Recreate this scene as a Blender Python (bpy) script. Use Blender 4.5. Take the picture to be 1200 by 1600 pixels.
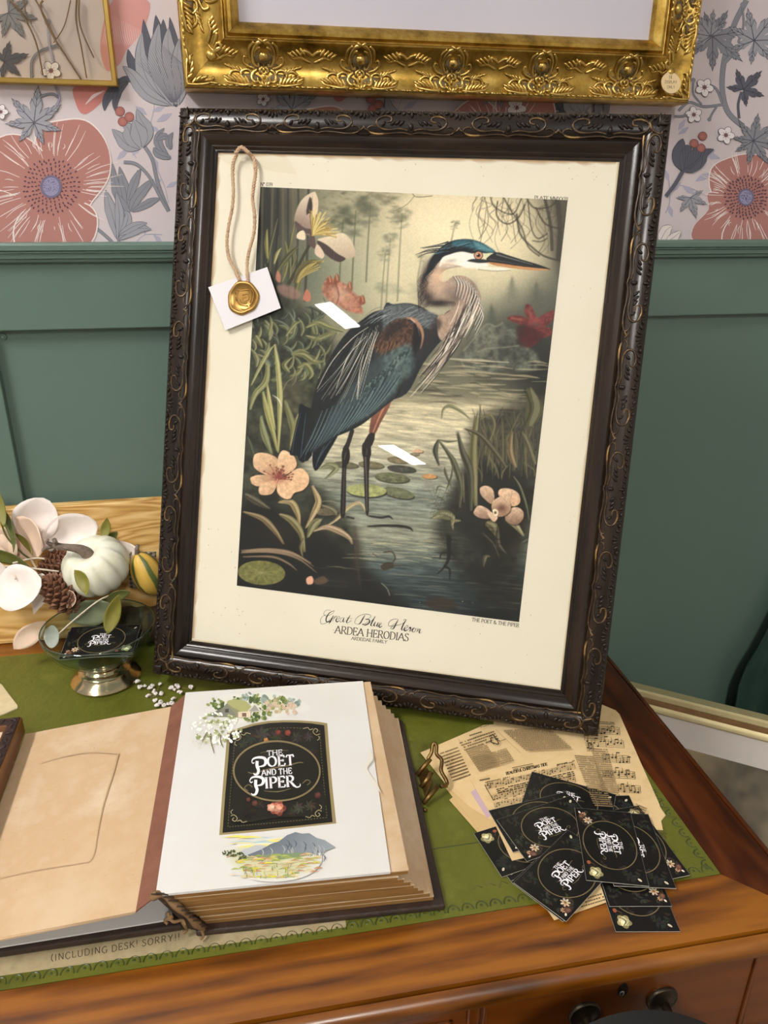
import bpy, bmesh, math, random
import numpy as np
from mathutils import Vector, Matrix
from mathutils.geometry import tessellate_polygon
random.seed(7); RNG = np.random.default_rng(7)
for o in list(bpy.data.objects): bpy.data.objects.remove(o)
SC = bpy.context.scene; COL = SC.collection
# ---------------------------------------------------------------- camera
FPX, CX, CY = 1164.0, 600.0, 800.0
CAMZ = 1.335; DESK = 0.765; WALL = 1.034
def _n(v): return v/np.linalg.norm(v)
def _d(x, y): return np.array([(x-CX)/FPX, (y-CY)/FPX, 1.0])
_Z = -_n(_d(588, 3630)); _X = _n(_d(7400, 350)); _X = _n(_X-_Z*_X.dot(_Z)); _Y = np.cross(_Z, _X)
RW = np.array([_X, _Y, _Z]); CAM = np.array([0, 0, CAMZ])
cam = bpy.data.cameras.new('camera'); camo = bpy.data.objects.new('camera', cam); COL.objects.link(camo)
cam.sensor_fit = 'VERTICAL'; cam.sensor_height = 36; cam.sensor_width = 27; cam.lens = FPX/1600*36
cam.clip_start = 0.02; cam.clip_end = 60
mw = Matrix.Identity(4)
for i in range(3):
    mw[i][0] = RW[i][0]; mw[i][1] = -RW[i][1]; mw[i][2] = -RW[i][2]; mw[i][3] = CAM[i]
camo.matrix_world = mw; SC.camera = camo
# ---------------------------------------------------------------- world, exposure
w = bpy.data.worlds.new('shop_room'); SC.world = w; w.use_nodes = True
bg = w.node_tree.nodes['Background']; bg.inputs[0].default_value = (1.0, 0.965, 0.92, 1); bg.inputs[1].default_value = 0.34
vs = SC.view_settings; vs.view_transform = 'Standard'; vs.look = 'None'; vs.exposure = 0.32; vs.gamma = 1.0; vs.use_curve_mapping = False
LAMP = 100.0
# ---------------------------------------------------------------- pixel -> place helpers
def ray(x, y): return RW @ _d(x, y)
def at_z(x, y, z): r = ray(x, y); return CAM + r*((z-CAMZ)/r[2])
def at_y(x, y, Y): r = ray(x, y); return CAM + r*(Y/r[1])
def on_desk(x, y, up=0.0): return at_z(x, y, DESK+up)
def project(P):
    c = (np.asarray(P)-CAM) @ RW
    return np.stack([c[..., 0]/c[..., 2]*FPX+CX, c[..., 1]/c[..., 2]*FPX+CY], -1)
def lin(c):
    c = np.asarray(c, float)/255.0
    return np.where(c <= 0.04045, c/12.92, ((c+0.055)/1.055)**2.4)
def rgba(c): l = lin(c); return (float(l[0]), float(l[1]), float(l[2]), 1.0)
# ---------------------------------------------------------------- materials
MATS = {}
def nodes(name):
    m = bpy.data.materials.new(name); m.use_nodes = True
    return m, m.node_tree, m.node_tree.nodes, m.node_tree.links, m.node_tree.nodes['Principled BSDF']
def mat(name, col, rough=0.5, metal=0.0, noise=None, scale=20, bump=0.0, bscale=None, spec=0.5, coat=0.0, stretch=(1, 1, 1), detail=6, coord='Object', sheen=0.0):
    """plain colour or a noise mix of two or three colours, with optional bump"""
    if name in MATS: return MATS[name]
    m, t, N, L, b = nodes(name)
    b.inputs['Roughness'].default_value = rough; b.inputs['Metallic'].default_value = metal
    b.inputs['Specular IOR Level'].default_value = spec; b.inputs['Coat Weight'].default_value = coat; b.inputs['Coat Roughness'].default_value = 0.12
    b.inputs['Base Color'].default_value = rgba(col)
    tc = N.new('ShaderNodeTexCoord'); mp = N.new('ShaderNodeMapping'); mp.inputs['Scale'].default_value = stretch
    L.new(tc.outputs[coord], mp.inputs['Vector'])
    if noise:
        nz = N.new('ShaderNodeTexNoise'); nz.inputs['Scale'].default_value = scale; nz.inputs['Detail'].default_value = detail; nz.inputs['Roughness'].default_value = 0.62
        L.new(mp.outputs[0], nz.inputs['Vector'])
        r = N.new('ShaderNodeValToRGB'); cs = [col]+list(noise); e = r.color_ramp.elements
        e[0].position = 0.3; e[1].position = 0.72
        e[0].color = rgba(cs[0]); e[1].color = rgba(cs[-1])
        for i, c in enumerate(cs[1:-1]):
            k = e.new(0.3+0.42*(i+1)/(len(cs)-1)); k.color = rgba(c)
        L.new(nz.outputs['Fac'], r.inputs['Fac']); L.new(r.outputs['Color'], b.inputs['Base Color'])
    if bump:
        n2 = N.new('ShaderNodeTexNoise'); n2.inputs['Scale'].default_value = bscale or scale; n2.inputs['Detail'].default_value = 5
        L.new(mp.outputs[0], n2.inputs['Vector'])
        bp = N.new('ShaderNodeBump'); bp.inputs['Strength'].default_value = bump; bp.inputs['Distance'].default_value = 0.002
        L.new(n2.outputs['Fac'], bp.inputs['Height']); L.new(bp.outputs['Normal'], b.inputs['Normal'])
    MATS[name] = m; return m
def wood(name, dark, mid, light, axis=0, rough=0.35, coat=0.0, scale=6.0, rings=10.0, spec=0.5):
    """long grain along one axis: stretched noise drives a wave ramp"""
    if name in MATS: return MATS[name]
    m, t, N, L, b = nodes(name)
    b.inputs['Roughness'].default_value = rough; b.inputs['Coat Weight'].default_value = coat; b.inputs['Coat Roughness'].default_value = 0.15
    b.inputs['Specular IOR Level'].default_value = spec
    tc = N.new('ShaderNodeTexCoord'); mp = N.new('ShaderNodeMapping')
    s = [1.0, 1.0, 1.0]; s[axis] = 0.12; mp.inputs['Scale'].default_value = s
    L.new(tc.outputs['Object'], mp.inputs['Vector'])
    n1 = N.new('ShaderNodeTexNoise'); n1.inputs['Scale'].default_value = scale; n1.inputs['Detail'].default_value = 3; n1.inputs['Distortion'].default_value = 0.6
    L.new(mp.outputs[0], n1.inputs['Vector'])
    mu = N.new('ShaderNodeMath'); mu.operation = 'MULTIPLY'; mu.inputs[1].default_value = rings; L.new(n1.outputs['Fac'], mu.inputs[0])
    sn = N.new('ShaderNodeMath'); sn.operation = 'PINGPONG'; sn.inputs[1].default_value = 0.5; L.new(mu.outputs[0], sn.inputs[0])
    n2 = N.new('ShaderNodeTexNoise'); n2.inputs['Scale'].default_value = scale*14; n2.inputs['Detail'].default_value = 4
    L.new(mp.outputs[0], n2.inputs['Vector'])
    ad = N.new('ShaderNodeMath'); ad.operation = 'ADD'; L.new(sn.outputs[0], ad.inputs[0]); L.new(n2.outputs['Fac'], ad.inputs[1])
    r = N.new('ShaderNodeValToRGB'); e = r.color_ramp.elements; e[0].position = 0.3; e[1].position = 1.0
    e[0].color = rgba(dark); e[1].color = rgba(light); k = e.new(0.65); k.color = rgba(mid)
    L.new(ad.outputs[0], r.inputs['Fac']); L.new(r.outputs['Color'], b.inputs['Base Color'])
    bp = N.new('ShaderNodeBump'); bp.inputs['Strength'].default_value = 0.08; bp.inputs['Distance'].default_value = 0.001
    L.new(n2.outputs['Fac'], bp.inputs['Height']); L.new(bp.outputs['Normal'], b.inputs['Normal'])
    MATS[name] = m; return m
def print_mat(name, rough=0.6, spec=0.3, coat=0.0):
    """printed ink: the colours of the picture come from the mesh's colour attribute"""
    if name in MATS: return MATS[name]
    m, t, N, L, b = nodes(name)
    a = N.new('ShaderNodeVertexColor'); a.layer_name = 'ink'; L.new(a.outputs['Color'], b.inputs['Base Color'])
    b.inputs['Roughness'].default_value = rough; b.inputs['Specular IOR Level'].default_value = spec; b.inputs['Coat Weight'].default_value = coat
    MATS[name] = m; return m
def pane_mat(name, tint=(1, 1, 1), rough=0.0, f0=.025):
    """thin clear sheet: passes light straight through and mirrors by Fresnel"""
    if name in MATS: return MATS[name]
    m, t, N, L, b = nodes(name); N.remove(b)
    tr = N.new('ShaderNodeBsdfTransparent'); tr.inputs[0].default_value = (*tint, 1)
    gl = N.new('ShaderNodeBsdfGlossy'); gl.inputs['Roughness'].default_value = rough
    lw = N.new('ShaderNodeLayerWeight'); lw.inputs['Blend'].default_value = 0.5      # Schlick: the same from both sides of the sheet
    pw = N.new('ShaderNodeMath'); pw.operation = 'POWER'; pw.inputs[1].default_value = 5; L.new(lw.outputs['Facing'], pw.inputs[0])
    fr = N.new('ShaderNodeMath'); fr.operation = 'MULTIPLY_ADD'; fr.inputs[1].default_value = .97; fr.inputs[2].default_value = f0; fr.use_clamp = True; L.new(pw.outputs[0], fr.inputs[0])
    mx = N.new('ShaderNodeMixShader'); L.new(fr.outputs[0], mx.inputs[0]); L.new(tr.outputs[0], mx.inputs[1]); L.new(gl.outputs[0], mx.inputs[2])
    L.new(mx.outputs[0], N['Material Output'].inputs['Surface']); MATS[name] = m; return m
def emit_mat(name, col, strength):
    m, t, N, L, b = nodes(name); N.remove(b)
    e = N.new('ShaderNodeEmission'); e.inputs[0].default_value = (*col, 1); e.inputs[1].default_value = strength
    L.new(e.outputs[0], N['Material Output'].inputs['Surface']); return m
# ---------------------------------------------------------------- objects
def tag(o, label=None, cat=None, group=None, kind=None):
    if label: o['label'] = label
    if cat: o['category'] = cat
    if group: o['group'] = group
    if kind: o['kind'] = kind
    return o
def thing(name, label, cat, M=None, group=None):
    o = bpy.data.objects.new(name, None); COL.objects.link(o); o.empty_display_size = 0.02
    if M is not None: o.matrix_world = M if isinstance(M, Matrix) else Matrix.Translation(Vector([float(q) for q in M]))
    return tag(o, label, cat, group)
class MB:
    """collects shapes for ONE mesh object"""
    def __init__(s): s.v = []; s.f = []; s.m = []; s.cur = 0
    def add(s, vs, fs):
        o = len(s.v); s.v += [tuple(float(c) for c in p) for p in vs]; s.f += [tuple(i+o for i in f) for f in fs]; s.m += [s.cur]*len(fs); return s
    def box(s, a, b):
        (x0, y0, z0), (x1, y1, z1) = a, b
        return s.add([(x0, y0, z0), (x1, y0, z0), (x1, y1, z0), (x0, y1, z0), (x0, y0, z1), (x1, y0, z1), (x1, y1, z1), (x0, y1, z1)],
                     [(0, 3, 2, 1), (4, 5, 6, 7), (0, 1, 5, 4), (1, 2, 6, 5), (2, 3, 7, 6), (3, 0, 4, 7)])
    def prism(s, pts, z0, z1):
        n = len(pts)
        return s.add([(p[0], p[1], z0) for p in pts]+[(p[0], p[1], z1) for p in pts],
                     [tuple(reversed(range(n))), tuple(range(n, 2*n))]+[(i, (i+1) % n, n+(i+1) % n, n+i) for i in range(n)])
    def hexa(s, bot, top):
        return s.add(list(bot)+list(top), [(3, 2, 1, 0), (4, 5, 6, 7), (0, 1, 5, 4), (1, 2, 6, 5), (2, 3, 7, 6), (3, 0, 4, 7)])
    def tube(s, path, r, n=6, flat=1.0, up=(0, 0, 1), cap=True):
        P = [Vector([float(c) for c in p]) for p in path]; k = len(P)
        rr = r if hasattr(r, '__len__') else [r]*k
        vs = []; up = Vector(up)
        for i, p in enumerate(P):
            d = (P[min(i+1, k-1)]-P[max(i-1, 0)]); d = d.normalized() if d.length > 1e-9 else Vector((1, 0, 0))
            a = d.cross(up); a = a.normalized() if a.length > 1e-4 else d.orthogonal().normalized()
            b = a.cross(d).normalized()
            for j in range(n):
                t = 2*math.pi*j/n; vs.append(p+a*(rr[i]*math.cos(t))+b*(rr[i]*flat*math.sin(t)))
        fs = [(i*n+j, i*n+(j+1) % n, (i+1)*n+(j+1) % n, (i+1)*n+j) for i in range(k-1) for j in range(n)]
        if cap: fs += [tuple(reversed(range(n))), tuple(range((k-1)*n, k*n))]
        return s.add(vs, fs)
    def ball(s, c, r, n=8, m=5, M=None):
        r = r if hasattr(r, '__len__') else (r, r, r); vs = []
        for i in range(m+1):
            th = math.pi*i/m
            for j in range(n):
                ph = 2*math.pi*j/n; q = Vector((r[0]*math.sin(th)*math.cos(ph), r[1]*math.sin(th)*math.sin(ph), r[2]*math.cos(th)))
                if M is not None: q = M @ q
                vs.append(q+Vector([float(x) for x in c]))
        return s.add(vs, [(i*n+j, (i+1)*n+j, (i+1)*n+(j+1) % n, i*n+(j+1) % n) for i in range(m) for j in range(n)])
    def lathe(s, prof, c=(0, 0, 0), n=40):
        vs = [(c[0]+r*math.cos(2*math.pi*j/n), c[1]+r*math.sin(2*math.pi*j/n), c[2]+z) for r, z in prof for j in range(n)]
        return s.add(vs, [(i*n+j, i*n+(j+1) % n, (i+1)*n+(j+1) % n, (i+1)*n+j) for i in range(len(prof)-1) for j in range(n)])
    def mesh(s, name, mats, smooth=False, merge=True):
        me = bpy.data.meshes.new(name); me.from_pydata(s.v, [], s.f)
        for q in (mats if isinstance(mats, (list, tuple)) else [mats]): me.materials.append(q)
        if any(s.m): me.polygons.foreach_set('material_index', s.m)
        if smooth:
            me.polygons.foreach_set('use_smooth', [True]*len(s.f))
        bm = bmesh.new(); bm.from_mesh(me)
        if merge: bmesh.ops.remove_doubles(bm, verts=bm.verts, dist=1e-6)
        bmesh.ops.recalc_face_normals(bm, faces=bm.faces); bm.to_mesh(me); bm.free()
        if smooth and smooth is not True: me.set_sharp_from_angle(angle=math.radians(smooth))
        me.update(); return me
    def build(s, name, mats, parent=None, smooth=False, bevel=0.0, local=True, merge=True):
        return put(name, s.mesh(name, mats, smooth, merge), parent, bevel)
def put(name, me, parent=None, bevel=0.0, M=None):
    o = bpy.data.objects.new(name, me); COL.objects.link(o)
    if parent is not None: o.parent = parent
    if M is not None: o.matrix_basis = M
    if bevel:
        b = o.modifiers.new('bevel', 'BEVEL'); b.width = bevel; b.segments = 2; b.limit_method = 'ANGLE'; b.angle_limit = math.radians(40)
    return o
def copy_tree(o, parent=None):
    c = o.copy(); COL.objects.link(c); c.parent = parent
    for ch in list(o.children): copy_tree(ch, c)
    return c
def crs(pts, k=6, closed=False):
    """Catmull-Rom through points"""
    P = np.asarray(pts, float)
    if k <= 1 or len(P) < 3: return P
    n = len(P); out = []
    segs = n if closed else n-1
    for i in range(segs):
        g = (lambda j: P[j % n]) if closed else (lambda j: P[min(max(j, 0), n-1)])
        p0, p1, p2, p3 = g(i-1), g(i), g(i+1), g(i+2)
        for t in np.arange(k)/k:
            out.append(0.5*((2*p1)+(-p0+p2)*t+(2*p0-5*p1+4*p2-p3)*t*t+(-p0+3*p1-3*p2+p3)*t**3))
    if not closed: out.append(P[-1])
    return np.array(out)
# ---------------------------------------------------------------- flat print: inked shapes as coloured mesh
class Art:
    """flat ink shapes in a plane; conv turns drawing coordinates into plane coordinates (metres)"""
    def __init__(s, conv=None, dz=1.2e-5, z0=2e-5): s.conv = conv; s.v = []; s.f = []; s.c = []; s.z = z0; s.dz = dz; s.t = (0, 0, 1.0)
    def use(s, ox, oy, sc): s.t = (ox, oy, sc); return s
    def _put(s, P2, faces, cols):
        P2 = np.asarray(P2, float); ox, oy, sc = s.t
        if s.conv is not None: P2 = s.conv(P2/sc+np.array([ox, oy]))
        else: P2 = P2*sc+np.array([ox, oy])
        o = len(s.v); s.v += [(float(p[0]), float(p[1]), s.z) for p in P2]; s.f += [tuple(i+o for i in f) for f in faces]
        cols = np.asarray(cols, float)
        if cols.ndim == 1: cols = np.repeat(cols[None], len(P2), 0)
        s.c += [tuple(q) for q in lin(np.clip(cols, 0, 255))]; s.z += s.dz
    def poly(s, pts, col, k=0, col2=None, g0=None, g1=None):
        P = crs(pts, k, True) if k else np.asarray(pts, float)
        tr = tessellate_polygon([[Vector((p[0], p[1], 0)) for p in P]])
        cols = np.asarray(col, float)
        if col2 is not None:
            g0 = np.asarray(g0, float); d = np.asarray(g1, float)-g0; t = np.clip(((P-g0)@d)/(d@d), 0, 1)[:, None]
            cols = cols*(1-t)+np.asarray(col2, float)*t
        s._put(P, tr, cols)
    def stroke(s, pts, w, col, k=5, col2=None):
        """tapered ribbon; w = width or list of widths along the path"""
        P = crs(pts, k); n = len(P)
        if n < 2: return
        ws = np.interp(np.linspace(0, 1, n), np.linspace(0, 1, len(w)), w) if hasattr(w, '__len__') else np.full(n, w)
        d = np.gradient(P, axis=0); d /= np.maximum(np.linalg.norm(d, axis=1), 1e-9)[:, None]; nn = np.stack([-d[:, 1], d[:, 0]], 1)*ws[:, None]/2
        cols = np.repeat(np.asarray(col, float)[None], n, 0)
        if col2 is not None: t = np.linspace(0, 1, n)[:, None]; cols = cols*(1-t)+np.asarray(col2, float)*t
        s._put(np.concatenate([P+nn, P-nn]), [(i, i+1, n+i+1, n+i) for i in range(n-1)], np.concatenate([cols, cols]))
    def disc(s, c, rx, ry=None, col=(0, 0, 0), rot=0, n=16, col2=None):
        ry = rx if ry is None else ry; t = np.arange(n)*2*math.pi/n; ca, sa = math.cos(rot), math.sin(rot)
        x, y = rx*np.cos(t), ry*np.sin(t); P = np.stack([c[0]+x*ca-y*sa, c[1]+x*sa+y*ca], 1)
        if col2 is None: s._put(P, [tuple(range(n))], col)
        else:
            s._put(np.concatenate([[c], P]), [(0, i+1, (i+1) % n+1) for i in range(n)], np.concatenate([[col], np.repeat(np.asarray(col2, float)[None], n, 0)]))
    def ring(s, c, rx, ry, w, col, rot=0, n=48):
        t = np.arange(n)*2*math.pi/n; ca, sa = math.cos(rot), math.sin(rot)
        def e(a, b): x, y = a*np.cos(t), b*np.sin(t); return np.stack([c[0]+x*ca-y*sa, c[1]+x*sa+y*ca], 1)
        s._put(np.concatenate([e(rx, ry), e(rx-w, ry-w)]), [(i, (i+1) % n, n+(i+1) % n, n+i) for i in range(n)], col)
    def soft(s, pts, col, edge, width, k=6):
        """shape whose rim fades into the colour of what it is printed on"""
        P = crs(pts, k, True); c = P.mean(0); n = len(P); inn = c+(P-c)*(1-width)
        s._put(np.concatenate([P, inn, [c]]), [(i, (i+1) % n, n+(i+1) % n, n+i) for i in range(n)]+[(n+i, n+(i+1) % n, 2*n) for i in range(n)],
               np.concatenate([np.repeat(np.asarray(edge, float)[None], n, 0), np.repeat(np.asarray(col, float)[None], n+1, 0)]))
    def mesh(s, name, m):
        me = bpy.data.meshes.new(name); me.from_pydata(s.v, [], s.f); me.materials.append(m)
        a = me.color_attributes.new('ink', 'FLOAT_COLOR', 'POINT'); arr = np.ones((len(s.v), 4), np.float32); arr[:, :3] = np.array(s.c, np.float32)
        a.data.foreach_set('color', arr.ravel())
        bm = bmesh.new(); bm.from_mesh(me)
        flip = [f for f in bm.faces if f.normal.z < 0]
        if flip: bmesh.ops.reverse_faces(bm, faces=flip)
        bm.to_mesh(me); bm.free(); me.update(); return me
    def build(s, name, m, parent=None, M=None, label=None):
        o = put(name, s.mesh(name, m), parent, 0, M)
        if label: o['label'] = label
        return o
# ---- lettering drawn with a broad pen
GL = {
'A': (.78, [[(0, 0), (.39, 1)], [(.39, 1), (.78, 0)], [(.15, .36), (.62, .36)]]), 'B': (.62, [[(.08, 0), (.08, 1)], 'c', [(.08, 1), (.4, 1), (.52, .78), (.4, .54), (.08, .53)], [(.08, .53), (.42, .52), (.6, .27), (.42, 0), (.08, 0)]]),
'C': (.7, ['c', [(.66, .8), (.5, .98), (.3, 1), (.08, .75), (.03, .5), (.08, .25), (.3, 0), (.5, .02), (.68, .22)]]), 'D': (.74, [[(.1, 0), (.1, 1)], 'c', [(.1, 1), (.42, .98), (.66, .78), (.7, .5), (.66, .22), (.42, .02), (.1, 0)]]),
'E': (.6, [[(.1, 0), (.1, 1)], [(.1, 1), (.54, 1), (.56, .82)], [(.1, .52), (.42, .52)], [(.42, .63), (.42, .41)], [(.1, 0), (.56, 0), (.6, .22)]]), 'F': (.56, [[(.1, 0), (.1, 1)], [(.1, 1), (.54, 1), (.56, .8)], [(.1, .52), (.42, .52)], [(.42, .63), (.42, .41)]]),
'G': (.76, ['c', [(.66, .82), (.5, .98), (.32, 1), (.08, .75), (.03, .5), (.08, .25), (.32, 0), (.52, .03), (.66, .14)], [(.66, .42), (.66, .02)], [(.5, .42), (.76, .42)]]), 'H': (.78, [[(.1, 0), (.1, 1)], [(.68, 0), (.68, 1)], [(.1, .52), (.68, .52)]]),
'I': (.28, [[(.14, 0), (.14, 1)]]), 'K': (.7, [[(.1, 0), (.1, 1)], [(.62, 1), (.12, .45)], [(.25, .58), (.66, 0)]]), 'L': (.56, [[(.1, 0), (.1, 1)], [(.1, 0), (.52, 0), (.55, .24)]]),
'M': (.9, [[(.1, 0), (.1, 1)], [(.1, 1), (.45, .05)], [(.45, .05), (.8, 1)], [(.8, 1), (.8, 0)]]), 'N': (.78, [[(.1, 0), (.1, 1)], [(.1, 1), (.68, 0)], [(.68, 0), (.68, 1)]]),
'O': (.78, ['c', [(.39, 1), (.14, .86), (.04, .5), (.14, .14), (.39, 0), (.64, .14), (.74, .5), (.64, .86), (.39, 1)]]), 'P': (.62, [[(.1, 0), (.1, 1)], 'c', [(.1, 1), (.4, 1), (.56, .86), (.58, .73), (.54, .58), (.38, .46), (.1, .46)]]),
'R': (.7, [[(.1, 0), (.1, 1)], 'c', [(.1, 1), (.4, 1), (.56, .86), (.57, .74), (.53, .6), (.38, .5), (.1, .5)], 'l', [(.32, .5), (.68, 0)]]), 'S': (.56, ['c', [(.48, .82), (.4, .97), (.25, 1), (.1, .9), (.08, .72), (.25, .56), (.42, .44), (.5, .26), (.42, .08), (.26, 0), (.1, .04), (.05, .2)]]),
'T': (.68, [[(.34, 0), (.34, 1)], [(.04, .8), (.06, 1), (.62, 1), (.64, .8)]]), 'U': (.76, ['c', [(.1, 1), (.1, .3), (.2, .06), (.39, 0), (.57, .06), (.66, .3), (.66, 1)]]), 'V': (.76, [[(.04, 1), (.38, 0)], [(.38, 0), (.72, 1)]]),
'X': (.74, [[(.06, 1), (.68, 0)], [(.66, 1), (.06, 0)]]), 'Y': (.74, [[(.06, 1), (.37, .5)], [(.68, 1), (.37, .5)], [(.37, .5), (.37, 0)]]),
'0': (.58, ['c', [(.29, 1), (.1, .85), (.04, .5), (.1, .15), (.29, 0), (.48, .15), (.54, .5), (.48, .85), (.29, 1)]]), '1': (.4, [[(.08, .82), (.22, 1)], [(.22, 1), (.22, 0)]]),
'3': (.52, ['c', [(.06, .86), (.24, 1), (.44, .88), (.42, .65), (.22, .54), (.44, .42), (.48, .18), (.26, 0), (.04, .14)]]), '9': (.54, ['c', [(.48, .66), (.3, .44), (.08, .56), (.06, .8), (.26, 1), (.46, .84), (.48, .6), (.42, .2), (.16, 0)]]),
'&': (.8, ['c', [(.78, .5), (.55, .12), (.3, 0), (.06, .18), (.16, .46), (.42, .7), (.38, .94), (.24, .98), (.18, .8), (.4, .4), (.78, .02)]]), '!': (.24, [[(.12, 1), (.12, .3)], [(.12, .1), (.12, 0)]]), '(': (.3, ['c', [(.26, 1.1), (.08, .7), (.08, .3), (.26, -.1)]]),
'.': (.2, [[(.1, .08), (.1, -.02)]]), 'o': (.3, ['c', [(.15, 1), (.04, .82), (.15, .64), (.26, .82), (.15, 1)]]), '/': (.4, [[(0, 0), (.36, 1)]]), '4': (.55, [[(.42, 0), (.42, 1)], [(.42, 1), (.02, .3)], [(.02, .3), (.52, .3)]]),
}
def text(a, s, p0, e1, h, col, thick=.17, thin=.06, serif=.12, sp=.08, fit=None, slant=0.0, jit=0.0, shear=0.0):
    """letters along e1 (unit, drawing coords) from baseline start p0; e2 is up on the sheet. fit = total width"""
    e1 = np.asarray(e1, float); e2 = a.up(e1); p0 = np.asarray(p0, float)
    wd = sum((GL[c][0]+sp) if c in GL else .38 for c in s)
    sx = h if fit is None else fit/wd
    x = 0.0
    for c in s:
        if c not in GL: x += .38; continue
        gw, ss = GL[c]; curve = False; z = a.z
        jy = RNG.normal()*jit
        for q in ss:
            if isinstance(q, str): curve = q == 'c'; continue
            P = np.array([(x+px+slant*py, py+jy) for px, py in q], float)
            P = crs(P, 4) if curve else P
            if not curve and len(P) == 2: P = np.linspace(P[0], P[1], 3)
            d = np.gradient(P, axis=0); an = np.arctan2(d[:, 1], d[:, 0]); f = np.abs(np.sin(an-.2)); ww = thin+(thick-thin)*f
            W = p0+np.outer(P[:, 0]*sx, e1)+np.outer(P[:, 1]*h, e2); a.z = z
            a.stroke(W, list(ww*h), col, 1)
            if serif and not curve:
                for (px, py), (qx, qy) in ((q[0], q[-1]), (q[-1], q[0])):
                    if abs(qy-py) > .3 and (py in (0, 1)) and not (c in 'AM' and py == 1 and px in (.39,)) and not (c in 'AVMN' and (px, py) in ((.39, 1), (.38, 0), (.45, .05))):
                        b0 = p0+e1*((x+px+slant*py-serif)*sx)+e2*((py+jy)*h); b1 = p0+e1*((x+px+slant*py+serif)*sx)+e2*((py+jy)*h); a.z = z
                        if not (c == 'T' and py == 1): a.stroke([b0, b1], thin*1.1*h, col, 1)
        a.z = z+a.dz*.02
        x += gw+sp
    a.z += a.dz
    return x*sx
def _up(self, e1):
    # drawing coords have y down when they come from the photograph, y up otherwise
    return np.array([e1[1], -e1[0]]) if self.conv is not None else np.array([-e1[1], e1[0]])
Art.up = _up
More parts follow.
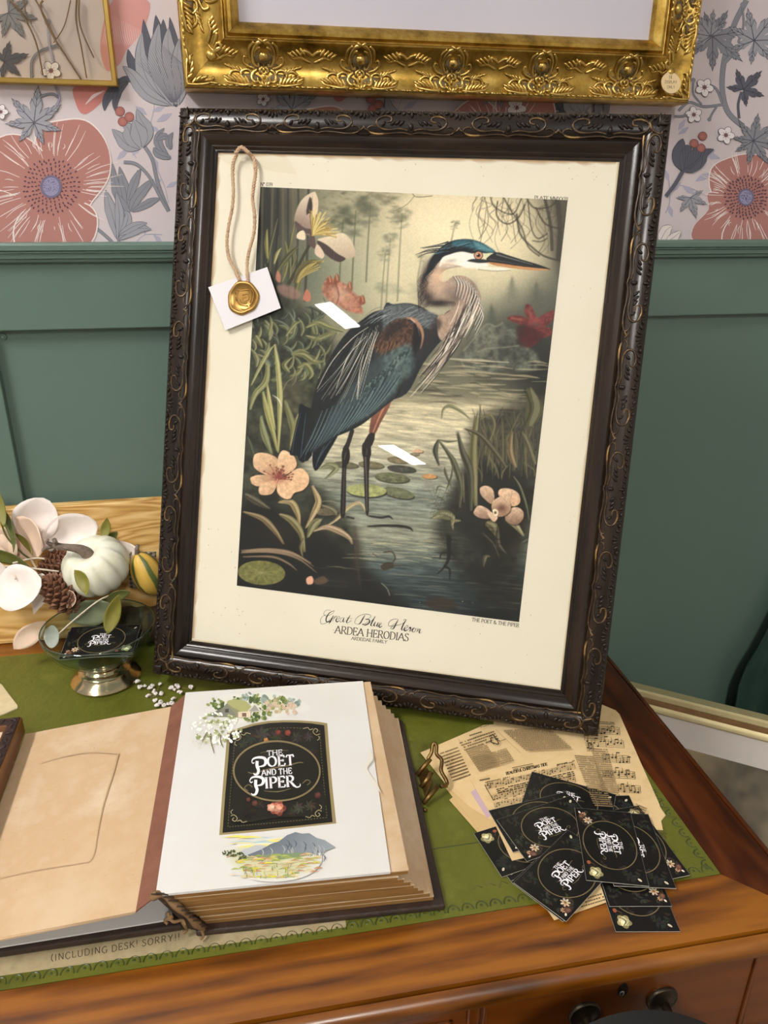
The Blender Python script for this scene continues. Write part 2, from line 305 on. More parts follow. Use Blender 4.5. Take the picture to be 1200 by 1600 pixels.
# ---------------------------------------------------------------- painted picture: one colour per vertex of a fine grid
def vnoise(x, y, seed=0):
    xi, yi = np.floor(x).astype(int), np.floor(y).astype(int); fx, fy = x-xi, y-yi; fx = fx*fx*(3-2*fx); fy = fy*fy*(3-2*fy)
    def hsh(i, j): n = (i*374761393+j*668265263+seed*982451653) & 0x7fffffff; n = ((n ^ (n >> 13))*1274126177) & 0x7fffffff; return ((n ^ (n >> 16)) & 0xffff)/65535.0
    return (hsh(xi, yi)*(1-fx)+hsh(xi+1, yi)*fx)*(1-fy)+(hsh(xi, yi+1)*(1-fx)+hsh(xi+1, yi+1)*fx)*fy
def fbm(x, y, seed=0, o=4):
    r = 0; a = .5
    for i in range(o): r = r+a*vnoise(x*2**i, y*2**i, seed+i*17); a *= .5
    return r/(1-.5**o)
class Paint:
    def __init__(s, PX, PY, base): s.X, s.Y = PX, PY; s.C = np.ones(PX.shape+(3,))*np.asarray(base, float); s.t = (0, 0, 1.0)
    def use(s, ox, oy, sc): s.t = (ox, oy, sc); return s
    def _p(s, pts): ox, oy, sc = s.t; return np.asarray(pts, float)/sc+np.array([ox, oy])
    def _win(s, x0, x1, y0, y1):
        m = (s.X >= x0) & (s.X <= x1) & (s.Y >= y0) & (s.Y <= y1)
        r = np.where(m.any(1))[0]; c = np.where(m.any(0))[0]
        if len(r) == 0: return None
        return slice(r[0], r[-1]+1), slice(c[0], c[-1]+1)
    def mix(s, win, m, col):
        c = np.asarray(col, float); s.C[win] = s.C[win]*(1-m[..., None])+(c*m[..., None])
    def blob(s, x, y, rx, ry, col, a=1.0, rot=0.0, p=1.0, ns=0, seed=1):
        (x, y), = s._p([(x, y)]); rx /= s.t[2]; ry /= s.t[2]; R = max(rx, ry)*2.6
        w = s._win(x-R, x+R, y-R, y+R)
        if w is None: return
        dx, dy = s.X[w]-x, s.Y[w]-y; ca, sa = math.cos(rot), math.sin(rot); q = ((dx*ca+dy*sa)/rx)**2+((-dx*sa+dy*ca)/ry)**2
        if ns: q = q*(1+ns*(fbm(s.X[w]/9, s.Y[w]/9, seed)-.5)*2)
        s.mix(w, a*np.exp(-np.maximum(q, 0)**p), col)
    def sd(s, P, w):
        X, Y = s.X[w], s.Y[w]; d2 = np.full(X.shape, 1e9); ins = np.zeros(X.shape, bool); n = len(P)
        for i in range(n):
            ax, ay = P[i]; bx, by = P[(i+1) % n]; ex, ey = bx-ax, by-ay; L = ex*ex+ey*ey+1e-12
            t = np.clip(((X-ax)*ex+(Y-ay)*ey)/L, 0, 1); d2 = np.minimum(d2, (X-ax-t*ex)**2+(Y-ay-t*ey)**2)
            c = ((ay > Y) != (by > Y)); ins ^= c & (X < (ex*(Y-ay)/(ey if abs(ey) > 1e-12 else 1e-12)+ax))
        d = np.sqrt(d2); return np.where(ins, -d, d)
    def poly(s, pts, col, b=.7, a=1.0, k=5, col2=None, g=None, tex=0.0, tsc=6, keep=False, ns=0):
        """soft-edged shape; g = (x0,y0,x1,y1) gradient to col2"""
        P = s._p(crs(pts, k, True) if k else pts); w = s._win(P[:, 0].min()-3*b-1, P[:, 0].max()+3*b+1, P[:, 1].min()-3*b-1, P[:, 1].max()+3*b+1)
        if w is None: return None
        d = s.sd(P, w)
        if ns: d = d+ns*(fbm(s.X[w]/4, s.Y[w]/4, 5)-.5)*2
        m = np.clip(.5-d/(2*b), 0, 1); m = m*m*(3-2*m)*a; c = np.asarray(col, float)
        if col2 is not None:
            g0, g1 = s._p([g[:2], g[2:]]); e = g1-g0; t = np.clip(((s.X[w]-g0[0])*e[0]+(s.Y[w]-g0[1])*e[1])/(e@e), 0, 1)[..., None]; c = c*(1-t)+np.asarray(col2, float)*t
        if tex: c = c*(1+tex*2*(fbm(s.X[w]/tsc, s.Y[w]/tsc, 3)-.5))[..., None]
        s.C[w] = s.C[w]*(1-m[..., None])+c*m[..., None]
        return (w, m) if keep else None
    def line(s, pts, wd, col, a=1.0, b=.6, k=5, col2=None):
        P = s._p(crs(pts, k)); n = len(P); sc = s.t[2]
        ws = (np.interp(np.linspace(0, 1, n), np.linspace(0, 1, len(wd)), wd) if hasattr(wd, '__len__') else np.full(n, float(wd)))/sc/2
        R = ws.max()+2*b+1; w = s._win(P[:, 0].min()-R, P[:, 0].max()+R, P[:, 1].min()-R, P[:, 1].max()+R)
        if w is None: return
        X, Y = s.X[w], s.Y[w]; best = np.full(X.shape, 1e9); tt = np.zeros(X.shape)
        for i in range(n-1):
            ax, ay = P[i]; ex, ey = P[i+1]-P[i]; L = ex*ex+ey*ey+1e-12; t = np.clip(((X-ax)*ex+(Y-ay)*ey)/L, 0, 1)
            d = np.sqrt((X-ax-t*ex)**2+(Y-ay-t*ey)**2)-(ws[i]*(1-t)+ws[i+1]*t); u = d < best; best = np.where(u, d, best); tt = np.where(u, (i+t)/(n-1), tt)
        m = np.clip(.5-best/(2*b), 0, 1)*a
        # a line thinner than the grid fades instead of breaking up
        c = np.asarray(col, float)
        if col2 is not None: c = c*(1-tt[..., None])+np.asarray(col2, float)*tt[..., None]
        s.C[w] = s.C[w]*(1-m[..., None])+c*m[..., None]
# ================================================================ the room
GREEN = mat('green_paint', (92, 115, 104), 0.42, noise=[(97, 119, 109)], scale=3, bump=0.05, bscale=220)
PAPERW = mat('wallpaper_ground', (205, 193, 196), 0.75, noise=[(209, 197, 200)], scale=4)
FLOORM = mat('floor_vinyl', (118, 108, 98), 0.5, noise=[(142, 132, 120)], scale=9)
SHOPW = mat('shop_wall', (196, 190, 182), 0.8)
def struct(name, mb, m, label=None, smooth=False, bevel=0): o = mb.build(name, m, None, smooth, bevel); tag(o, label, None, None, 'structure'); return o
RAILT, RAILB, BOARDB = CAMZ-.0430, CAMZ-.0672, CAMZ-.1475
XL, XR = -2.6, 1.35
struct('floor', MB().box((XL, -6.2, -.05), (XR, WALL+.1, 0)), FLOORM)
wl = struct('wall_back', MB().box((XL, WALL, 0), (XR, WALL+.1, RAILT-.004)), GREEN, 'dark green painted wainscot behind the desk', bevel=0)
wu = struct('wall_upper', MB().box((XL, WALL, RAILT-.004), (XR, WALL+.1, 2.7)), PAPERW, 'wall above the rail papered with poppies and grey leaves')
struct('wall_right', MB().box((XR, -6.2, 0), (XR+.1, WALL, 2.7)), SHOPW)
struct('wall_front', MB().box((XL, -6.3, 0), (XR, -6.2, 2.7)), SHOPW)
# chair rail: moulded cap with two fine beads
def extrude_x(mb, prof, x0, x1):
    n = len(prof); return mb.add([(x0, p[0], p[1]) for p in prof]+[(x1, p[0], p[1]) for p in prof], [tuple(range(n)), tuple(reversed(range(n, 2*n)))]+[(i, n+i, n+(i+1) % n, (i+1) % n) for i in range(n)])
y = WALL; pr = [(y+.01, RAILT), (y-.027, RAILT), (y-.029, RAILT-.003), (y-.029, RAILT-.0085), (y-.026, RAILT-.0095), (y-.027, RAILT-.0115), (y-.0245, RAILT-.0125),
                (y-.024, RAILT-.018), (y-.021, RAILT-.0195), (y-.0205, RAILT-.0222), (y-.017, RAILT-.0235), (y-.016, RAILB), (y+.01, RAILB)]
struct('trim_1', extrude_x(MB(), pr, XL, XR), GREEN, 'green moulded chair rail under the wallpaper')
struct('trim_2', MB().box((XL, WALL-.013, BOARDB), (XR, WALL+.01, RAILB+.001)), GREEN, 'green flat board below the chair rail', bevel=.0015)
for i, (a, b) in enumerate(((-.43, -.3125), (-1.6, -1.48), (1.16, 1.28))):
    struct('trim_%d' % (i+3), MB().box((a, WALL-.0125, .14), (b, WALL+.01, BOARDB)), GREEN, 'upright green batten of the wainscot', bevel=.0015)
struct('baseboard_back', MB().box((XL, WALL-.018, 0), (XR, WALL+.01, .14)), GREEN, bevel=.003)
# a screw head painted over, beside the batten
p = at_y(3.5, 527, WALL-.004); sc = thing('wall_screw', 'small round painted screw head in the green panel left of the dark frame', 'screw', (p[0], WALL-.0005, p[2]))
m = MB().lathe([(0, .0035), (.0022, .0035), (.0035, .0022), (.0042, .0022), (.0048, 0), (.0048, -.001)], n=20).build('head', GREEN, sc, 40); m.rotation_euler = (math.radians(90), 0, 0)
m2 = MB().lathe([(0, .0042), (.0011, .004), (.0012, .0034)], n=12).build('pin', mat('steel', (190, 190, 185), .3, 1.0), sc, True); m2.rotation_euler = (math.radians(90), 0, 0)
# ================================================================ ceiling lamps of the shop (seen mirrored in the glass), plus an added fill lamp
HOUSE = mat('lamp_housing', (225, 225, 222), .5)
EMI = emit_mat('lamp_glow', (1.0, 0.965, 0.91), LAMP)
EMI4 = emit_mat('lamp_glow_mid', (1.0, 0.965, 0.91), LAMP*.8)
EMI3 = emit_mat('lamp_glow_far', (1.0, 0.965, 0.91), 24.0)
EMI2 = emit_mat('fill_lamp_glow', (1.0, 0.965, 0.91), LAMP*.75)
def ceiling_lamp(x, y0, y1, wd, label, em=EMI):
    z = CAMZ+1.45; t = thing('ceiling_lamp', label, 'lamp', (x, (y0+y1)/2, z)); L = abs(y1-y0)/2
    mb = MB(); mb.box((-wd/2-.015, -L-.015, .002), (wd/2+.015, L+.015, .06)); mb.build('housing', HOUSE, t)
    mb = MB(); mb.box((-wd/2, -L, -.006), (wd/2, L, .0015)); mb.build('diffuser', em, t)
    MB().tube([(0, -L*.7, .06), (0, -L*.7, .4)], .003, 6).build('cable', HOUSE, t); MB().tube([(0, L*.7, .06), (0, L*.7, .4)], .003, 6).build('cable', HOUSE, t)
ceiling_lamp(-1.90, -2.12, -1.78, .11, 'short linear ceiling lamp mirrored near the hanging tag in the picture glass', EMI3)
ceiling_lamp(-3.04, -5.35, -4.62, .17, 'far linear ceiling lamp mirrored beside the painted legs in the picture glass', EMI3)
ceiling_lamp(.16, -2.6, -1.6, .2, 'linear ceiling lamp behind the viewer glinting on the right frame rail', EMI4)
ceiling_lamp(-1.25, -.45, .40, .2, 'added linear fill lamp hanging above the left end of the desk', EMI2)  # unseen fill lamp, added to light the scene from the upper left
# ================================================================ the writing desk
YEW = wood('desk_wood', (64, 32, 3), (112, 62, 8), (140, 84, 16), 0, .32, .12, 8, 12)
YEWY = wood('desk_wood_side_shaded', (42, 16, 2), (68, 28, 5), (86, 40, 9), 1, .36, .0, 8, 12, .3)  # side borders: same wood, with their shade put into the darker colour
YEWF = wood('desk_wood_front', (62, 28, 4), (98, 48, 8), (120, 62, 14), 0, .32, .3, 4, 5)
LEATH = mat('green_leather', (82, 84, 24), .42, noise=[(98, 100, 34), (92, 96, 32), (112, 114, 46)], scale=14, bump=.5, bscale=130, spec=.4)
TOOL = mat('leather_tooling', (56, 66, 26), .4, noise=[(72, 80, 38)], scale=60, spec=.4)
IRON = mat('dark_bronze', (62, 52, 42), .38, .85, noise=[(96, 84, 68)], scale=60)
DX0, DX1, DY0, DY1 = -.93, .470, .3745, 1.012
desk = thing('writing_desk', 'pedestal writing desk with glossy wooden top and green leather inlay', 'desk', ((DX0+DX1)/2, (DY0+DY1)/2, 0))
desk_org = np.array(desk.matrix_world.translation)
def dpart(name, mb, m, parent=None, smooth=False, bevel=0, label=None):
    mb.v = [(a-(desk_org[0]), b-(desk_org[1]), c) for a, b, c in mb.v] ; o = mb.build(name, m, parent or desk, smooth, bevel)
    if label: o['label'] = label
    return o
def frame_rail(prof, x0, y0, x1, y1, side, gap=.00015, z=0):
    """mitred rail; prof = closed (inward, height) loop"""
    mb = MB(); A = []; B = []
    for s, h in prof:
        if side == 'b': A.append((x0+s+gap, y0+s, z+h)); B.append((x1-s-gap, y0+s, z+h))
        if side == 't': A.append((x1-s-gap, y1-s, z+h)); B.append((x0+s+gap, y1-s, z+h))
        if side == 'l': A.append((x0+s, y1-s-gap, z+h)); B.append((x0+s, y0+s+gap, z+h))
        if side == 'r': A.append((x1-s, y0+s+gap, z+h)); B.append((x1-s, y1-s-gap, z+h))
    n = len(prof); return mb.add(A+B, [tuple(range(n)), tuple(reversed(range(n, 2*n)))]+[(i, n+i, n+(i+1) % n, (i+1) % n) for i in range(n)])
dprof = [(.0695, -.024), (.010, -.024), (.0075, -.022), (.0030, -.0205), (.0005, -.0165), (0, -.0125), (.0008, -.0085), (.0035, -.005), (.0075, -.0032), (.0100, -.0028), (.0106, -.0062), (.0122, -.0062), (.0130, -.0012), (.0155, 0), (.0695, 0)]
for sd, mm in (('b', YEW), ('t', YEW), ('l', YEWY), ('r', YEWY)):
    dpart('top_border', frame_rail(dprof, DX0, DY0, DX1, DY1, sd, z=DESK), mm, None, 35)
IN = .0700
lo = dpart('leather_inlay', MB().box((DX0+IN, DY0+IN, DESK-.02), (DX1-IN, DY1-IN, DESK+.0002)), LEATH, None)
# blind tooling round the leather: a row of little arches and two ruled lines
mb = MB()
def arch(mb, cx, cy, dx, dy, r=.0052):
    P = [(cx+dx*r*math.cos(t)-dy*r*1.3*math.sin(t), cy+dy*r*math.cos(t)+dx*r*1.3*math.sin(t), DESK+.0003) for t in np.linspace(0, math.pi, 9)]
    mb.tube(P, .0008, 4, .45); mb.ball((cx-dy*.003, cy+dx*.003, DESK+.0002), (.0016, .0016, .0006), 6, 4)
n = int((DX1-DX0-2*IN-.01)/.0128)
for i in range(n): arch(mb, DX1-IN-.010-i*.0128, DY0+IN+.0045, 1, 0)
n = int((DY1-DY0-2*IN-.01)/.0128)
for i in range(n): arch(mb, DX1-IN-.0045, DY0+IN+.012+i*.0128, 0, 1)
for k in (.075,):
    a, b, c, d_ = DX0+IN+k, DY0+IN+k, DX1-IN-k, DY1-IN-k
    mb.tube([(a, b, DESK+.0002), (c, b, DESK+.0002)], .0008, 4, .4); mb.tube([(c, b, DESK+.0002), (c, d_, DESK+.0002)], .0008, 4, .4)
tl = dpart('tooling', mb, TOOL, lo); tl['kind'] = 'stuff'
# tarnished gilt corner sprigs
mb = MB()
for q in range(9):
    a = DX1-.105-.006*math.sin(q*1.3); b = .475+q*.007
    mb.ball((a, b, DESK+.0001), (.0062, .0042, .0007), 8, 4, Matrix.Rotation(q*.7, 3, 'Z'))
    mb.tube([(a-.008, b, DESK+.0004), (a, b+.005, DESK+.0007), (a+.007, b+.001, DESK+.0004)], .0007, 4, .5)
for q in range(12): mb.tube([(DX1-.30+q*.012, .4685+.003*math.sin(q*2.1), DESK+.0003), (DX1-.296+q*.012, .473, DESK+.0004), (DX1-.291+q*.012, .469, DESK+.0003)], .0007, 4, .5)
dpart('gilt_sprig', mb, mat('old_gilt', (112, 104, 56), .45, .3, noise=[(88, 90, 40)], scale=80), lo, True, label='worn gilt tooling')['kind'] = 'stuff'
# carcass, drawers
FR = .3905
dpart('frieze', MB().box((DX0+.018, FR+.001, DESK-.145), (DX1-.014, FR+.022, DESK-.0235)), YEWF)
for a, b in ((.115, DX1-.014), (DX0+.018, -.56)):
    dpart('pedestal', MB().box((a, FR+.022, DESK-.146), (b, DY1-.02, DESK-.024)).box((a, FR+.001, .06), (b, DY1-.02, DESK-.1455)), YEWF)
    dpart('plinth', MB().box((a-.008, FR+.012, 0), (b+.006, DY1-.012, .07)), YEWF, None, bevel=.004)
dpart('back_panel', MB().box((-.56, DY1-.05, .25), (.115, DY1-.03, DESK-.024)), YEWF)
def drawer(x0, x1, z0, z1, handles, lock, inset=False):
    dd = dpart('drawer', MB().box((x0, FR-.004, z0), (x1, FR+.0015, z1)), YEWF, None, bevel=.001)
    cb = MB()
    for a, b in (((x0-.003, z1), (x1+.003, z1+.003)), ((x0-.003, z0-.003), (x1+.003, z0)), ((x0-.003, z0), (x0, z1)), ((x1, z0), (x1+.003, z1))):
        cb.box((a[0], FR-.0065, a[1]), (b[0], FR+.0015, b[1]))
    dpart('cock_bead', cb, YEWF, dd, bevel=.0012)
    if inset:
        q = .012
        for a, b in (((x0+q, z1-q-.004), (x1-q, z1-q)), ((x0+q, z0+q), (x1-q, z0+q+.004)), ((x0+q, z0+q), (x0+q+.004, z1-q)), ((x1-q-.004, z0+q), (x1-q, z1-q))):
            dpart('bead_moulding', MB().box((a[0], FR-.0068, a[1]), (b[0], FR-.003, b[1])), YEWF, dd, bevel=.0012)
    for hx in handles:
        zc = hx[1]
        L = [(0, .006), (.004, .006), (.006, .0045), (.009, .004), (.0115, .0028), (.0135, .003), (.0145, .0015), (.0145, 0)]
        s1, s2 = hx[0]-.036, hx[0]+.036
        for sx in (s1, s2):
            h = dpart('rosette', MB().add([(sx+rr*math.cos(t), FR-.004-hh, zc+rr*math.sin(t)) for rr, hh in L for t in np.arange(24)*2*math.pi/24], [(i*24+j, i*24+(j+1) % 24, (i+1)*24+(j+1) % 24, (i+1)*24+j) for i in range(len(L)-1) for j in range(24)]), IRON, dd, 50)
            k = MB().tube([(sx, FR-.008, zc), (sx, FR-.020, zc-.002), (sx, FR-.024, zc-.004)], [.0042, .0036, .0048], 8); dpart('post', k, IRON, dd, True)
        b = MB()
        b.tube(crs([(s1, FR-.023, zc-.003), (s1+.003, FR-.025, zc-.018), (s1+.018, FR-.026, zc-.032), (hx[0], FR-.026, zc-.036), (s2-.018, FR-.026, zc-.032), (s2-.003, FR-.025, zc-.018), (s2, FR-.023, zc-.003)], 5), .0034, 8)
        dpart('bail', b, IRON, dd, True)
    if lock:
        k = MB(); k.add([(lock[0]+.0042*math.cos(t), FR-.0052, lock[1]+.0078*math.sin(t)) for t in np.arange(20)*.314159]+[(lock[0]+.0046*math.cos(t), FR-.0036, lock[1]+.0084*math.sin(t)) for t in np.arange(20)*.314159], [tuple(range(20))]+[(i, (i+1) % 20, 20+(i+1) % 20, 20+i) for i in range(20)])
        kk = dpart('keyhole', k, mat('keyhole_iron', (34, 26, 20), .5, .4), dd, False)
        k = MB(); k.ball((lock[0]-.0012, FR-.0052, lock[1]-.003), (.0024, .0012, .0032), 10, 6); dpart('lock_pin', k, mat('steel', (190, 190, 185), .3, 1.0), kk, True)
drawer(.158, .402, DESK-.134, DESK-.032, [(.2825, DESK-.0655)], (.2795, DESK-.0445))
drawer(-.545, .142, DESK-.134, DESK-.030, [(-.35, DESK-.075), (-.05, DESK-.075)], None, True)
drawer(-.90, -.575, DESK-.134, DESK-.032, [(-.737, DESK-.0655)], (-.737, DESK-.0445))
for zz in ((.44, .615), (.26, .43), (.085, .25)):
    drawer(.135, .435, zz[0], zz[1], [(.285, (zz[0]+zz[1])/2+.01)], None); drawer(-.90, -.575, zz[0], zz[1], [(-.737, (zz[0]+zz[1])/2+.01)], None)
# ================================================================ the dark carved frame with the heron print
FW, FH = .547, .6796
_BL = np.array([-.1442, .8259, -.5455+CAMZ]); _u = _n(np.array([.933, -.3588, -.0269])); _v = np.array([.1256, .2548, .9588]); _v = _n(_v-_u*_v.dot(_u)); _nn = np.cross(_u, _v)
FM = Matrix(((_u[0], _v[0], _nn[0], _BL[0]), (_u[1], _v[1], _nn[1], _BL[1]), (_u[2], _v[2], _nn[2], _BL[2]), (0, 0, 0, 1)))
def to_frame(d):
    """photo pixels -> local x,y on the picture plane lying d in front of the frame's face"""
    def f(P):
        P = np.asarray(P, float); r = np.stack([(P[:, 0]-CX)/FPX, (P[:, 1]-CY)/FPX, np.ones(len(P))], 1) @ RW.T
        P0 = _BL+_nn*d; t = ((P0-CAM)@_nn)/(r@_nn); Q = CAM+r*t[:, None]-_BL
        return np.stack([Q@_u, Q@_v], 1)
    return f
heron = thing('framed_picture', 'large dark carved wooden frame leaning on the wall with a heron print', 'picture', FM)
DARK = wood('dark_stained_wood', (17, 11, 8), (32, 22, 16), (48, 35, 25), 0, .27, .12, 9, 5, .35)
DARKV = wood('dark_stained_wood_upright', (17, 11, 8), (32, 22, 16), (48, 35, 25), 1, .27, .12, 9, 5, .35)
CARVE = mat('carved_dark', (27, 19, 15), .34, noise=[(44, 33, 26)], scale=90, coat=.05, spec=.3)
RUB = mat('rubbed_gilt', (40, 30, 22), .32, .25, noise=[(72, 54, 34), (178, 142, 84)], scale=55)
PD = .0125   # depth of the print below the face
fprof = [(0, -.030), (0, -.0075), (.0012, -.0048), (.004, -.0030), (.010, -.0016), (.017, -.0016), (.022, -.0030), (.0242, -.0052), (.0255, -.0056), (.0268, -.0042), (.0300, -.0022), (.0335, -.0030),
         (.0370, -.0060), (.0400, -.0082), (.0415, -.0078), (.0430, -.0086), (.0442, -.0104), (.0455, -.0100), (.0468, -.0112), (.0474, -.0140), (.0474, -.030)]
FRAILS = {}
for sd, mm in (('b', DARK), ('t', DARK), ('l', DARKV), ('r', DARKV)):
    FRAILS[sd] = frame_rail(fprof, 0, 0, FW, FH, sd).build('frame_rail', mm, heron, 38)
def band_z(s): return float(np.interp(s, [0, .0012, .004, .010, .017, .022, .0242, .027], [-.0075, -.0048, -.003, -.0016, -.0016, -.003, -.0052, -.0048]))
def scroll_unit(L):
    """one length of the carved border, symmetrical about a pointed boss"""
    mb = MB(); B = .0250
    def pt(x, b, up=0.0): s = .001+b*B; return (x*L, s, band_z(s)+up)
    def line(pts, r, flat=.8): mb.tube([pt(x, b, r*.35) for x, b in crs(pts, 5)], [r*(.55+.45*math.sin(math.pi*min(1, .12+.88*i/(5*(len(pts)-1))))) for i in range(5*(len(pts)-1)+1)], 6, flat)
    for m in (-1, 1):
        mb.cur = 0
        line([(0, 1.0), (m*.07, .93), (m*.17, .94), (m*.28, .99), (m*.38, .99), (m*.445, .90), (m*.455, .78), (m*.41, .70), (m*.37, .74)], .00125)
        line([(m*.03, .86), (m*.12, .80), (m*.22, .84), (m*.31, .80), (m*.365, .62), (m*.35, .40), (m*.28, .28), (m*.215, .34), (m*.215, .50), (m*.26, .54)], .00125)
        line([(m*.455, .88), (m*.49, .80), (m*.5, .70)], .0012)
        mb.cur = 1
        for i, (x, b, a) in enumerate(((.10, .58, .8), (.145, .56, .7), (.19, .58, .6), (.29, .62, .9))):
            c = pt(m*x, b, .0006); mb.ball(c, (.0044-.0003*i, .0017, .0017), 8, 5, Matrix.Rotation(m*a, 3, 'Z'))
        for i in range(8):
            x = .025+i*.056; c = pt(m*x, .12+.04*(i % 2), .0003); mb.ball(c, (.0030, .0015, .0015), 8, 5, Matrix.Rotation(m*(.9 if i % 2 else .5), 3, 'Z'))
        for i in range(3):
            x = .5-.035-.05*i; c = pt(m*x, .26-.06*i, .0008); mb.ball(c, (.0036-.0004*i, .0016, .0017), 8, 5, Matrix.Rotation(-m*(1.1-.35*i), 3, 'Z'))
    mb.cur = 1; mb.ball(pt(0, .72, .0008), (.0026, .0040, .0024), 8, 5); mb.ball(pt(0, .22, .0006), (.002, .0038, .002), 8, 5)
    mb.ball(pt(.5, .30, .0006), (.0015, .0036, .0018), 8, 5)
    return mb.mesh('carved_ornament', [RUB, CARVE], True)
def rail_matrix(sd, l, W, H):
    c = {'b': (l, 0, 0), 't': (l, H, math.pi), 'l': (0, l, -math.pi/2), 'r': (W, l, math.pi/2)}[sd]
    return Matrix.Translation((c[0], c[1], 0)) @ Matrix.Rotation(c[2], 4, 'Z')
def corner_unit():
    mb = MB()
    mb.cur = 1
    for i in range(5):
        a = math.pi/4+(i-2)*.38; mb.ball((.012+.008*math.cos(a+math.pi)*.5, .012+.008*math.sin(a+math.pi)*.5, -.0012), (.0075, .0018, .002), 8, 5, Matrix.Rotation(a, 3, 'Z'))
    mb.cur = 0; mb.tube(crs([(.022, .010, -.002), (.019, .018, -.001), (.010, .022, -.002)], 5), .0012, 6)
    return mb.mesh('carved_corner', [RUB, CARVE], True)
for sd in 'btlr':
    Lr = FW if sd in 'bt' else FH; n = 5 if sd in 'bt' else 6; L = (Lr-.016)/n
    if sd == 'b': mh = scroll_unit(L)
    if sd == 'l': mh = scroll_unit(L)
    for i in range(n): put('carved_ornament', mh, FRAILS[sd], 0, rail_matrix(sd, .008+L*(i+.5), FW, FH))
cm = corner_unit()
for sd, (a, b, r) in zip('blrt', ((0, 0, 0), (0, FH, -math.pi/2), (FW, 0, math.pi/2), (FW, FH, math.pi))):
    put('carved_corner', cm, FRAILS[sd], 0, Matrix.Translation((a, b, 0)) @ Matrix.Rotation(r, 4, 'Z'))
MB().box((.01, .01, -.0295), (FW-.01, FH-.01, -.026)).build('backing_board', mat('backing', (120, 96, 66), .8), heron)
sheet = MB().box((.0435, .0435, -PD-.003), (FW-.0435, FH-.0435, -PD)).build('print_sheet', mat('cream_paper', (236, 229, 209), .75, noise=[(231, 223, 200)], scale=7, spec=.2), heron)
MB().box((.0440, .0440, -.0112), (FW-.0440, FH-.0440, -.0098)).build('glass_pane', pane_mat('picture_glass'), heron)
INK = print_mat('print_ink', .6, .25)
toP = to_frame(-PD)
# ================================================================ gold frame above
def gold_ground(name):
    m, t, N, L, b = nodes(name); b.inputs['Metallic'].default_value = .92; b.inputs['Roughness'].default_value = .36
    tc = N.new('ShaderNodeTexCoord'); nz = N.new('ShaderNodeTexNoise'); nz.inputs['Scale'].default_value = 34; nz.inputs['Detail'].default_value = 8; nz.inputs['Roughness'].default_value = .7; L.new(tc.outputs['Object'], nz.inputs['Vector'])
    r = N.new('ShaderNodeValToRGB'); e = r.color_ramp.elements; e[0].position = .30; e[0].color = rgba((104, 80, 34)); e[1].position = .7; e[1].color = rgba((222, 190, 108)); k = e.new(.48); k.color = rgba((180, 144, 66)); L.new(nz.outputs['Fac'], r.inputs['Fac']); L.new(r.outputs['Color'], b.inputs['Base Color'])
    bp = N.new('ShaderNodeBump'); bp.inputs['Strength'].default_value = .25; bp.inputs['Distance'].default_value = .002; L.new(nz.outputs['Fac'], bp.inputs['Height']); L.new(bp.outputs['Normal'], b.inputs['Normal']); return m
GOLD = gold_ground('gold_leaf'); GOLD2 = mat('gold_relief', (196, 160, 80), .3, .95, noise=[(228, 198, 122)], scale=40)
GREYREC = mat('grey_brown_recess', (112, 96, 66), .55, .4)  # grey-brown colour of the low patches behind the cast relief
GF = WALL-.040            # plane of the frame's outer front edge
a = at_y(288, 138, GF); b = at_y(1077, 161, GF); GW = b[0]-a[0]; GH = .56; GZ = (a[2]+b[2])/2
GM = Matrix(((1, 0, 0, a[0]), (0, 0, -1, GF), (0, 1, 0, GZ), (0, 0, 0, 1)))
gold = thing('gilt_framed_picture', 'ornate gold frame with pale mount hanging above the dark frame', 'picture', GM)
gprof = [(0, -.039), (0, -.004), (.0015, -.0010), (.005, 0), (.009, -.002), (.016, -.0045), (.026, -.0040), (.036, .0010), (.044, .0085), (.047, .0135), (.0485, .0140), (.0500, .0105), (.0515, .0100), (.0535, .0150), (.0570, .0155), (.0600, .0125), (.0640, .0085), (.0660, .0055), (.0660, -.039)]
GR = {sd: frame_rail(gprof, 0, 0, GW, GH, sd).build('frame_rail', GOLD, gold, 38) for sd in 'btlr'}
gs = [p[0] for p in gprof[1:-1]]; gh = [p[1] for p in gprof[1:-1]]
def gz(s): return float(np.interp(s, gs, gh))
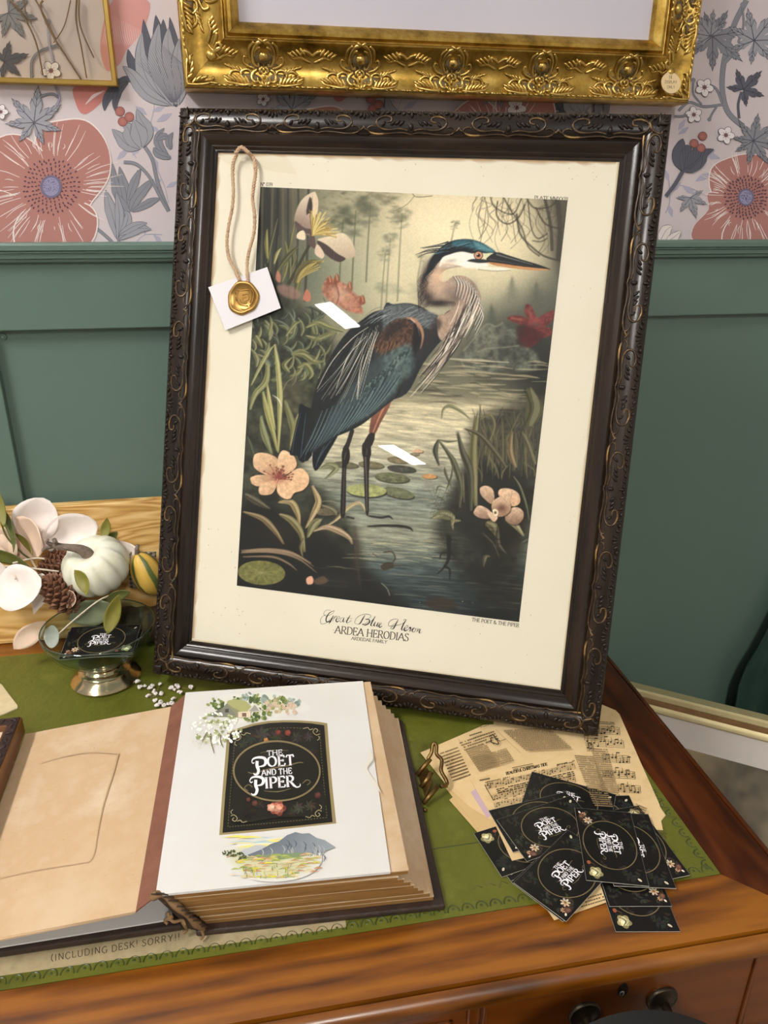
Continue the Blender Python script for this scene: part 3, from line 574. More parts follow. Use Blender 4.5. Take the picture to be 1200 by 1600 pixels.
def gold_unit(L):
    mb = MB()
    def line(pts, r, up=.0008, k=5, tp=True):
        Q = crs(pts, k); n = len(Q); mb.tube([(x, s, gz(s)+up) for x, s in Q], [1.6*r*(.4+.6*math.sin(math.pi*min(1, .2+.8*i/(n-1))) if tp else 1) for i in range(n)], 6)
    def lobe(x, s, a, l, wd, up=.001):
        mb.ball((x, s, gz(s)+up), (l*1.2, wd*1.25, wd*1.35), 8, 5, Matrix.Rotation(a, 3, 'Z'))
    # cartouche with a round boss
    mb.ball((0, .0345, gz(.0345)+.0015), (.0062, .0058, .0050), 14, 9)
    for m in (-1, 1):
        line([(m*.0015, .0465), (m*.0075, .0445), (m*.0115, .0385), (m*.0120, .031), (m*.0095, .0255), (m*.0060, .0250), (m*.0055, .0280)], .0016)
        line([(m*.0035, .0420), (m*.0085, .0400), (m*.0092, .0330), (m*.0070, .0280)], .0012)
        line([(m*.0100, .0460), (m*.0150, .0420), (m*.0160, .0350), (m*.0145, .0300)], .0013)
        line([(m*.001, .0245), (m*.0045, .0215), (m*.0040, .0180), (m*.0015, .0185)], .0012)
        line([(m*.0075, .0215), (m*.0120, .0185), (m*.0140, .0130), (m*.0110, .0085), (m*.0070, .0100), (m*.0075, .0135)], .0015)
        lobe(m*.0028, .0475, m*.5, .0032, .0014)
        # volutes at the foot, a crown of small curls, and a beaded rim
        line([(m*(.0205+rr*math.cos(t_)), .0150+rr*math.sin(t_)*.9) for rr, t_ in ((.0075, 3.4), (.0075, 2.4), (.0070, 1.5), (.0064, .6), (.0056, -.3), (.0046, -1.2), (.0034, -2.1), (.0022, -3.0))], .0012, .0010, 3)
        line([(m*.0105, .0225), (m*.0170, .0245), (m*.0225, .0285), (m*.0215, .0335), (m*.0180, .0325)], .0011)
        line([(m*.0240, .0170), (m*.0300, .0200), (m*.0360, .0190), (m*.0390, .0150), (m*.0360, .0125)], .0011)
        for i in range(5): lobe(m*(.0250+.0040*i), .0205+.0010*i, m*(1.0-.15*i), .0040, .0012, .0010)
        for i in range(9): lobe(m*(.004+.0068*i), .0042, 0, .0026, .0012, .0006)
        # shell spray at the outer edge
        for i in range(6):
            lobe(m*(.0185+.0046*i), .0085+.0016*i-.0002*i*i, m*(1.15-.12*i)+math.pi/2*0, .0068-.0003*i, .0016, .0012)
        line([(m*.0140, .0060), (m*.0240, .0048), (m*.0340, .0062), (m*.0420, .0080), (m*.0450, .0120)], .0013)
        lobe(m*.005, .0075, m*.8, .0040, .0015); lobe(m*.0015, .0060, m*1.2, .0036, .0014)
        # leafy scroll halfway to the next cartouche, hugging the inner edge
        c = m*L/2
        line([(c, .0360), (c-m*.0050, .0390), (c-m*.0105, .0400), (c-m*.0130, .0360), (c-m*.0105, .0330)], .0014)
        line([(c-m*.0020, .0300), (c-m*.0080, .0320), (c-m*.0140, .0345), (c-m*.0220, .0330), (c-m*.0255, .0385)], .0013)
        for i in range(4): lobe(c-m*(.0120+.0042*i), .0400-.0012*i, -m*(.9-.12*i), .0052, .0014, .0010)
    mb.ball((0, .0215, gz(.0215)+.001), (.0020, .0028, .0018), 8, 5); mb.ball((0, .0145, gz(.0145)+.001), (.0018, .0030, .0018), 8, 5)
    mb.cur = 1
    for m in (-1, 1): mb.ball((m*.0085, .0270, gz(.027)-.0003), (.0085, .0075, .0012), 10, 5); mb.ball((m*.016, .0105, gz(.0105)-.0004), (.014, .0075, .0012), 12, 5)
    mb.ball((0, .0370, gz(.037)-.0003), (.0125, .0105, .0016), 12, 5)
    return mb.mesh('cast_ornament', [GOLD2, GREYREC], True)
gn = 5; gL = (GW-.070)/gn
gu = gold_unit(gL)
for sd, n, l0, st in (('b', 5, .035, gL), ('t', 5, .035, gL), ('l', 4, .040, (GH-.08)/4), ('r', 4, .040, (GH-.08)/4)):
    for i in range(n): put('cast_ornament', gu, GR[sd], 0, rail_matrix(sd, l0+st*(i+.5), GW, GH))
mb = MB()
for q in range(2):
    f_ = (lambda p: p) if q == 0 else (lambda p: (p[1], p[0], p[2]))
    for i in range(5): c = f_((.012+.0055*i, .0075+.0035*math.sin(i*.9), .002)); mb.ball(c, (.0060, .0017, .0017), 8, 5, Matrix.Rotation((.9-.25*i) if q == 0 else math.pi/2-(.9-.25*i), 3, 'Z'))
    mb.tube([f_(p) for p in crs([(.004, .004, .003), (.016, .004, .002), (.028, .006, .001), (.034, .012, -.001)], 5)], .0015, 6)
    mb.tube([f_(p) for p in crs([(.044, .030, gz(.03)+.001), (.037, .037, gz(.037)+.001), (.040, .044, gz(.042)+.001), (.046, .042, gz(.042)+.001)], 5)], .0015, 6)
mb.ball((.033, .033, gz(.033)+.0015), (.0062, .0062, .0046), 12, 8)
gcm = mb.mesh('cast_corner', [GOLD2], True)
for sd, (a_, b_, r) in zip('blrt', ((0, 0, 0), (0, GH, -math.pi/2), (GW, 0, math.pi/2), (GW, GH, math.pi))):
    put('cast_corner', gcm, GR[sd], 0, Matrix.Translation((a_, b_, 0)) @ Matrix.Rotation(r, 4, 'Z'))
MB().box((.01, .01, -.039), (GW-.01, GH-.01, -.034)).build('backing_board', MATS['backing'], gold)
MNT = mat('mount_board', (214, 210, 222), .85)
q0 = at_y(640, -6, GF); q1 = at_y(975, 5, GF); mx0, mx1 = .28, q1[0]-a[0]; my = q1[2]-GZ+.004
mx0 = .235; mo = MB()
for bx_ in (((.06, .06, -.004), (GW-.06, my, -.0012)), ((.06, GH-.14, -.004), (GW-.06, GH-.06, -.0012)), ((.06, my, -.004), (mx0, GH-.14, -.0012)), ((mx1, my, -.004), (GW-.06, GH-.14, -.0012))): mo.box(*bx_)
mo.build('mount', MNT, gold)
pa = Art(); pa.poly([(mx0-.004, my-.004), (mx1+.004, my-.004), (mx1+.004, GH-.136), (mx0-.004, GH-.136)], (214, 200, 178))
for i in range(26):
    x = mx0+.03+(mx1-mx0-.06)*random.random(); pa.stroke([(x, my+.02), (x+random.uniform(-.02, .02), my+.1), (x+random.uniform(-.03, .03), my+.1+random.random()*.12)], [.003, .002, .001], (140, 132, 100))
pa.build('print', INK, gold, Matrix.Translation((0, 0, -.0036)), 'pale botanical print')
MB().box((.0655, .0655, -.0009), (GW-.0655, GH-.0655, .0001)).build('glass_pane', pane_mat('picture_glass'), gold)
# round price sticker on the lower right corner of the gold frame
sp = at_y(1043, 131, GF); sx, sy = sp[0]-a[0], sp[2]-GZ
stk = MB().lathe([(0, .0006), (.0128, .0006), (.0130, .0003), (.0130, -.0004)], n=32).build('price_sticker', mat('sticker', (222, 196, 150), .6), gold, 40); stk['label'] = 'round buff price sticker'
# it follows the slope of the cove
stk.matrix_basis = Matrix.Translation((sx, sy, gz(.03)+.0098)) @ Matrix.Rotation(-.32, 4, 'X')
sa = Art(None, 4e-6, 6.5e-4)
text(sa, '14', (-.003, .0045), (1, 0), .0042, (88, 72, 50), .12, .1, 0, .1); text(sa, 'DISPLAY', (-.0085, -.001), (1, 0), .0036, (88, 72, 50), .12, .1, 0, .1, fit=.017, jit=.05); text(sa, 'ONLY', (-.0055, -.0070), (1, 0), .0034, (88, 72, 50), .12, .1, 0, .1, fit=.011, jit=.05)
sa.build('handwriting', INK, stk)
# ================================================================ thin brass frame with pressed stems, upper left
BRASS = mat('brass', (196, 160, 82), .28, .95, noise=[(212, 178, 100)], scale=30)
BF = WALL-.012; c = at_y(184, 135, BF); BW, BH = .21, .27
BM = Matrix(((1, 0, 0, c[0]-BW), (0, 0, -1, BF), (0, 1, 0, c[2]), (0, 0, 0, 1)))
bf = thing('pressed_flower_frame', 'thin brass floating glass frame with dried stems on the wallpaper', 'frame', BM)
bprof = [(0, -.011), (0, 0), (.001, .0012), (.0048, .0012), (.0058, 0), (.0058, -.011)]
for sd in 'btlr': frame_rail(bprof, 0, 0, BW, BH, sd).build('frame_rail', BRASS, bf, 38)
MB().box((.004, .004, -.0035), (BW-.004, BH-.004, -.0020)).build('glass_pane', pane_mat('smoked_pane', (.985, .975, .95)), bf)
MB().box((.004, .004, -.0100), (BW-.004, BH-.004, -.0088)).build('glass_pane', pane_mat('smoked_pane'), bf)
STEM = mat('dried_stem', (104, 78, 50), .8, noise=[(132, 104, 70)], scale=60); SEED = mat('dried_seed_head', (150, 128, 92), .85, noise=[(120, 98, 66)], scale=80)
toB = lambda P: np.array([(lambda q: (q[0]-(c[0]-BW), q[2]-c[2]))(at_y(x/3, y/3, BF+.005)) for x, y in P])
for P, r in (([(45, 0), (100, 60), (165, 190), (200, 350)], .0011), ([(200, 0), (190, 40), (250, 170), (300, 250), (380, 372)], .0012), ([(150, -30), (200, 60), (260, 180)], .0009),
             ([(360, -20), (355, 90), (380, 220), (405, 365)], .001), ([(370, -10), (375, 120), (440, 270)], .0009), ([(110, -20), (120, 60), (150, 110)], .0008), ([(330, 0), (300, 120), (250, 200)], .0007)):
    Q = crs(toB(P), 5); MB().tube([(p[0], p[1], -.0062) for p in Q], [r*(1-.3*i/len(Q)) for i in range(len(Q))], 6).build('dried_stem', STEM, bf, True)
for k in range(9):
    mb = MB(); cx0, cy0 = .05+.016*k+.004*random.random(), .19+.05*random.random()
    for i in range(14): an = random.uniform(0, 6.28); mb.tube([(cx0, cy0, -.0062), (cx0+.018*math.cos(an)*random.uniform(.5, 1), cy0+.018*math.sin(an), -.0062)], [.0007, .0012], 5, .6)
    mb.tube([(cx0, cy0, -.0062), (.03+.016*k, .13, -.0062)], .0008, 5); mb.build('seed_head', SEED, bf, True)
# ================================================================ the heron print: painted vertex by vertex
AX0, AX1, AY0, AY1 = .1010, .4476, .1235, .5945
_q = toP(np.array([(407, 292), (887, 313), (811, 972), (370, 915)], float))
AC = _q   # corners of the printed picture on the sheet: TL TR BR BL
NXG, NYG = 480, 660
_s, _t = np.meshgrid(np.linspace(0, 1, NXG), np.linspace(0, 1, NYG))
_P = (AC[0]*((1-_s)*(1-_t))[..., None]+AC[1]*(_s*(1-_t))[..., None]+AC[2]*(_s*_t)[..., None]+AC[3]*((1-_s)*_t)[..., None])
_W = _BL+_P[..., :1]*_u+_P[..., 1:]*_v-_nn*(PD-.0002)
_px = project(_W); PT = Paint(_px[..., 0], _px[..., 1], (112, 108, 82)); rnd = random.Random(3)
X, Y = PT.X, PT.Y
# -- sky, haze and water in broad soft passes
for q in [(640, 330, 120, 60, (176, 164, 122), .9), (740, 350, 120, 90, (206, 192, 148), .95), (700, 420, 120, 90, (198, 186, 144), .9), (640, 440, 110, 80, (184, 176, 136), .85), (800, 420, 60, 80, (190, 178, 136), .8), (700, 360, 50, 18, (224, 212, 170), .7), (745, 375, 60, 14, (226, 216, 172), .6),
          (540, 370, 70, 60, (150, 148, 114), .8), (520, 440, 60, 60, (120, 126, 100), .7), (400, 370, 45, 110, (42, 44, 34), .95), (430, 330, 60, 60, (62, 58, 44), .8), (400, 500, 60, 90, (44, 50, 40), .9), (470, 420, 40, 60, (84, 92, 74), .7),
          (870, 340, 34, 70, (98, 92, 74), .9), (885, 400, 26, 110, (78, 74, 62), .9), (850, 470, 50, 50, (76, 80, 70), .85), (800, 500, 60, 40, (84, 88, 76), .8), (720, 500, 40, 40, (128, 128, 102), .6),
          (830, 540, 80, 50, (46, 48, 42), .95), (760, 550, 80, 40, (70, 72, 62), .8), (850, 590, 60, 50, (34, 36, 32), .9), (640, 560, 70, 50, (92, 92, 74), .6)]:
    PT.blob(*q[:4], q[4], q[5])
for q in [(700, 345, 110, 50, (224, 202, 156), .7), (640, 420, 70, 70, (206, 190, 146), .6), (780, 400, 70, 60, (214, 196, 150), .6), (560, 330, 50, 40, (150, 140, 104), .5), (395, 340, 36, 80, (26, 28, 22), .9), (400, 470, 40, 80, (34, 38, 30), .8)]: PT.blob(*q[:4], q[4], q[5])
wy = 610+(X-640)*.02
m = np.clip((Y-wy)/26, 0, 1); m = m*m*(3-2*m)
t1 = np.clip((Y-610)/330, 0, 1)[..., None]
WAT = np.array([(158, 146, 110), (186, 174, 136), (158, 154, 126), (114, 122, 108), (126, 128, 106), (66, 78, 76), (40, 48, 48)], float)
tt = np.clip((Y-610)/56, 0, 5.999); ii = tt.astype(int); ff = (tt-ii)[..., None]; wc = WAT[ii]*(1-ff)+WAT[np.minimum(ii+1, 6)]*ff
rip = fbm(X/26+Y*.02, (Y-X*.10)/3.2, 11, 4); wc = wc*(0.70+.6*rip)[..., None]
PT.C = PT.C*(1-m[..., None])+wc*m[..., None]
# -- distant trees
def frond(cx, cy, R, col, n=26, a=.6):
    for i in range(n):
        an = rnd.uniform(0, 6.28); r = R*rnd.uniform(.3, 1)
        PT.blob(cx+r*.8*math.cos(an), cy+r*.55*math.sin(an), R*rnd.uniform(.18, .38), R*rnd.uniform(.08, .18), col, a*rnd.uniform(.4, 1), rnd.uniform(-.5, .5))
for x in range(10):
    xx = 410+x*8; PT.line([(xx, 292), (xx+rnd.uniform(-2, 3), 360), (xx+rnd.uniform(-6, 2), 470)], rnd.choice([2, 3, 5]), (34, 34, 26) if x % 2 else (96, 88, 66), .75, 1.6)
for (x, y0, y1, R, c) in [(552, 330, 470, 30, (92, 96, 74)), (575, 318, 440, 26, (100, 102, 80)), (624, 335, 470, 20, (128, 126, 98)), (606, 372, 480, 16, (134, 132, 104)), (708, 348, 378, 9, (146, 140, 108)), (598, 395, 490, 12, (130, 130, 104)), (532, 345, 470, 24, (88, 92, 70)), (655, 400, 440, 8, (150, 146, 114))]:
    PT.line([(x+4, y0), (x, (y0+y1)/2), (x-3, y1)], [1.4, 2.2, 2.6], tuple(v-18 for v in c), .7, 1.0); frond(x+3, y0, R, tuple(v-16 for v in c), 22, .55); frond(x+2, y0+R*.9, R*.8, c, 14, .5)
for i in range(60): frond(rnd.uniform(480, 640), rnd.uniform(292, 350), 14, (86, 84, 62), 3, .35)
frond(610, 305, 24, (116, 108, 80), 20, .5); frond(640, 455, 26, (140, 138, 108), 10, .4); frond(605, 450, 24, (118, 120, 94), 14, .5)
# conical trees and rocks to the right
for (x, y, w_, h_, c) in [(768, 500, 18, 40, (74, 80, 66)), (800, 455, 16, 36, (110, 110, 88)), (838, 470, 24, 50, (84, 86, 72)), (745, 505, 10, 22, (104, 106, 86))]:
    for j in range(9): PT.blob(x, y-h_/2+h_*j/8, w_*(.15+.85*j/8)*.8, 5, c, .6, ns=.8, seed=j)
PT.use(600, 290, 4)
PT.poly([(470, 1080), (500, 1030), (560, 960), (640, 870), (700, 880), (740, 860), (840, 900), (860, 960), (900, 1010), (960, 1060), (940, 1150), (700, 1170), (520, 1160)], (82, 84, 72), 5, .9, tex=.5, tsc=8)
PT.poly([(560, 960), (640, 875), (690, 885), (720, 930), (700, 1010), (620, 1040)], (110, 110, 92), 6, .55, tex=.4, tsc=5); PT.poly([(700, 1010), (760, 940), (850, 980), (880, 1040), (800, 1090)], (64, 66, 58), 5, .7, tex=.4)
for P in ([(500, 1030), (560, 960), (640, 868), (700, 880), (740, 858)], [(590, 1040), (640, 1020), (760, 1010), (840, 1000)], [(480, 1090), (520, 1150), (640, 1165)]): PT.line(P, 8, (150, 148, 124), .45, 1.4)
# dark red flower, upper right
for P in ([(930, 850), (880, 800), (890, 740), (925, 760), (950, 830)], [(930, 860), (860, 870), (770, 830), (830, 810), (900, 830)], [(950, 850), (990, 810), (1060, 780), (1055, 840), (1000, 880)], [(900, 870), (860, 960), (900, 1010), (960, 980), (980, 900)], [(960, 880), (1040, 890), (1050, 930), (980, 950)]):
    PT.poly(P, (116, 46, 44), 1.6, .85, tex=.3, tsc=3)
PT.poly([(880, 870), (830, 900), (850, 1000), (930, 1000), (1000, 930)], (66, 30, 30), 4, .7); PT.blob(945, 845, 40, 30, (150, 60, 56), .7); PT.line([(860, 840), (800, 828)], 12, (160, 82, 62), .7, 1.2); PT.line([(905, 780), (925, 830)], 10, (150, 80, 68), .6, 1.2)
# hanging roots, upper right
for i in range(46):
    x = rnd.uniform(560, 1130); y = rnd.uniform(20, 160); L = rnd.uniform(80, 330)
    PT.line([(x, y), (x+rnd.uniform(-60, 30), y+L*.35), (x+rnd.uniform(-40, 60), y+L*.7), (x+rnd.uniform(-50, 50), y+L)], rnd.choice([3, 4, 6]), (84, 74, 54), .55, .7)
for P, w_ in (([(660, 40), (690, 130), (800, 180), (850, 100), (870, 40)], 8), ([(710, 100), (705, 190), (770, 240), (840, 200), (880, 120)], 9), ([(830, 180), (850, 300), (920, 380), (1000, 440), (1100, 470)], 12), ([(880, 60), (940, 140), (1040, 130), (1080, 90)], 10), ([(950, 140), (1010, 240), (1110, 265), (1130, 220)], 10), ([(900, 100), (920, 260), (960, 330), (1020, 300)], 8), ([(740, 60), (790, 150), (860, 260), (900, 380), (970, 440)], 9), ([(1000, 60), (1040, 240), (1050, 400)], 20), ([(1080, 60), (1100, 250), (1090, 450)], 30), ([(1020, 330), (980, 350), (930, 345)], 7)):
    PT.line(P, w_, (58, 52, 42), .75, .9)
PT.poly([(1030, 40), (1200, 40), (1200, 700), (1090, 560), (1060, 400), (1080, 200)], (64, 60, 50), 10, .55)
PT.line([(170, 30), (200, 70), (300, 65)], 6, (90, 84, 62), .7); PT.line([(60, 160), (140, 120), (190, 65)], 5, (100, 94, 70), .6)
# water streaks under the far bank
for i in range(90):
    x = rnd.uniform(60, 980); y = rnd.uniform(1080, 1420); L = rnd.uniform(60, 260); dk = rnd.random() < .5
    PT.line([(x, y), (x+L/2, y+rnd.uniform(-4, 8)), (x+L, y+rnd.uniform(0, 18))], [2, rnd.uniform(6, 16), 2], (64, 58, 46) if dk else (176, 162, 122), .55, .9)
PT.line([(350, 1078), (520, 1090), (780, 1105)], [4, 12, 4], (176, 168, 134), .8, .8); PT.line([(340, 1170), (500, 1160), (700, 1175), (960, 1200)], [6, 20, 12, 4], (150, 140, 104), .7, 1)
# -- left bank foliage
PT.use(0, 0, 1)
PT.poly([(370, 470), (470, 480), (520, 540), (500, 640), (470, 720), (520, 780), (560, 850), (560, 960), (360, 930)], (46, 48, 36), 14, .92, tex=.6, tsc=12)
PT.poly([(370, 800), (430, 790), (500, 830), (560, 880), (640, 950), (640, 985), (360, 930)], (30, 29, 24), 16, .9)
PT.poly([(385, 480), (470, 490), (510, 520), (500, 600), (440, 640), (385, 640)], (58, 64, 48), 10, .6, tex=.7, tsc=9)
def leaf(pts, wd, col, hi, a=.95, rib=True):
    PT.line(pts, [wd*.15, wd*.8, wd, wd*.6, wd*.1], col, a, .8); P = np.array(pts, float)
    PT.line(P+np.array([wd*.16, -wd*.05]), [.2*wd, .34*wd, .3*wd, .1*wd], hi, .6, .9)
    if rib: PT.line(P-np.array([wd*.2, 0]), [.05*wd, .12*wd, .1*wd], tuple(v*.5 for v in col), .5, .8)
PT.use(370, 480, 4.444)
for i in range(70):
    x, y = rnd.uniform(100, 620), rnd.uniform(40, 560); an = rnd.uniform(-2.4, -.4); L = rnd.uniform(60, 150); g = rnd.choice([(92, 96, 58), (70, 78, 56), (110, 108, 66), (52, 58, 44), (84, 94, 76)])
    leaf([(x, y), (x+.35*L*math.cos(an+.3), y+.35*L*math.sin(an+.3)), (x+.7*L*math.cos(an), y+.7*L*math.sin(an)), (x+L*math.cos(an-.2), y+L*math.sin(an-.2))], rnd.uniform(16, 40), g, tuple(v+40 for v in g), .8)
for P, w_ in (([(480, 140), (560, 110), (640, 140), (740, 170)], 50), ([(480, 200), (560, 220), (640, 190), (700, 180)], 46), ([(340, 200), (400, 120), (440, 100)], 30), ([(380, 330), (460, 330), (540, 380), (610, 370)], 46), ([(380, 320), (440, 300), (500, 320)], 26), ([(420, 420), (480, 400), (520, 460), (500, 500)], 46), ([(220, 190), (240, 120), (230, 60)], 26), ([(130, 200), (150, 230), (175, 280)], 40), ([(360, 450), (330, 400), (380, 350)], 40)):
    leaf(P, w_, (96, 98, 58), (158, 152, 96), .9)
PT.line([(405, 440), (390, 490), (350, 520), (320, 580), (315, 610)], 7, (132, 130, 78), .9)
PT.blob(380, 590, 70, 90, (66, 62, 46), .7)
for i in range(30): PT.blob(rnd.uniform(330, 500), rnd.uniform(480, 740), 22, 14, (98, 94, 66), .35, rnd.uniform(-1, 1))
# tall blades
for P, w_, c in (([(100, 540), (160, 420), (220, 310), (262, 262)], 26, (136, 134, 78)), ([(262, 262), (285, 420), (300, 620), (295, 820), (285, 1010)], 40, (150, 146, 84)), ([(90, 710), (130, 600), (200, 520), (215, 420), (200, 385)], 46, (120, 120, 70)), ([(180, 590), (210, 720), (250, 860), (280, 1000)], 44, (140, 136, 74)), ([(210, 540), (235, 700), (265, 850)], 30, (158, 152, 84)), ([(165, 760), (185, 860), (215, 950), (240, 1020)], 50, (112, 116, 74)), ([(330, 650), (370, 760), (390, 860), (370, 990)], 50, (104, 104, 62)), ([(425, 740), (400, 840), (370, 960)], 26, (128, 122, 66)), ([(70, 900), (100, 980), (130, 1080)], 40, (60, 66, 50))):
    leaf(P, w_, c, tuple(min(255, v+26) for v in c), .95)
PT.line([(248, 610), (290, 640), (312, 690)], [2, 10, 2], (206, 202, 186), .8)
# -- magnolia bloom, buds and red flower at the upper left
PT.use(300, 220, 3.75)
for i in range(16):
    x = 400+rnd.uniform(0, 240); L = rnd.uniform(80, 260); y = rnd.uniform(680, 900); leaf([(x, y), (x+20, y-L*.4), (x+rnd.uniform(0, 60), y-L)], rnd.uniform(8, 24), rnd.choice([(72, 76, 44), (96, 94, 50), (52, 58, 40)]), (146, 136, 74), .85)
leaf([(440, 690), (436, 600), (438, 520)], 26, (104, 100, 52), (176, 164, 84)); leaf([(500, 760), (560, 680), (620, 620)], 34, (66, 68, 40), (110, 104, 56)); leaf([(480, 720), (500, 660), (520, 630)], 20, (140, 132, 70), (190, 180, 104))
PT.line([(690, 610), (650, 680), (610, 760), (560, 850)], [16, 18, 20], (56, 54, 32), .95)
PT.poly([(720, 300), (665, 325), (625, 375), (600, 450), (605, 500), (640, 520), (670, 500), (690, 420), (685, 370)], (190, 168, 142), .9, col2=(120, 98, 82), g=(650, 340, 620, 520)); PT.poly([(720, 300), (740, 350), (735, 420), (715, 450), (700, 400), (705, 340)], (196, 172, 136), .8)
PT.poly([(690, 330), (706, 370), (700, 430), (680, 450), (670, 410)], (52, 40, 36), 1.2, .9); PT.poly([(690, 425), (650, 470), (640, 520), (690, 555), (705, 500)], (168, 140, 120), .8, col2=(120, 96, 84), g=(690, 430, 650, 540))
PT.poly([(605, 470), (610, 510), (650, 540), (690, 550), (680, 600), (720, 630), (720, 570), (700, 520), (660, 510)], (84, 66, 60), .9); PT.poly([(620, 540), (615, 570), (660, 580), (663, 545), (650, 525)], (206, 186, 150), .8)
PT.poly([(735, 585), (800, 560), (880, 540), (930, 580), (955, 640), (950, 680), (900, 690), (840, 650)], (200, 180, 146), .9, col2=(170, 146, 118), g=(850, 560, 860, 690)); PT.poly([(735, 585), (790, 610), (850, 660), (900, 690), (860, 710), (800, 680), (750, 630)], (70, 54, 50), 1.0); PT.poly([(730, 610), (720, 660), (760, 690), (775, 665), (750, 620)], (196, 168, 138), .8)
for i in range(70):
    an = rnd.uniform(-1.7, .1); L = rnd.uniform(60, 165); PT.line([(705, 555), (705+L*.5*math.cos(an), 555+L*.5*math.sin(an)-8), (705+L*math.cos(an), 555+L*math.sin(an))], [2, 5, 7], rnd.choice([(150, 120, 52), (190, 158, 76), (122, 98, 44), (206, 178, 96)]), .85, .7)
leaf([(610, 830), (640, 770), (700, 720), (760, 710)], 70, (92, 84, 44), (190, 164, 76)); 
for i in range(8): PT.line([(620, 820), (680, 750+i*4), (735+rnd.uniform(-10, 25), 705+i*7)], [3, 6, 5], (180, 152, 66) if i % 2 else (96, 86, 42), .8)
PT.poly([(500, 760), (520, 790), (515, 830), (490, 810)], (190, 110, 84), 1.5, .8); PT.poly([(670, 870), (695, 900), (690, 940), (650, 930)], (184, 100, 76), 1.3, .9); PT.poly([(500, 850), (580, 850), (640, 900), (600, 930), (520, 900)], (150, 104, 92), 3, .6)
PT.poly([(770, 840), (800, 800), (850, 820), (900, 840), (960, 900), (1010, 920), (990, 960), (1000, 1010), (920, 1000), (850, 960), (800, 930), (765, 890)], (158, 92, 68), 2.2, .95, tex=.4, tsc=4)
for x, y in ((808, 815), (850, 805), (925, 850), (1000, 930)): PT.poly([(x-22, y+28), (x-8, y-22), (x+8, y-18), (x+14, y+24)], (128, 66, 44), 1.2, .9); PT.line([(x-4, y-20), (x+2, y+10)], 7, (190, 130, 86), .8)
PT.blob(870, 900, 60, 50, (186, 150, 120), .7); PT.blob(930, 960, 40, 30, (176, 120, 94), .7); PT.line([(840, 830), (860, 900), (850, 950)], 8, (96, 48, 36), .6, 1.4)
# -- lily pads, reeds and the near water
PT.use(350, 700, 4)
def pad(x, y, rx, ry, c, rot=0, rays=10):
    t = np.linspace(0, 6.283, 26)[:-1]; ca, sa = math.cos(rot), math.sin(rot); e = [(x+rx*math.cos(q)*ca-ry*math.sin(q)*sa, y+rx*math.cos(q)*sa+ry*math.sin(q)*ca) for q in t]
    PT.poly([(p[0]+4, p[1]+ry*.25) for p in e], (34, 34, 28), 1.4, .8); PT.poly(e, c, .8, tex=.25, tsc=5)
    for i in range(rays): q = i*6.283/rays+.2; PT.line([(x, y), (x+.9*rx*math.cos(q)*ca-.9*ry*math.sin(q)*sa, y+.9*rx*math.cos(q)*sa+.9*ry*math.sin(q)*ca)], [5, 2], tuple(v+28 for v in c), .5, .8)
for i in range(60):
    x = rnd.uniform(600, 1400); y = rnd.uniform(60, 420); L = rnd.uniform(40, 200); PT.line([(x, y), (x+L/2, y+rnd.uniform(-6, 6)), (x+L, y+L*.08)], [2, rnd.uniform(4, 10), 2], rnd.choice([(84, 82, 64), (60, 62, 52), (176, 168, 132)]), .45, .9)
pad(760, 105, 80, 20, (88, 84, 60), .1, 5); pad(920, 105, 80, 22, (104, 96, 66), .1, 4); pad(1090, 75, 70, 20, (112, 100, 70), .1, 5); pad(1110, 130, 90, 22, (64, 64, 54), .1, 5); pad(1050, 185, 110, 30, (92, 94, 64), .1, 6); pad(1090, 280, 100, 32, (92, 96, 66), .22, 6); pad(1285, 178, 45, 16, (176, 122, 66), .05, 4); pad(1210, 20, 34, 12, (178, 138, 102), .05, 3); pad(1190, 40, 30, 10, (120, 108, 80), 0, 3)
pad(890, 265, 125, 40, (142, 146, 82), .05, 9); pad(235, 780, 148, 76, (104, 102, 50), .06, 12); pad(640, 400, 70, 24, (92, 84, 60), 0, 0)
PT.blob(400, 520, 220, 90, (52, 46, 36), .5)
for P, w_, c in (([(120, 400), (240, 440), (320, 520), (370, 600)], 40, (116, 96, 60)), ([(340, 340), (420, 340), (460, 410), (470, 480)], 44, (140, 118, 72)), ([(345, 415), (420, 450), (480, 530), (500, 650)], 50, (112, 102, 60)), ([(550, 240), (590, 330), (560, 410), (510, 500)], 46, (150, 126, 80)), ([(600, 450), (560, 480), (520, 560)], 56, (108, 104, 62)), ([(890, 410), (850, 345), (780, 370), (700, 450), (600, 510)], 26, (158, 136, 92)), ([(560, 520), (640, 495), (720, 520), (780, 560), (800, 600)], 40, (150, 122, 88)), ([(110, 650), (250, 640), (420, 660), (540, 720)], 26, (128, 104, 76)), ([(130, 290), (200, 330), (280, 380)], 50, (74, 66, 48)), ([(500, 560), (480, 620), (490, 680)], 22, (96, 86, 54)), ([(610, 360), (680, 390), (700, 420)], 40, (92, 84, 58)), ([(600, 130), (660, 110), (700, 130), (640, 190)], 50, (100, 102, 66))):
    leaf(P, w_, c, tuple(min(255, v+44) for v in c), .92)
for P in ([(110, 655), (300, 650), (460, 690), (580, 780)], [(120, 680), (300, 680), (400, 720), (455, 765)], [(110, 640), (280, 632), (430, 655), (560, 740)]): PT.line(P, [6, 14, 12, 3], (138, 112, 84), .8, .8)
for i in range(80):
    x = rnd.uniform(560, 1400); y = rnd.uniform(560, 860); L = rnd.uniform(50, 230); lt = y < 720+rnd.uniform(-60, 60) and x > 640
    PT.line([(x, y), (x+L/2, y+rnd.uniform(-3, 6)), (x+L, y+L*.07)], [2, rnd.uniform(3, 9), 2], (188, 178, 134) if lt else rnd.choice([(34, 38, 36), (50, 60, 60), (110, 112, 92)]), .5, .8)
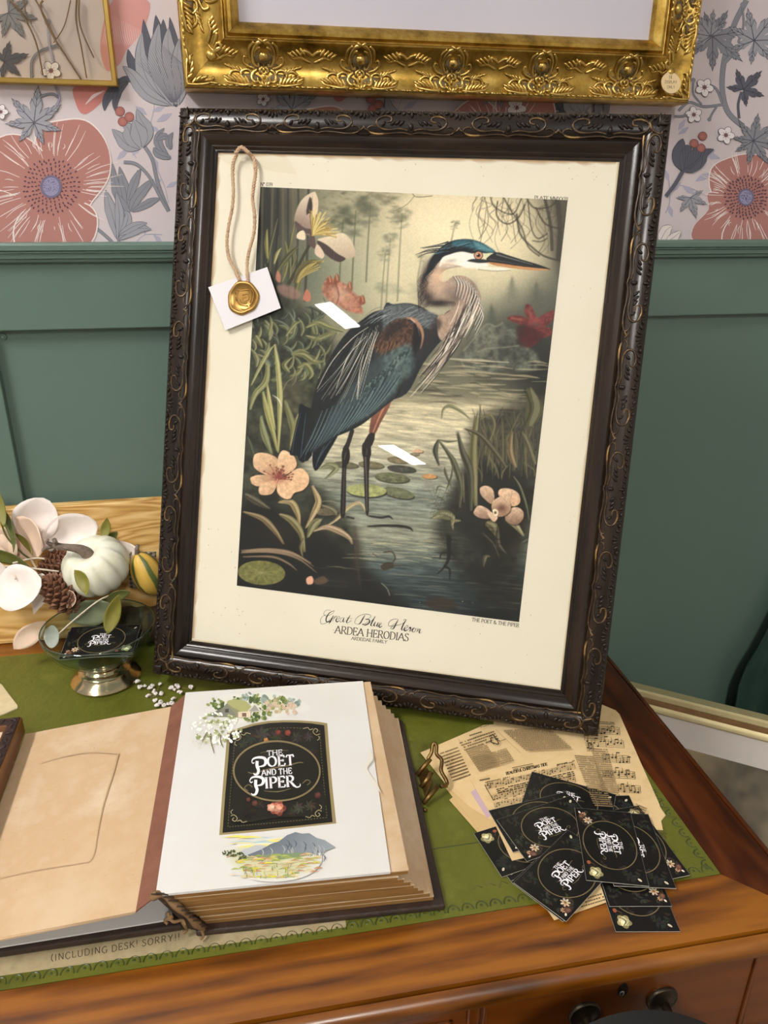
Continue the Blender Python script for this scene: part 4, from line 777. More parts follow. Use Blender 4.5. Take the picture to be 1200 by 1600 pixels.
PT.blob(720, 830, 130, 60, (44, 42, 38), .8); PT.blob(830, 660, 28, 120, (64, 54, 44), .6); PT.line([(815, 500), (830, 700), (850, 860)], [30, 22, 10], (70, 60, 50), .5, 2.2)
PT.poly([(980, 740), (1010, 715), (1050, 715), (1060, 745), (1000, 765)], (58, 50, 38), 1, .9); PT.line([(1050, 720), (1070, 690), (1050, 650), (1000, 652)], 9, (70, 58, 42), .9); PT.line([(1040, 730), (1100, 740)], 6, (70, 58, 42), .8); PT.line([(930, 660), (960, 680)], 6, (70, 60, 44), .8)
PT.poly([(515, 815), (545, 800), (560, 825), (550, 850), (520, 850)], (214, 150, 116), 1, .95); PT.poly([(560, 830), (620, 800), (650, 835), (590, 855)], (92, 74, 54), 2, .8)
PT.line([(985, 845), (1020, 880), (1035, 920)], 6, (150, 150, 128), .6)
# -- reeds and orchid, lower right
PT.use(600, 600, 4)
PT.poly([(560, 240), (700, 160), (820, 120), (1020, 60), (1020, 600), (860, 1100), (840, 1500), (600, 1300), (400, 1100), (320, 900), (420, 700), (500, 500)], (40, 40, 32), 16, .82, tex=.5, tsc=9)
PT.poly([(500, 560), (600, 460), (760, 520), (900, 600), (880, 900), (700, 1100), (420, 860), (400, 760)], (36, 36, 30), 14, .8)
for i in range(70):
    x = rnd.uniform(560, 960); y = rnd.uniform(420, 620); L = rnd.uniform(80, 360); leaf([(x, y), (x+rnd.uniform(-20, 20), y-L*.5), (x+rnd.uniform(-70, 70), y-L)], rnd.uniform(6, 18), rnd.choice([(56, 56, 42), (74, 70, 48), (92, 86, 56), (40, 42, 34)]), (110, 102, 68), .8, False)
for P, w_, c in (([(570, 760), (560, 560), (560, 380), (580, 200)], 62, (98, 92, 52)), ([(540, 790), (540, 560), (490, 420), (460, 300)], 50, (62, 60, 42)), ([(470, 770), (480, 640), (440, 500), (400, 430), (340, 350)], 40, (70, 70, 46)), ([(340, 350), (320, 420), (345, 510)], 34, (58, 58, 42)), ([(340, 348), (400, 360), (460, 355)], 14, (78, 78, 50)), ([(540, 220), (480, 170), (410, 138), (370, 160), (362, 215)], 22, (104, 104, 70)), ([(600, 220), (660, 195), (690, 250), (670, 330), (630, 400)], 20, (92, 86, 52)), ([(760, 520), (690, 420), (600, 320), (505, 280)], 40, (70, 64, 42)), ([(900, 260), (940, 150), (900, 30)], 110, (78, 76, 46)), ([(820, 520), (790, 420), (800, 300)], 40, (112, 92, 58)), ([(940, 500), (900, 380), (860, 300)], 40, (82, 78, 52)), ([(420, 640), (385, 560), (380, 520)], 16, (70, 68, 46)), ([(390, 660), (420, 580), (430, 500)], 12, (70, 68, 46)), ([(500, 740), (495, 620), (490, 560)], 14, (92, 86, 56)), ([(810, 580), (850, 640), (890, 760), (905, 850)], 14, (92, 92, 66)), ([(300, 840), (360, 815), (420, 830), (430, 860)], 60, (104, 100, 66)), ([(475, 855), (430, 860), (430, 910)], 24, (116, 108, 70)), ([(640, 870), (680, 890), (700, 950)], 60, (96, 90, 58)), ([(760, 850), (820, 880), (870, 950)], 40, (124, 118, 78)), ([(710, 900), (715, 1000), (760, 1060)], 34, (62, 58, 44)), ([(860, 990), (920, 960), (960, 1010)], 60, (56, 60, 48)), ([(610, 930), (680, 1000), (720, 1090)], 24, (52, 50, 38)), ([(620, 1140), (635, 1080), (660, 1080)], 26, (92, 84, 60)), ([(330, 700), (370, 720), (390, 740)], 14, (84, 84, 60)), ([(325, 690), (340, 640), (390, 650)], 10, (84, 84, 60))):
    leaf(P, w_, c, tuple(min(255, v+44) for v in c), .95)
for i in range(60): PT.line([(rnd.uniform(260, 520), rnd.uniform(620, 860)), (rnd.uniform(300, 560), rnd.uniform(640, 880))], 3, (60, 58, 44), .4)
for i in range(60):
    x = rnd.uniform(260, 700); y = rnd.uniform(880, 1120); L = rnd.uniform(40, 160); PT.line([(x, y), (x+L, y+L*.08)], [2, 8, 2], (30, 30, 26), .6, .9)
PT.line([(405, 960), (405, 1080), (380, 1140), (335, 1185)], [30, 22, 14, 6], (34, 32, 26), .9, .9); PT.line([(380, 1140), (410, 1160), (410, 1220)], [16, 14, 6], (34, 32, 26), .9, .9); PT.line([(400, 1050), (360, 1060), (350, 1090)], 10, (40, 38, 30), .8); PT.line([(420, 1060), (450, 1090)], 10, (40, 38, 30), .8)
for i in range(60):
    x = rnd.uniform(0, 760); y = rnd.uniform(1180, 1420); L = rnd.uniform(60, 300); PT.line([(x, y), (x+L/2, y+L*.03), (x+L, y+L*.09)], [2, rnd.uniform(4, 12), 2], rnd.choice([(38, 48, 48), (60, 76, 78), (128, 128, 104), (92, 102, 94)]), .5, .9)
PT.poly([(260, 1360), (340, 1330), (420, 1350), (460, 1400), (380, 1420), (290, 1400)], (58, 46, 34), 3, .8); PT.blob(700, 1330, 160, 90, (34, 36, 34), .8); PT.blob(620, 1440, 250, 40, (26, 30, 32), .8); PT.blob(640, 1200, 180, 80, (32, 32, 28), .7)
OR = (206, 168, 132)
for P, c2 in (([(600, 650), (640, 636), (680, 660), (690, 720), (670, 750), (630, 720), (605, 690)], (150, 118, 92)), ([(715, 690), (730, 655), (790, 655), (840, 685), (850, 740), (810, 765), (760, 740)], (196, 150, 110)), ([(770, 790), (830, 770), (870, 800), (865, 850), (820, 882), (760, 850)], (120, 90, 70)), ([(560, 800), (590, 760), (640, 775), (665, 800), (660, 840), (610, 840), (575, 825)], (140, 104, 84)), ([(672, 770), (690, 725), (740, 703), (785, 735), (790, 790), (750, 825), (700, 825)], (150, 112, 84)), ([(640, 790), (670, 800), (710, 830), (690, 862), (660, 835)], (196, 160, 130))):
    P = np.array(P, float); PT.poly(P+np.array([4, 6]), (40, 32, 26), 1.2, .7); PT.poly(P, OR, .8, col2=c2, g=(P[:, 0].mean()-10, P[:, 1].min(), P[:, 0].mean(), P[:, 1].max()), tex=.14, tsc=3)
PT.blob(735, 775, 32, 26, (96, 62, 50), .85); PT.poly([(678, 790), (695, 782), (712, 795), (710, 820), (690, 822)], (232, 206, 168), .7); PT.blob(696, 804, 8, 9, (30, 22, 20), .95)
for P in ([(720, 690), (770, 740)], [(800, 670), (790, 740)], [(635, 650), (660, 730)], [(590, 800), (650, 800)]): PT.line(P, 4, (160, 116, 88), .6)
# -- peach blossom, lower left
PT.use(370, 480, 4.444)
BL_ = (214, 172, 126)
for P, c2 in (([(120, 1030), (170, 1010), (240, 1025), (285, 1060), (290, 1150), (260, 1180), (190, 1160), (120, 1110)], (172, 128, 92)), ([(285, 1050), (310, 1000), (345, 998), (400, 1040), (415, 1100), (370, 1150), (310, 1160), (285, 1120)], (196, 150, 108)), ([(100, 1180), (150, 1165), (220, 1170), (280, 1210), (210, 1215), (160, 1245), (110, 1230), (95, 1200)], (150, 106, 74)), ([(280, 1215), (250, 1290), (190, 1305), (155, 1290), (160, 1240), (220, 1205)], (188, 140, 98)), ([(290, 1200), (350, 1170), (400, 1130), (450, 1120), (495, 1160), (500, 1220), (460, 1270), (400, 1290), (370, 1330), (320, 1325), (280, 1280)], (206, 156, 110))):
    P = np.array(P, float); PT.poly(P+np.array([5, 8]), (36, 32, 26), 1.4, .7); PT.poly(P, BL_, .8, col2=c2, g=(P[:, 0].min(), P[:, 1].min(), P[:, 0].max(), P[:, 1].max()), tex=.14, tsc=4)
for i in range(46):
    an = rnd.uniform(0, 6.28); L = rnd.uniform(60, 170); PT.line([(290+20*math.cos(an), 1175+14*math.sin(an)), (290+L*math.cos(an), 1175+.75*L*math.sin(an))], [5, 2], (176, 120, 86), .45, .7)
PT.blob(290, 1180, 46, 40, (160, 84, 66), .65)
for i in range(24):
    an = rnd.uniform(-2.9, .3); L = rnd.uniform(40, 110); PT.line([(285, 1195), (285+L*.6*math.cos(an), 1190+L*.6*math.sin(an)), (285+L*math.cos(an), 1188+L*math.sin(an))], 4, (132, 60, 48), .85, .6); PT.blob(285+L*math.cos(an), 1188+L*math.sin(an), 6, 6, (92, 52, 36), .9)
PT.line([(282, 1195), (275, 1215), (258, 1220)], 8, (214, 128, 104), .9)
# ---------------------------------------------------------------- the heron
# legs
PT.use(350, 700, 4)
PT.poly([(738, 20), (778, 0), (788, 50), (778, 95), (765, 125), (762, 300), (756, 420), (728, 425), (732, 250), (738, 120)], (38, 33, 30), .7, k=3)
PT.line([(752, 130), (748, 300), (744, 410)], [10, 6, 6], (84, 76, 70), .7); PT.line([(764, 20), (752, 70)], 8, (92, 84, 74), .6)
PT.poly([(868, -30), (912, -30), (920, 35), (912, 70), (905, 200), (905, 400), (885, 405), (876, 220), (872, 80), (862, 30)], (40, 34, 31), .7, k=3)
PT.line([(884, 60), (890, 200), (893, 390)], [12, 8, 7], (98, 88, 80), .75); PT.line([(895, -20), (892, 40)], 8, (90, 80, 74), .6)
PT.line([(905, 425), (980, 435), (1030, 428), (1055, 445)], [10, 14, 14, 4], (38, 33, 30), .9); PT.line([(900, 490), (1000, 485), (1100, 488), (1160, 500), (1180, 520)], [8, 16, 18, 14, 4], (36, 32, 30), .9); PT.line([(770, 430), (810, 440)], 12, (40, 36, 32), .8)
PT.use(370, 480, 4.444)
PT.poly([(1000, 650), (1080, 600), (1060, 690), (1000, 800), (960, 880), (920, 885), (930, 780), (960, 700)], (150, 86, 58), .8, k=3, col2=(110, 66, 52), g=(960, 650, 1040, 760)); PT.line([(1050, 640), (1000, 740), (945, 870)], [8, 12, 8], (196, 124, 82), .7); PT.poly([(915, 880), (960, 880), (940, 960), (885, 985), (870, 970)], (46, 38, 34), .8, k=2)
PT.line([(800, 860), (775, 940), (755, 985)], [30, 30, 40], (40, 34, 30), .95)
# tail feathers
for P in ([(440, 720), (530, 720), (560, 800), (520, 960), (470, 1075), (430, 1060), (420, 1030), (370, 1025), (380, 960)], [(520, 820), (700, 860), (640, 1000), (560, 1130), (530, 1110), (525, 1030), (540, 930)], [(430, 700), (480, 690), (560, 760), (520, 1030), (440, 1040)]): PT.poly(P, (22, 27, 32), .9, k=3, tex=.2, tsc=4)
for P in ([(440, 740), (400, 900), (385, 1010)], [(480, 740), (460, 900), (440, 1050)], [(520, 780), (500, 920), (470, 1060)], [(640, 900), (580, 1020), (548, 1110)], [(700, 870), (620, 970), (560, 1070)]): PT.line(P, [3, 6, 3], (92, 116, 128), .6)
# body mass
body = [(880, 80), (960, 30), (1060, 15), (1160, 10), (1300, 60), (1300, 200), (1240, 420), (1130, 600), (1040, 680), (940, 760), (860, 820), (760, 870), (690, 900), (620, 950), (560, 1000), (490, 1000), (470, 900), (500, 760), (530, 640), (560, 520), (620, 400), (700, 260), (780, 160)]
PT.poly(body, (32, 35, 36), 1.0, k=4, tex=.2, tsc=5)
PT.use(600, 290, 4)
PT.poly([(0, 760), (60, 742), (150, 735), (230, 755), (300, 800), (360, 812), (420, 780), (420, 900), (330, 1000), (240, 1120), (140, 1300), (0, 1320), (-60, 1100)], (40, 44, 46), 1.0, k=4, tex=.2, tsc=4)
PT.poly([(0, 770), (80, 742), (170, 740), (260, 780), (340, 815), (300, 900), (230, 870), (160, 830), (60, 850), (0, 920)], (92, 98, 98), 3, .8, tex=.3, tsc=3)
for i in range(60): x = rnd.uniform(-40, 330); y = 770+rnd.uniform(-20, 60)+max(0, (x-200))*.3; PT.line([(x, y), (x-40, y+14), (x-90, y+50)], [2, 4, 2], rnd.choice([(150, 158, 158), (58, 64, 66), (120, 130, 132)]), .55, .6)
# rusty shoulder
PT.poly([(0, 900), (60, 845), (130, 830), (185, 870), (195, 950), (170, 1010), (90, 1010), (-20, 1050), (-70, 1010)], (78, 52, 38), 3, .9, tex=.6, tsc=3); PT.poly([(20, 880), (90, 850), (120, 880), (60, 930), (0, 960)], (40, 34, 32), 5, .7)
PT.line([(140, 825), (190, 840), (230, 890), (243, 950), (228, 1020)], [6, 22, 20, 14, 4], (168, 116, 84), .9, .8); PT.line([(165, 830), (205, 870), (222, 940)], [4, 10, 4], (224, 176, 140), .7); PT.poly([(190, 860), (225, 930), (215, 1010), (150, 1180), (80, 1320), (110, 1180), (170, 1040)], (30, 26, 26), 2.4, .85)
for i in range(40): x = rnd.uniform(-40, 180); y = rnd.uniform(950, 1030); PT.line([(x, y), (x-6, y+22), (x-18, y+50)], [3, 6, 2], rnd.choice([(140, 88, 54), (84, 56, 42), (110, 96, 70)]), .7, .6)
# teal wing with layered feathers
PT.use(370, 480, 4.444)
PT.poly([(1080, 300), (1200, 260), (1230, 420), (1150, 520), (1060, 640), (950, 730), (850, 790), (700, 860), (640, 800), (720, 640), (860, 480), (960, 380)], (74, 92, 90), 6, .9, tex=.3, tsc=4)
PT.poly([(900, 380), (1000, 330), (1000, 500), (860, 700), (700, 820), (640, 780), (740, 620)], (50, 58, 60), 8, .75)
for r in range(9):
    for i in range(11):
        x = 1200-r*40+i*-26+rnd.uniform(-8, 8); y = 290+r*46+i*22+rnd.uniform(-8, 8)
        if x < 700 or y > 800 or x+y*.25 > 1310: continue
        L = 62+r*9; g = rnd.choice([(82, 104, 100), (96, 118, 112), (62, 80, 80), (112, 132, 126)])
        PT.line([(x, y), (x-L*.28, y+L*.55), (x-L*.62, y+L)], [18, 24, 4], (30, 38, 40), .75, .7); PT.line([(x+5, y-4), (x-L*.26+5, y+L*.52), (x-L*.58+4, y+L*.94)], [14, 17, 2], g, .85, .7); PT.line([(x+3, y), (x-L*.5, y+L*.85)], 2.4, (34, 42, 44), .7, .6)
for i in range(16):   # long flight feathers sweeping to the tail
    x0, y0 = 1130-i*36, 480+i*16; x1, y1 = 960-i*32, 740+i*20
    PT.line([(x0, y0), ((x0+x1)/2-22, (y0+y1)/2+20), (x1-40, y1)], [10, 18, 6], (42, 54, 58), .7, .8); PT.line([(x0+6, y0), ((x0+x1)/2-14, (y0+y1)/2+20), (x1-34, y1)], [3, 6, 2], (112, 140, 138), .7, .6)
for i in range(22): a = i/21; PT.line([(900-360*a*.6, 560+160*a), (760-280*a*.6, 740+120*a), (640-170*a*.7, 920+90*a)], [2, 4, 2], (98, 124, 128) if i % 2 else (20, 26, 30), .65, .6)
# pale hair plumes over the back
for i in range(15):
    a = i/14; x0, y0 = 830+150*a, 210-70*a+rnd.uniform(-20, 20); x1, y1 = 550+300*a+rnd.uniform(-40, 40), 570+80*rnd.random()+40*a
    PT.line([(x0, y0), (x0-.30*(x0-x1)-10, y0+.42*(y1-y0)), (x1, y1)], [1.4, 3, 1.2], (206, 196, 168) if i % 3 else (120, 128, 126), .8, .5)
for P in ([(910, 140), (800, 220), (660, 380), (560, 565)], [(970, 170), (930, 270), (880, 420), (830, 620)], [(985, 175), (950, 260), (915, 390)], [(940, 180), (850, 330), (770, 480), (690, 610)], [(900, 200), (780, 330), (730, 450), (690, 560)], [(880, 330), (850, 470), (838, 640)]): PT.line(P, [2, 5, 2], (222, 212, 184), .95, .55)
for i in range(40): x = rnd.uniform(560, 900); y = rnd.uniform(150, 480)-(x-560)*.2; PT.line([(x, y), (x-40, y+70)], 3, rnd.choice([(70, 84, 90), (22, 26, 28)]), .5, .6)
# neck and breast
PT.use(600, 290, 4)
neck = [(300, 470), (255, 525), (228, 590), (222, 645), (240, 695), (290, 738), (345, 748), (400, 738), (420, 742), (418, 775), (385, 800), (340, 812), (330, 870), (350, 960), (430, 980), (500, 930), (560, 850), (598, 770), (607, 700), (590, 650), (555, 600), (510, 568), (460, 562), (420, 575), (390, 597), (362, 602), (346, 580), (352, 555), (385, 528), (440, 512), (500, 500), (380, 450)]
PT.poly(neck, (158, 130, 106), .9, k=3, tex=.15, tsc=3)
for x, y, rx, ry, c, a, ro in ((250, 600, 26, 110, (46, 40, 40), .85, .1), (270, 700, 40, 40, (44, 38, 38), .8, 0), (340, 735, 80, 26, (40, 34, 34), .85, 0), (330, 560, 40, 60, (210, 168, 130), .85, .2), (360, 640, 50, 40, (196, 160, 128), .7, 0), (450, 700, 44, 40, (88, 76, 70), .7, 0), (410, 660, 50, 30, (120, 104, 94), .6, 0), (470, 600, 50, 24, (150, 136, 124), .7, 0), (560, 660, 26, 60, (96, 88, 82), .6, 0), (430, 790, 30, 40, (150, 124, 104), .7, .5), (500, 780, 40, 80, (176, 150, 126), .7, .4), (300, 500, 30, 30, (80, 66, 60), .6, 0), (400, 500, 60, 14, (196, 184, 160), .8, 0)):
    PT.blob(x, y, rx, ry, c, a, ro)
for i in range(60):
    a = rnd.random(); y = 480+250*a; x = 290-70*math.sin(a*2.6); PT.line([(x+rnd.uniform(0, 60), y), (x-8+rnd.uniform(0, 50), y+26), (x-10+rnd.uniform(0, 40), y+60)], [2, 4, 1], rnd.choice([(40, 34, 34), (70, 58, 52), (130, 108, 90)]), .5, .6)
for i in range(14): y = 560+i*14; PT.line([(236+rnd.uniform(-6, 6), y), (216, y+26), (204+i*1.5, y+56)], [4, 3, 1], (40, 36, 38), .7, .6)
for i in range(16): x = 270+i*11; PT.line([(x, 725), (x+10, 742), (x+4, 756)], [5, 4, 1], (36, 32, 32), .7, .6)
PT.poly([(330, 830), (360, 870), (300, 960), (230, 1060), (250, 960), (290, 880)], (54, 44, 42), 4, .7)
for i in range(110):   # hanging breast plumes
    a = rnd.random(); b = rnd.random(); x0 = 380+210*a; y0 = 960-300*a+rnd.uniform(-30, 90); L = 160+260*b; x1 = x0-L*(.52+.1*rnd.random()); y1 = y0+L*.9
    if y1 > 1320: y1 = 1320
    c = rnd.choice([(214, 200, 172), (190, 170, 142), (70, 60, 56), (46, 42, 42), (232, 222, 196), (150, 130, 110), (54, 48, 46)])
    PT.line([(x0, y0), (x0-.35*(x0-x1), y0+.5*(y1-y0)), (x1, y1)], [3, 8, 1.5], c, .85, .55)
for i in range(26): a = i/25; x = 430+165*math.sin(a*1.5); y = 566+20*a+170*a*a; PT.line([(x, y), (x+26, y+46+20*a), (x+14-40*a, y+120+60*a)], [3, 5, 1.5], (226, 216, 196) if i % 2 else (60, 54, 54), .8, .55)
for i in range(18): x = 470+7*i+rnd.uniform(-8, 8); y = 760+rnd.uniform(-60, 100); PT.line([(x, y), (x-20, y+70), (x-60, y+150)], [2, 5, 1.4], (238, 230, 208) if i % 2 else (48, 44, 44), .8, .55)
# head
PT.poly([(285, 500), (300, 450), (345, 395), (400, 355), (460, 338), (530, 335), (600, 352), (650, 380), (700, 418), (650, 425), (590, 418), (540, 425), (490, 412), (440, 420), (400, 440), (350, 470), (310, 520), (270, 560), (240, 600), (255, 550)], (34, 42, 48), .9, k=3)
PT.poly([(430, 352), (500, 338), (580, 348), (640, 376), (692, 412), (640, 416), (580, 400), (500, 380), (440, 378)], (44, 96, 108), 3, .9, tex=.3, tsc=3); PT.poly([(560, 352), (620, 368), (685, 410), (640, 410), (580, 385)], (92, 146, 152), 3, .6); PT.poly([(280, 470), (340, 410), (430, 380), (520, 392), (560, 415), (480, 408), (400, 430), (330, 480), (270, 560)], (22, 26, 32), 3, .8)
for i in range(40): x = rnd.uniform(330, 640); y = 345+abs(x-520)*.22+rnd.uniform(0, 40); PT.line([(x, y), (x-34, y+6), (x-60, y+18)], 2.6, rnd.choice([(110, 160, 168), (20, 30, 36), (60, 112, 122)]), .5, .55)
for P in ([(400, 352), (330, 372), (228, 390)], [(370, 375), (290, 385), (240, 392)], [(330, 405), (260, 412), (196, 432)], [(320, 415), (262, 425), (212, 450)], [(350, 395), (280, 400), (215, 425)]): PT.line(P, [9, 5, 1.5], (30, 34, 40), .95, .55)
PT.poly([(365, 450), (420, 428), (490, 415), (545, 425), (580, 450), (620, 470), (650, 498), (640, 508), (590, 512), (520, 512), (470, 500), (420, 492), (375, 490), (345, 505)], (224, 216, 196), 1.2, k=3); PT.blob(420, 470, 40, 12, (150, 140, 122), .6, -.1); PT.blob(400, 490, 50, 10, (200, 170, 136), .7)
PT.poly([(520, 470), (560, 458), (630, 462), (660, 478), (600, 484), (550, 478)], (34, 36, 38), 1.0, .95); PT.poly([(610, 432), (660, 420), (690, 428), (640, 445), (612, 445)], (196, 196, 150), 1, .9)
# bill
PT.poly([(640, 455), (700, 416), (760, 430), (860, 462), (950, 488), (1042, 522), (1000, 524), (900, 510), (800, 500), (700, 490), (655, 482)], (40, 42, 44), .7, k=2); PT.line([(705, 430), (800, 458), (930, 494)], [10, 8, 3], (110, 110, 104), .8); PT.line([(660, 462), (760, 478), (900, 502)], [12, 8, 3], (74, 74, 70), .7)
PT.poly([(650, 478), (760, 490), (880, 508), (1040, 524), (960, 530), (840, 520), (740, 506), (690, 498)], (176, 112, 60), .7, k=2); PT.line([(700, 492), (850, 512), (1020, 526)], [4, 6, 3], (212, 146, 84), .8); PT.line([(650, 470), (760, 484), (900, 506)], [3, 3, 2], (20, 20, 20), .9)
PT.poly([(480, 500), (560, 512), (650, 508), (720, 512), (800, 522), (770, 530), (690, 532), (600, 522), (520, 516)], (214, 206, 184), .8, k=2); PT.line([(590, 524), (690, 534), (790, 528)], 3, (90, 82, 70), .8)
for r, c in ((29, (52, 40, 36)), (24, (206, 140, 96)), (18, (176, 104, 72)), (11, (22, 18, 18))): PT.poly([(590+r*math.cos(q), 436+r*.92*math.sin(q)) for q in np.arange(14)*.4488], c, .6)
PT.blob(584, 430, 4, 4, (250, 240, 220), .95)
# paper grain of the print
PT.C *= (1+.05*(fbm(X/1.6, Y/1.6, 29, 2)-.5)*2)[..., None]; _c01 = np.clip(PT.C/255, 0, 1)**.86; _c01 = .40+(_c01-.40)*1.30-.02; _l = (_c01*np.array([.3, .59, .11])).sum(-1, keepdims=True); PT.C = 255*np.clip(_l+(_c01-_l)*.76, .02, .96)
me = bpy.data.meshes.new('heron_print'); idx = np.arange(NXG*NYG).reshape(NYG, NXG)
vv = np.concatenate([_P.reshape(-1, 2), np.zeros((NXG*NYG, 1))], 1).astype(np.float32)
quads = np.stack([idx[1:, :-1], idx[1:, 1:], idx[:-1, 1:], idx[:-1, :-1]], -1).reshape(-1, 4)
me.vertices.add(len(vv)); me.vertices.foreach_set('co', vv.ravel()); me.loops.add(quads.size); me.loops.foreach_set('vertex_index', quads.ravel().astype(np.int32))
me.polygons.add(len(quads)); me.polygons.foreach_set('loop_start', np.arange(0, quads.size, 4, dtype=np.int32)); me.update(calc_edges=True)
ca_ = me.color_attributes.new('ink', 'FLOAT_COLOR', 'POINT'); arr = np.ones((len(vv), 4), np.float32); arr[:, :3] = lin(PT.C.reshape(-1, 3)); ca_.data.foreach_set('color', arr.ravel()); me.materials.append(INK)
put('heron_painting', me, sheet, 0, Matrix.Translation((0, 0, -PD+.0002)))['label'] = 'printed painting of a grey heron wading among lilies and reeds'
# ---- lettering and foxing on the sheet
ta = Art(toP)
def ptxt(s, x0, y0, x1, y1, h, col=(62, 52, 42), **k):
    d = np.array([x1-x0, y1-y0], float); L = np.linalg.norm(d); text(ta, s, (x0, y0), d/L, h, col, fit=L, **k)
ptxt('PLATE MMXXIII', 835, 311.5, 888, 314, 5.6, thick=.16, thin=.09, serif=.1); ptxt('No 039', 407, 290.5, 426, 291.2, 5.6, thick=.16, thin=.09, serif=.08); ptxt('THE POET & THE PIPER', 737, 970.5, 811, 980, 5.4, thick=.17, thin=.1, serif=.1)
ptxt('ARDEA HERODIAS', 523, 989, 639, 1002, 11.5, (84, 74, 62), thick=.15, thin=.06, serif=.12); ptxt('ARDEIDAE FAMILY', 549, 999.5, 605, 1005.5, 4.8, (78, 68, 58), thick=.17, thin=.1, serif=.1)
ta.use(350, 700, 4)
INKC = (30, 26, 24)
def script(*strokes):
    for w_, P in strokes: ta.stroke(P, w_, INKC, 6)
N_, K_ = [1.5, 2.5, 2.5, 1.5], [2, 7, 7, 2]
# "Great"
script((N_, [(668, 1016), (645, 1012), (625, 1028), (628, 1046), (650, 1048), (680, 1034), (690, 1018)]), (K_, [(690, 1016), (660, 1030), (640, 1060), (640, 1084), (658, 1084), (680, 1062)]), (N_, [(640, 1040), (612, 1056), (602, 1082), (612, 1100), (640, 1092), (672, 1064), (688, 1048)]),
       (K_, [(684, 1046), (668, 1080), (655, 1098)]), (K_, [(690, 1052), (678, 1084)]), (N_, [(680, 1076), (698, 1052), (706, 1050)]), (K_, [(706, 1052), (698, 1060)]), (N_, [(704, 1074), (724, 1062), (718, 1052), (708, 1060)]), (K_, [(708, 1058), (700, 1076), (706, 1086), (720, 1080)]),
       (N_, [(750, 1060), (734, 1062), (724, 1080), (730, 1088), (744, 1078), (752, 1062)]), (K_, [(752, 1060), (744, 1080), (750, 1088)]), (N_, [(750, 1088), (764, 1074)]), (K_, [(790, 1044), (774, 1070), (766, 1088), (774, 1094)]), (N_, [(774, 1094), (788, 1084), (798, 1078)]), (N_, [(766, 1060), (800, 1066)]))
# "Blue"
script((K_, [(882, 1044), (868, 1066), (852, 1094), (838, 1102)]), (N_, [(838, 1102), (818, 1094), (826, 1066), (856, 1044), (896, 1038), (918, 1048), (908, 1064), (882, 1070)]), (K_, [(882, 1070), (908, 1074), (906, 1094), (882, 1106), (862, 1100)]), (N_, [(862, 1100), (880, 1098), (914, 1080)]),
       (N_, [(912, 1092), (940, 1062), (946, 1050)]), (K_, [(946, 1050), (930, 1080), (918, 1106), (926, 1112)]), (N_, [(926, 1112), (940, 1100), (946, 1086)]), (K_, [(948, 1084), (938, 1106), (944, 1114)]), (N_, [(944, 1114), (960, 1102)]), (K_, [(966, 1088), (956, 1110), (962, 1116)]), (N_, [(962, 1116), (978, 1104), (984, 1094), (976, 1092)]), (K_, [(976, 1094), (968, 1110), (974, 1120), (990, 1112)]))
# "Heron"
script((N_, [(1090, 1072), (1066, 1068), (1036, 1082), (1028, 1108), (1044, 1112), (1070, 1096)]), (K_, [(1090, 1072), (1076, 1096), (1062, 1124), (1050, 1132)]), (N_, [(1050, 1132), (1040, 1126), (1060, 1112), (1096, 1104), (1130, 1090)]), (K_, [(1140, 1072), (1124, 1096), (1110, 1130), (1116, 1140)]), (N_, [(1140, 1072), (1128, 1070), (1122, 1080)]), (N_, [(1116, 1140), (1134, 1130)]),
       (N_, [(1132, 1130), (1150, 1116), (1144, 1108), (1134, 1116)]), (K_, [(1134, 1116), (1126, 1132), (1132, 1142), (1148, 1136)]), (N_, [(1148, 1136), (1164, 1118)]), (K_, [(1164, 1116), (1160, 1124), (1168, 1124), (1160, 1146)]), (N_, [(1160, 1146), (1178, 1132)]), (N_, [(1192, 1122), (1178, 1130), (1176, 1146), (1186, 1150), (1198, 1138), (1194, 1124)]), (K_, [(1190, 1122), (1178, 1134), (1178, 1148)]), (N_, [(1196, 1128), (1208, 1130)]), (K_, [(1214, 1126), (1204, 1150)]), (N_, [(1206, 1146), (1222, 1130), (1228, 1132)]), (K_, [(1228, 1132), (1220, 1150), (1226, 1158)]), (N_, [(1226, 1158), (1238, 1148)]))
ta.use(0, 0, 1)
for i in range(150):
    x, y = rnd.choice([(rnd.uniform(310, 400), rnd.uniform(800, 1000)), (rnd.uniform(330, 960), rnd.uniform(245, 290)), (rnd.uniform(820, 960), rnd.uniform(260, 1075)), (rnd.uniform(310, 860), rnd.uniform(930, 1060))])
    if 372 < x < 880 and 296 < y < 915: continue
    ta.disc((x, y), rnd.uniform(.3, 1.0), None, rnd.choice([(190, 170, 130), (170, 150, 115), (205, 190, 150)]), n=6)
ta.build('lettering', INK, sheet, Matrix.Translation((0, 0, -PD)))['kind'] = 'stuff'
# browned margin where the sheet meets the rebate
ba = Art(None, 1e-5, 1e-5)
SH = (236, 229, 209)
def stain(p0, p1, inw, n, wmax, col):
    p0, p1 = np.array(p0), np.array(p1); inw = np.array(inw); o = []; i_ = []
    for k in range(n+1):
        q = p0+(p1-p0)*k/n; o.append(q); i_.append(q+inw*wmax*(.35+.65*rnd.random()))
    ba._put(np.array(o+i_), [(k, k+1, n+2+k, n+1+k) for k in range(n)], np.concatenate([np.repeat([np.array(col, float)], n+1, 0), np.repeat([np.array(SH, float)*.985], n+1, 0)]))
e = .0472
stain((e, e), (e, FH-e), (1, 0), 40, .006, (176, 140, 84)); stain((e, FH-e), (FW-e, FH-e), (0, -1), 40, .006, (170, 128, 70)); stain((FW-e, FH-e), (FW-e, e), (-1, 0), 40, .0035, (206, 182, 130)); stain((FW-e, e), (e, e), (0, 1), 30, .003, (206, 190, 150))
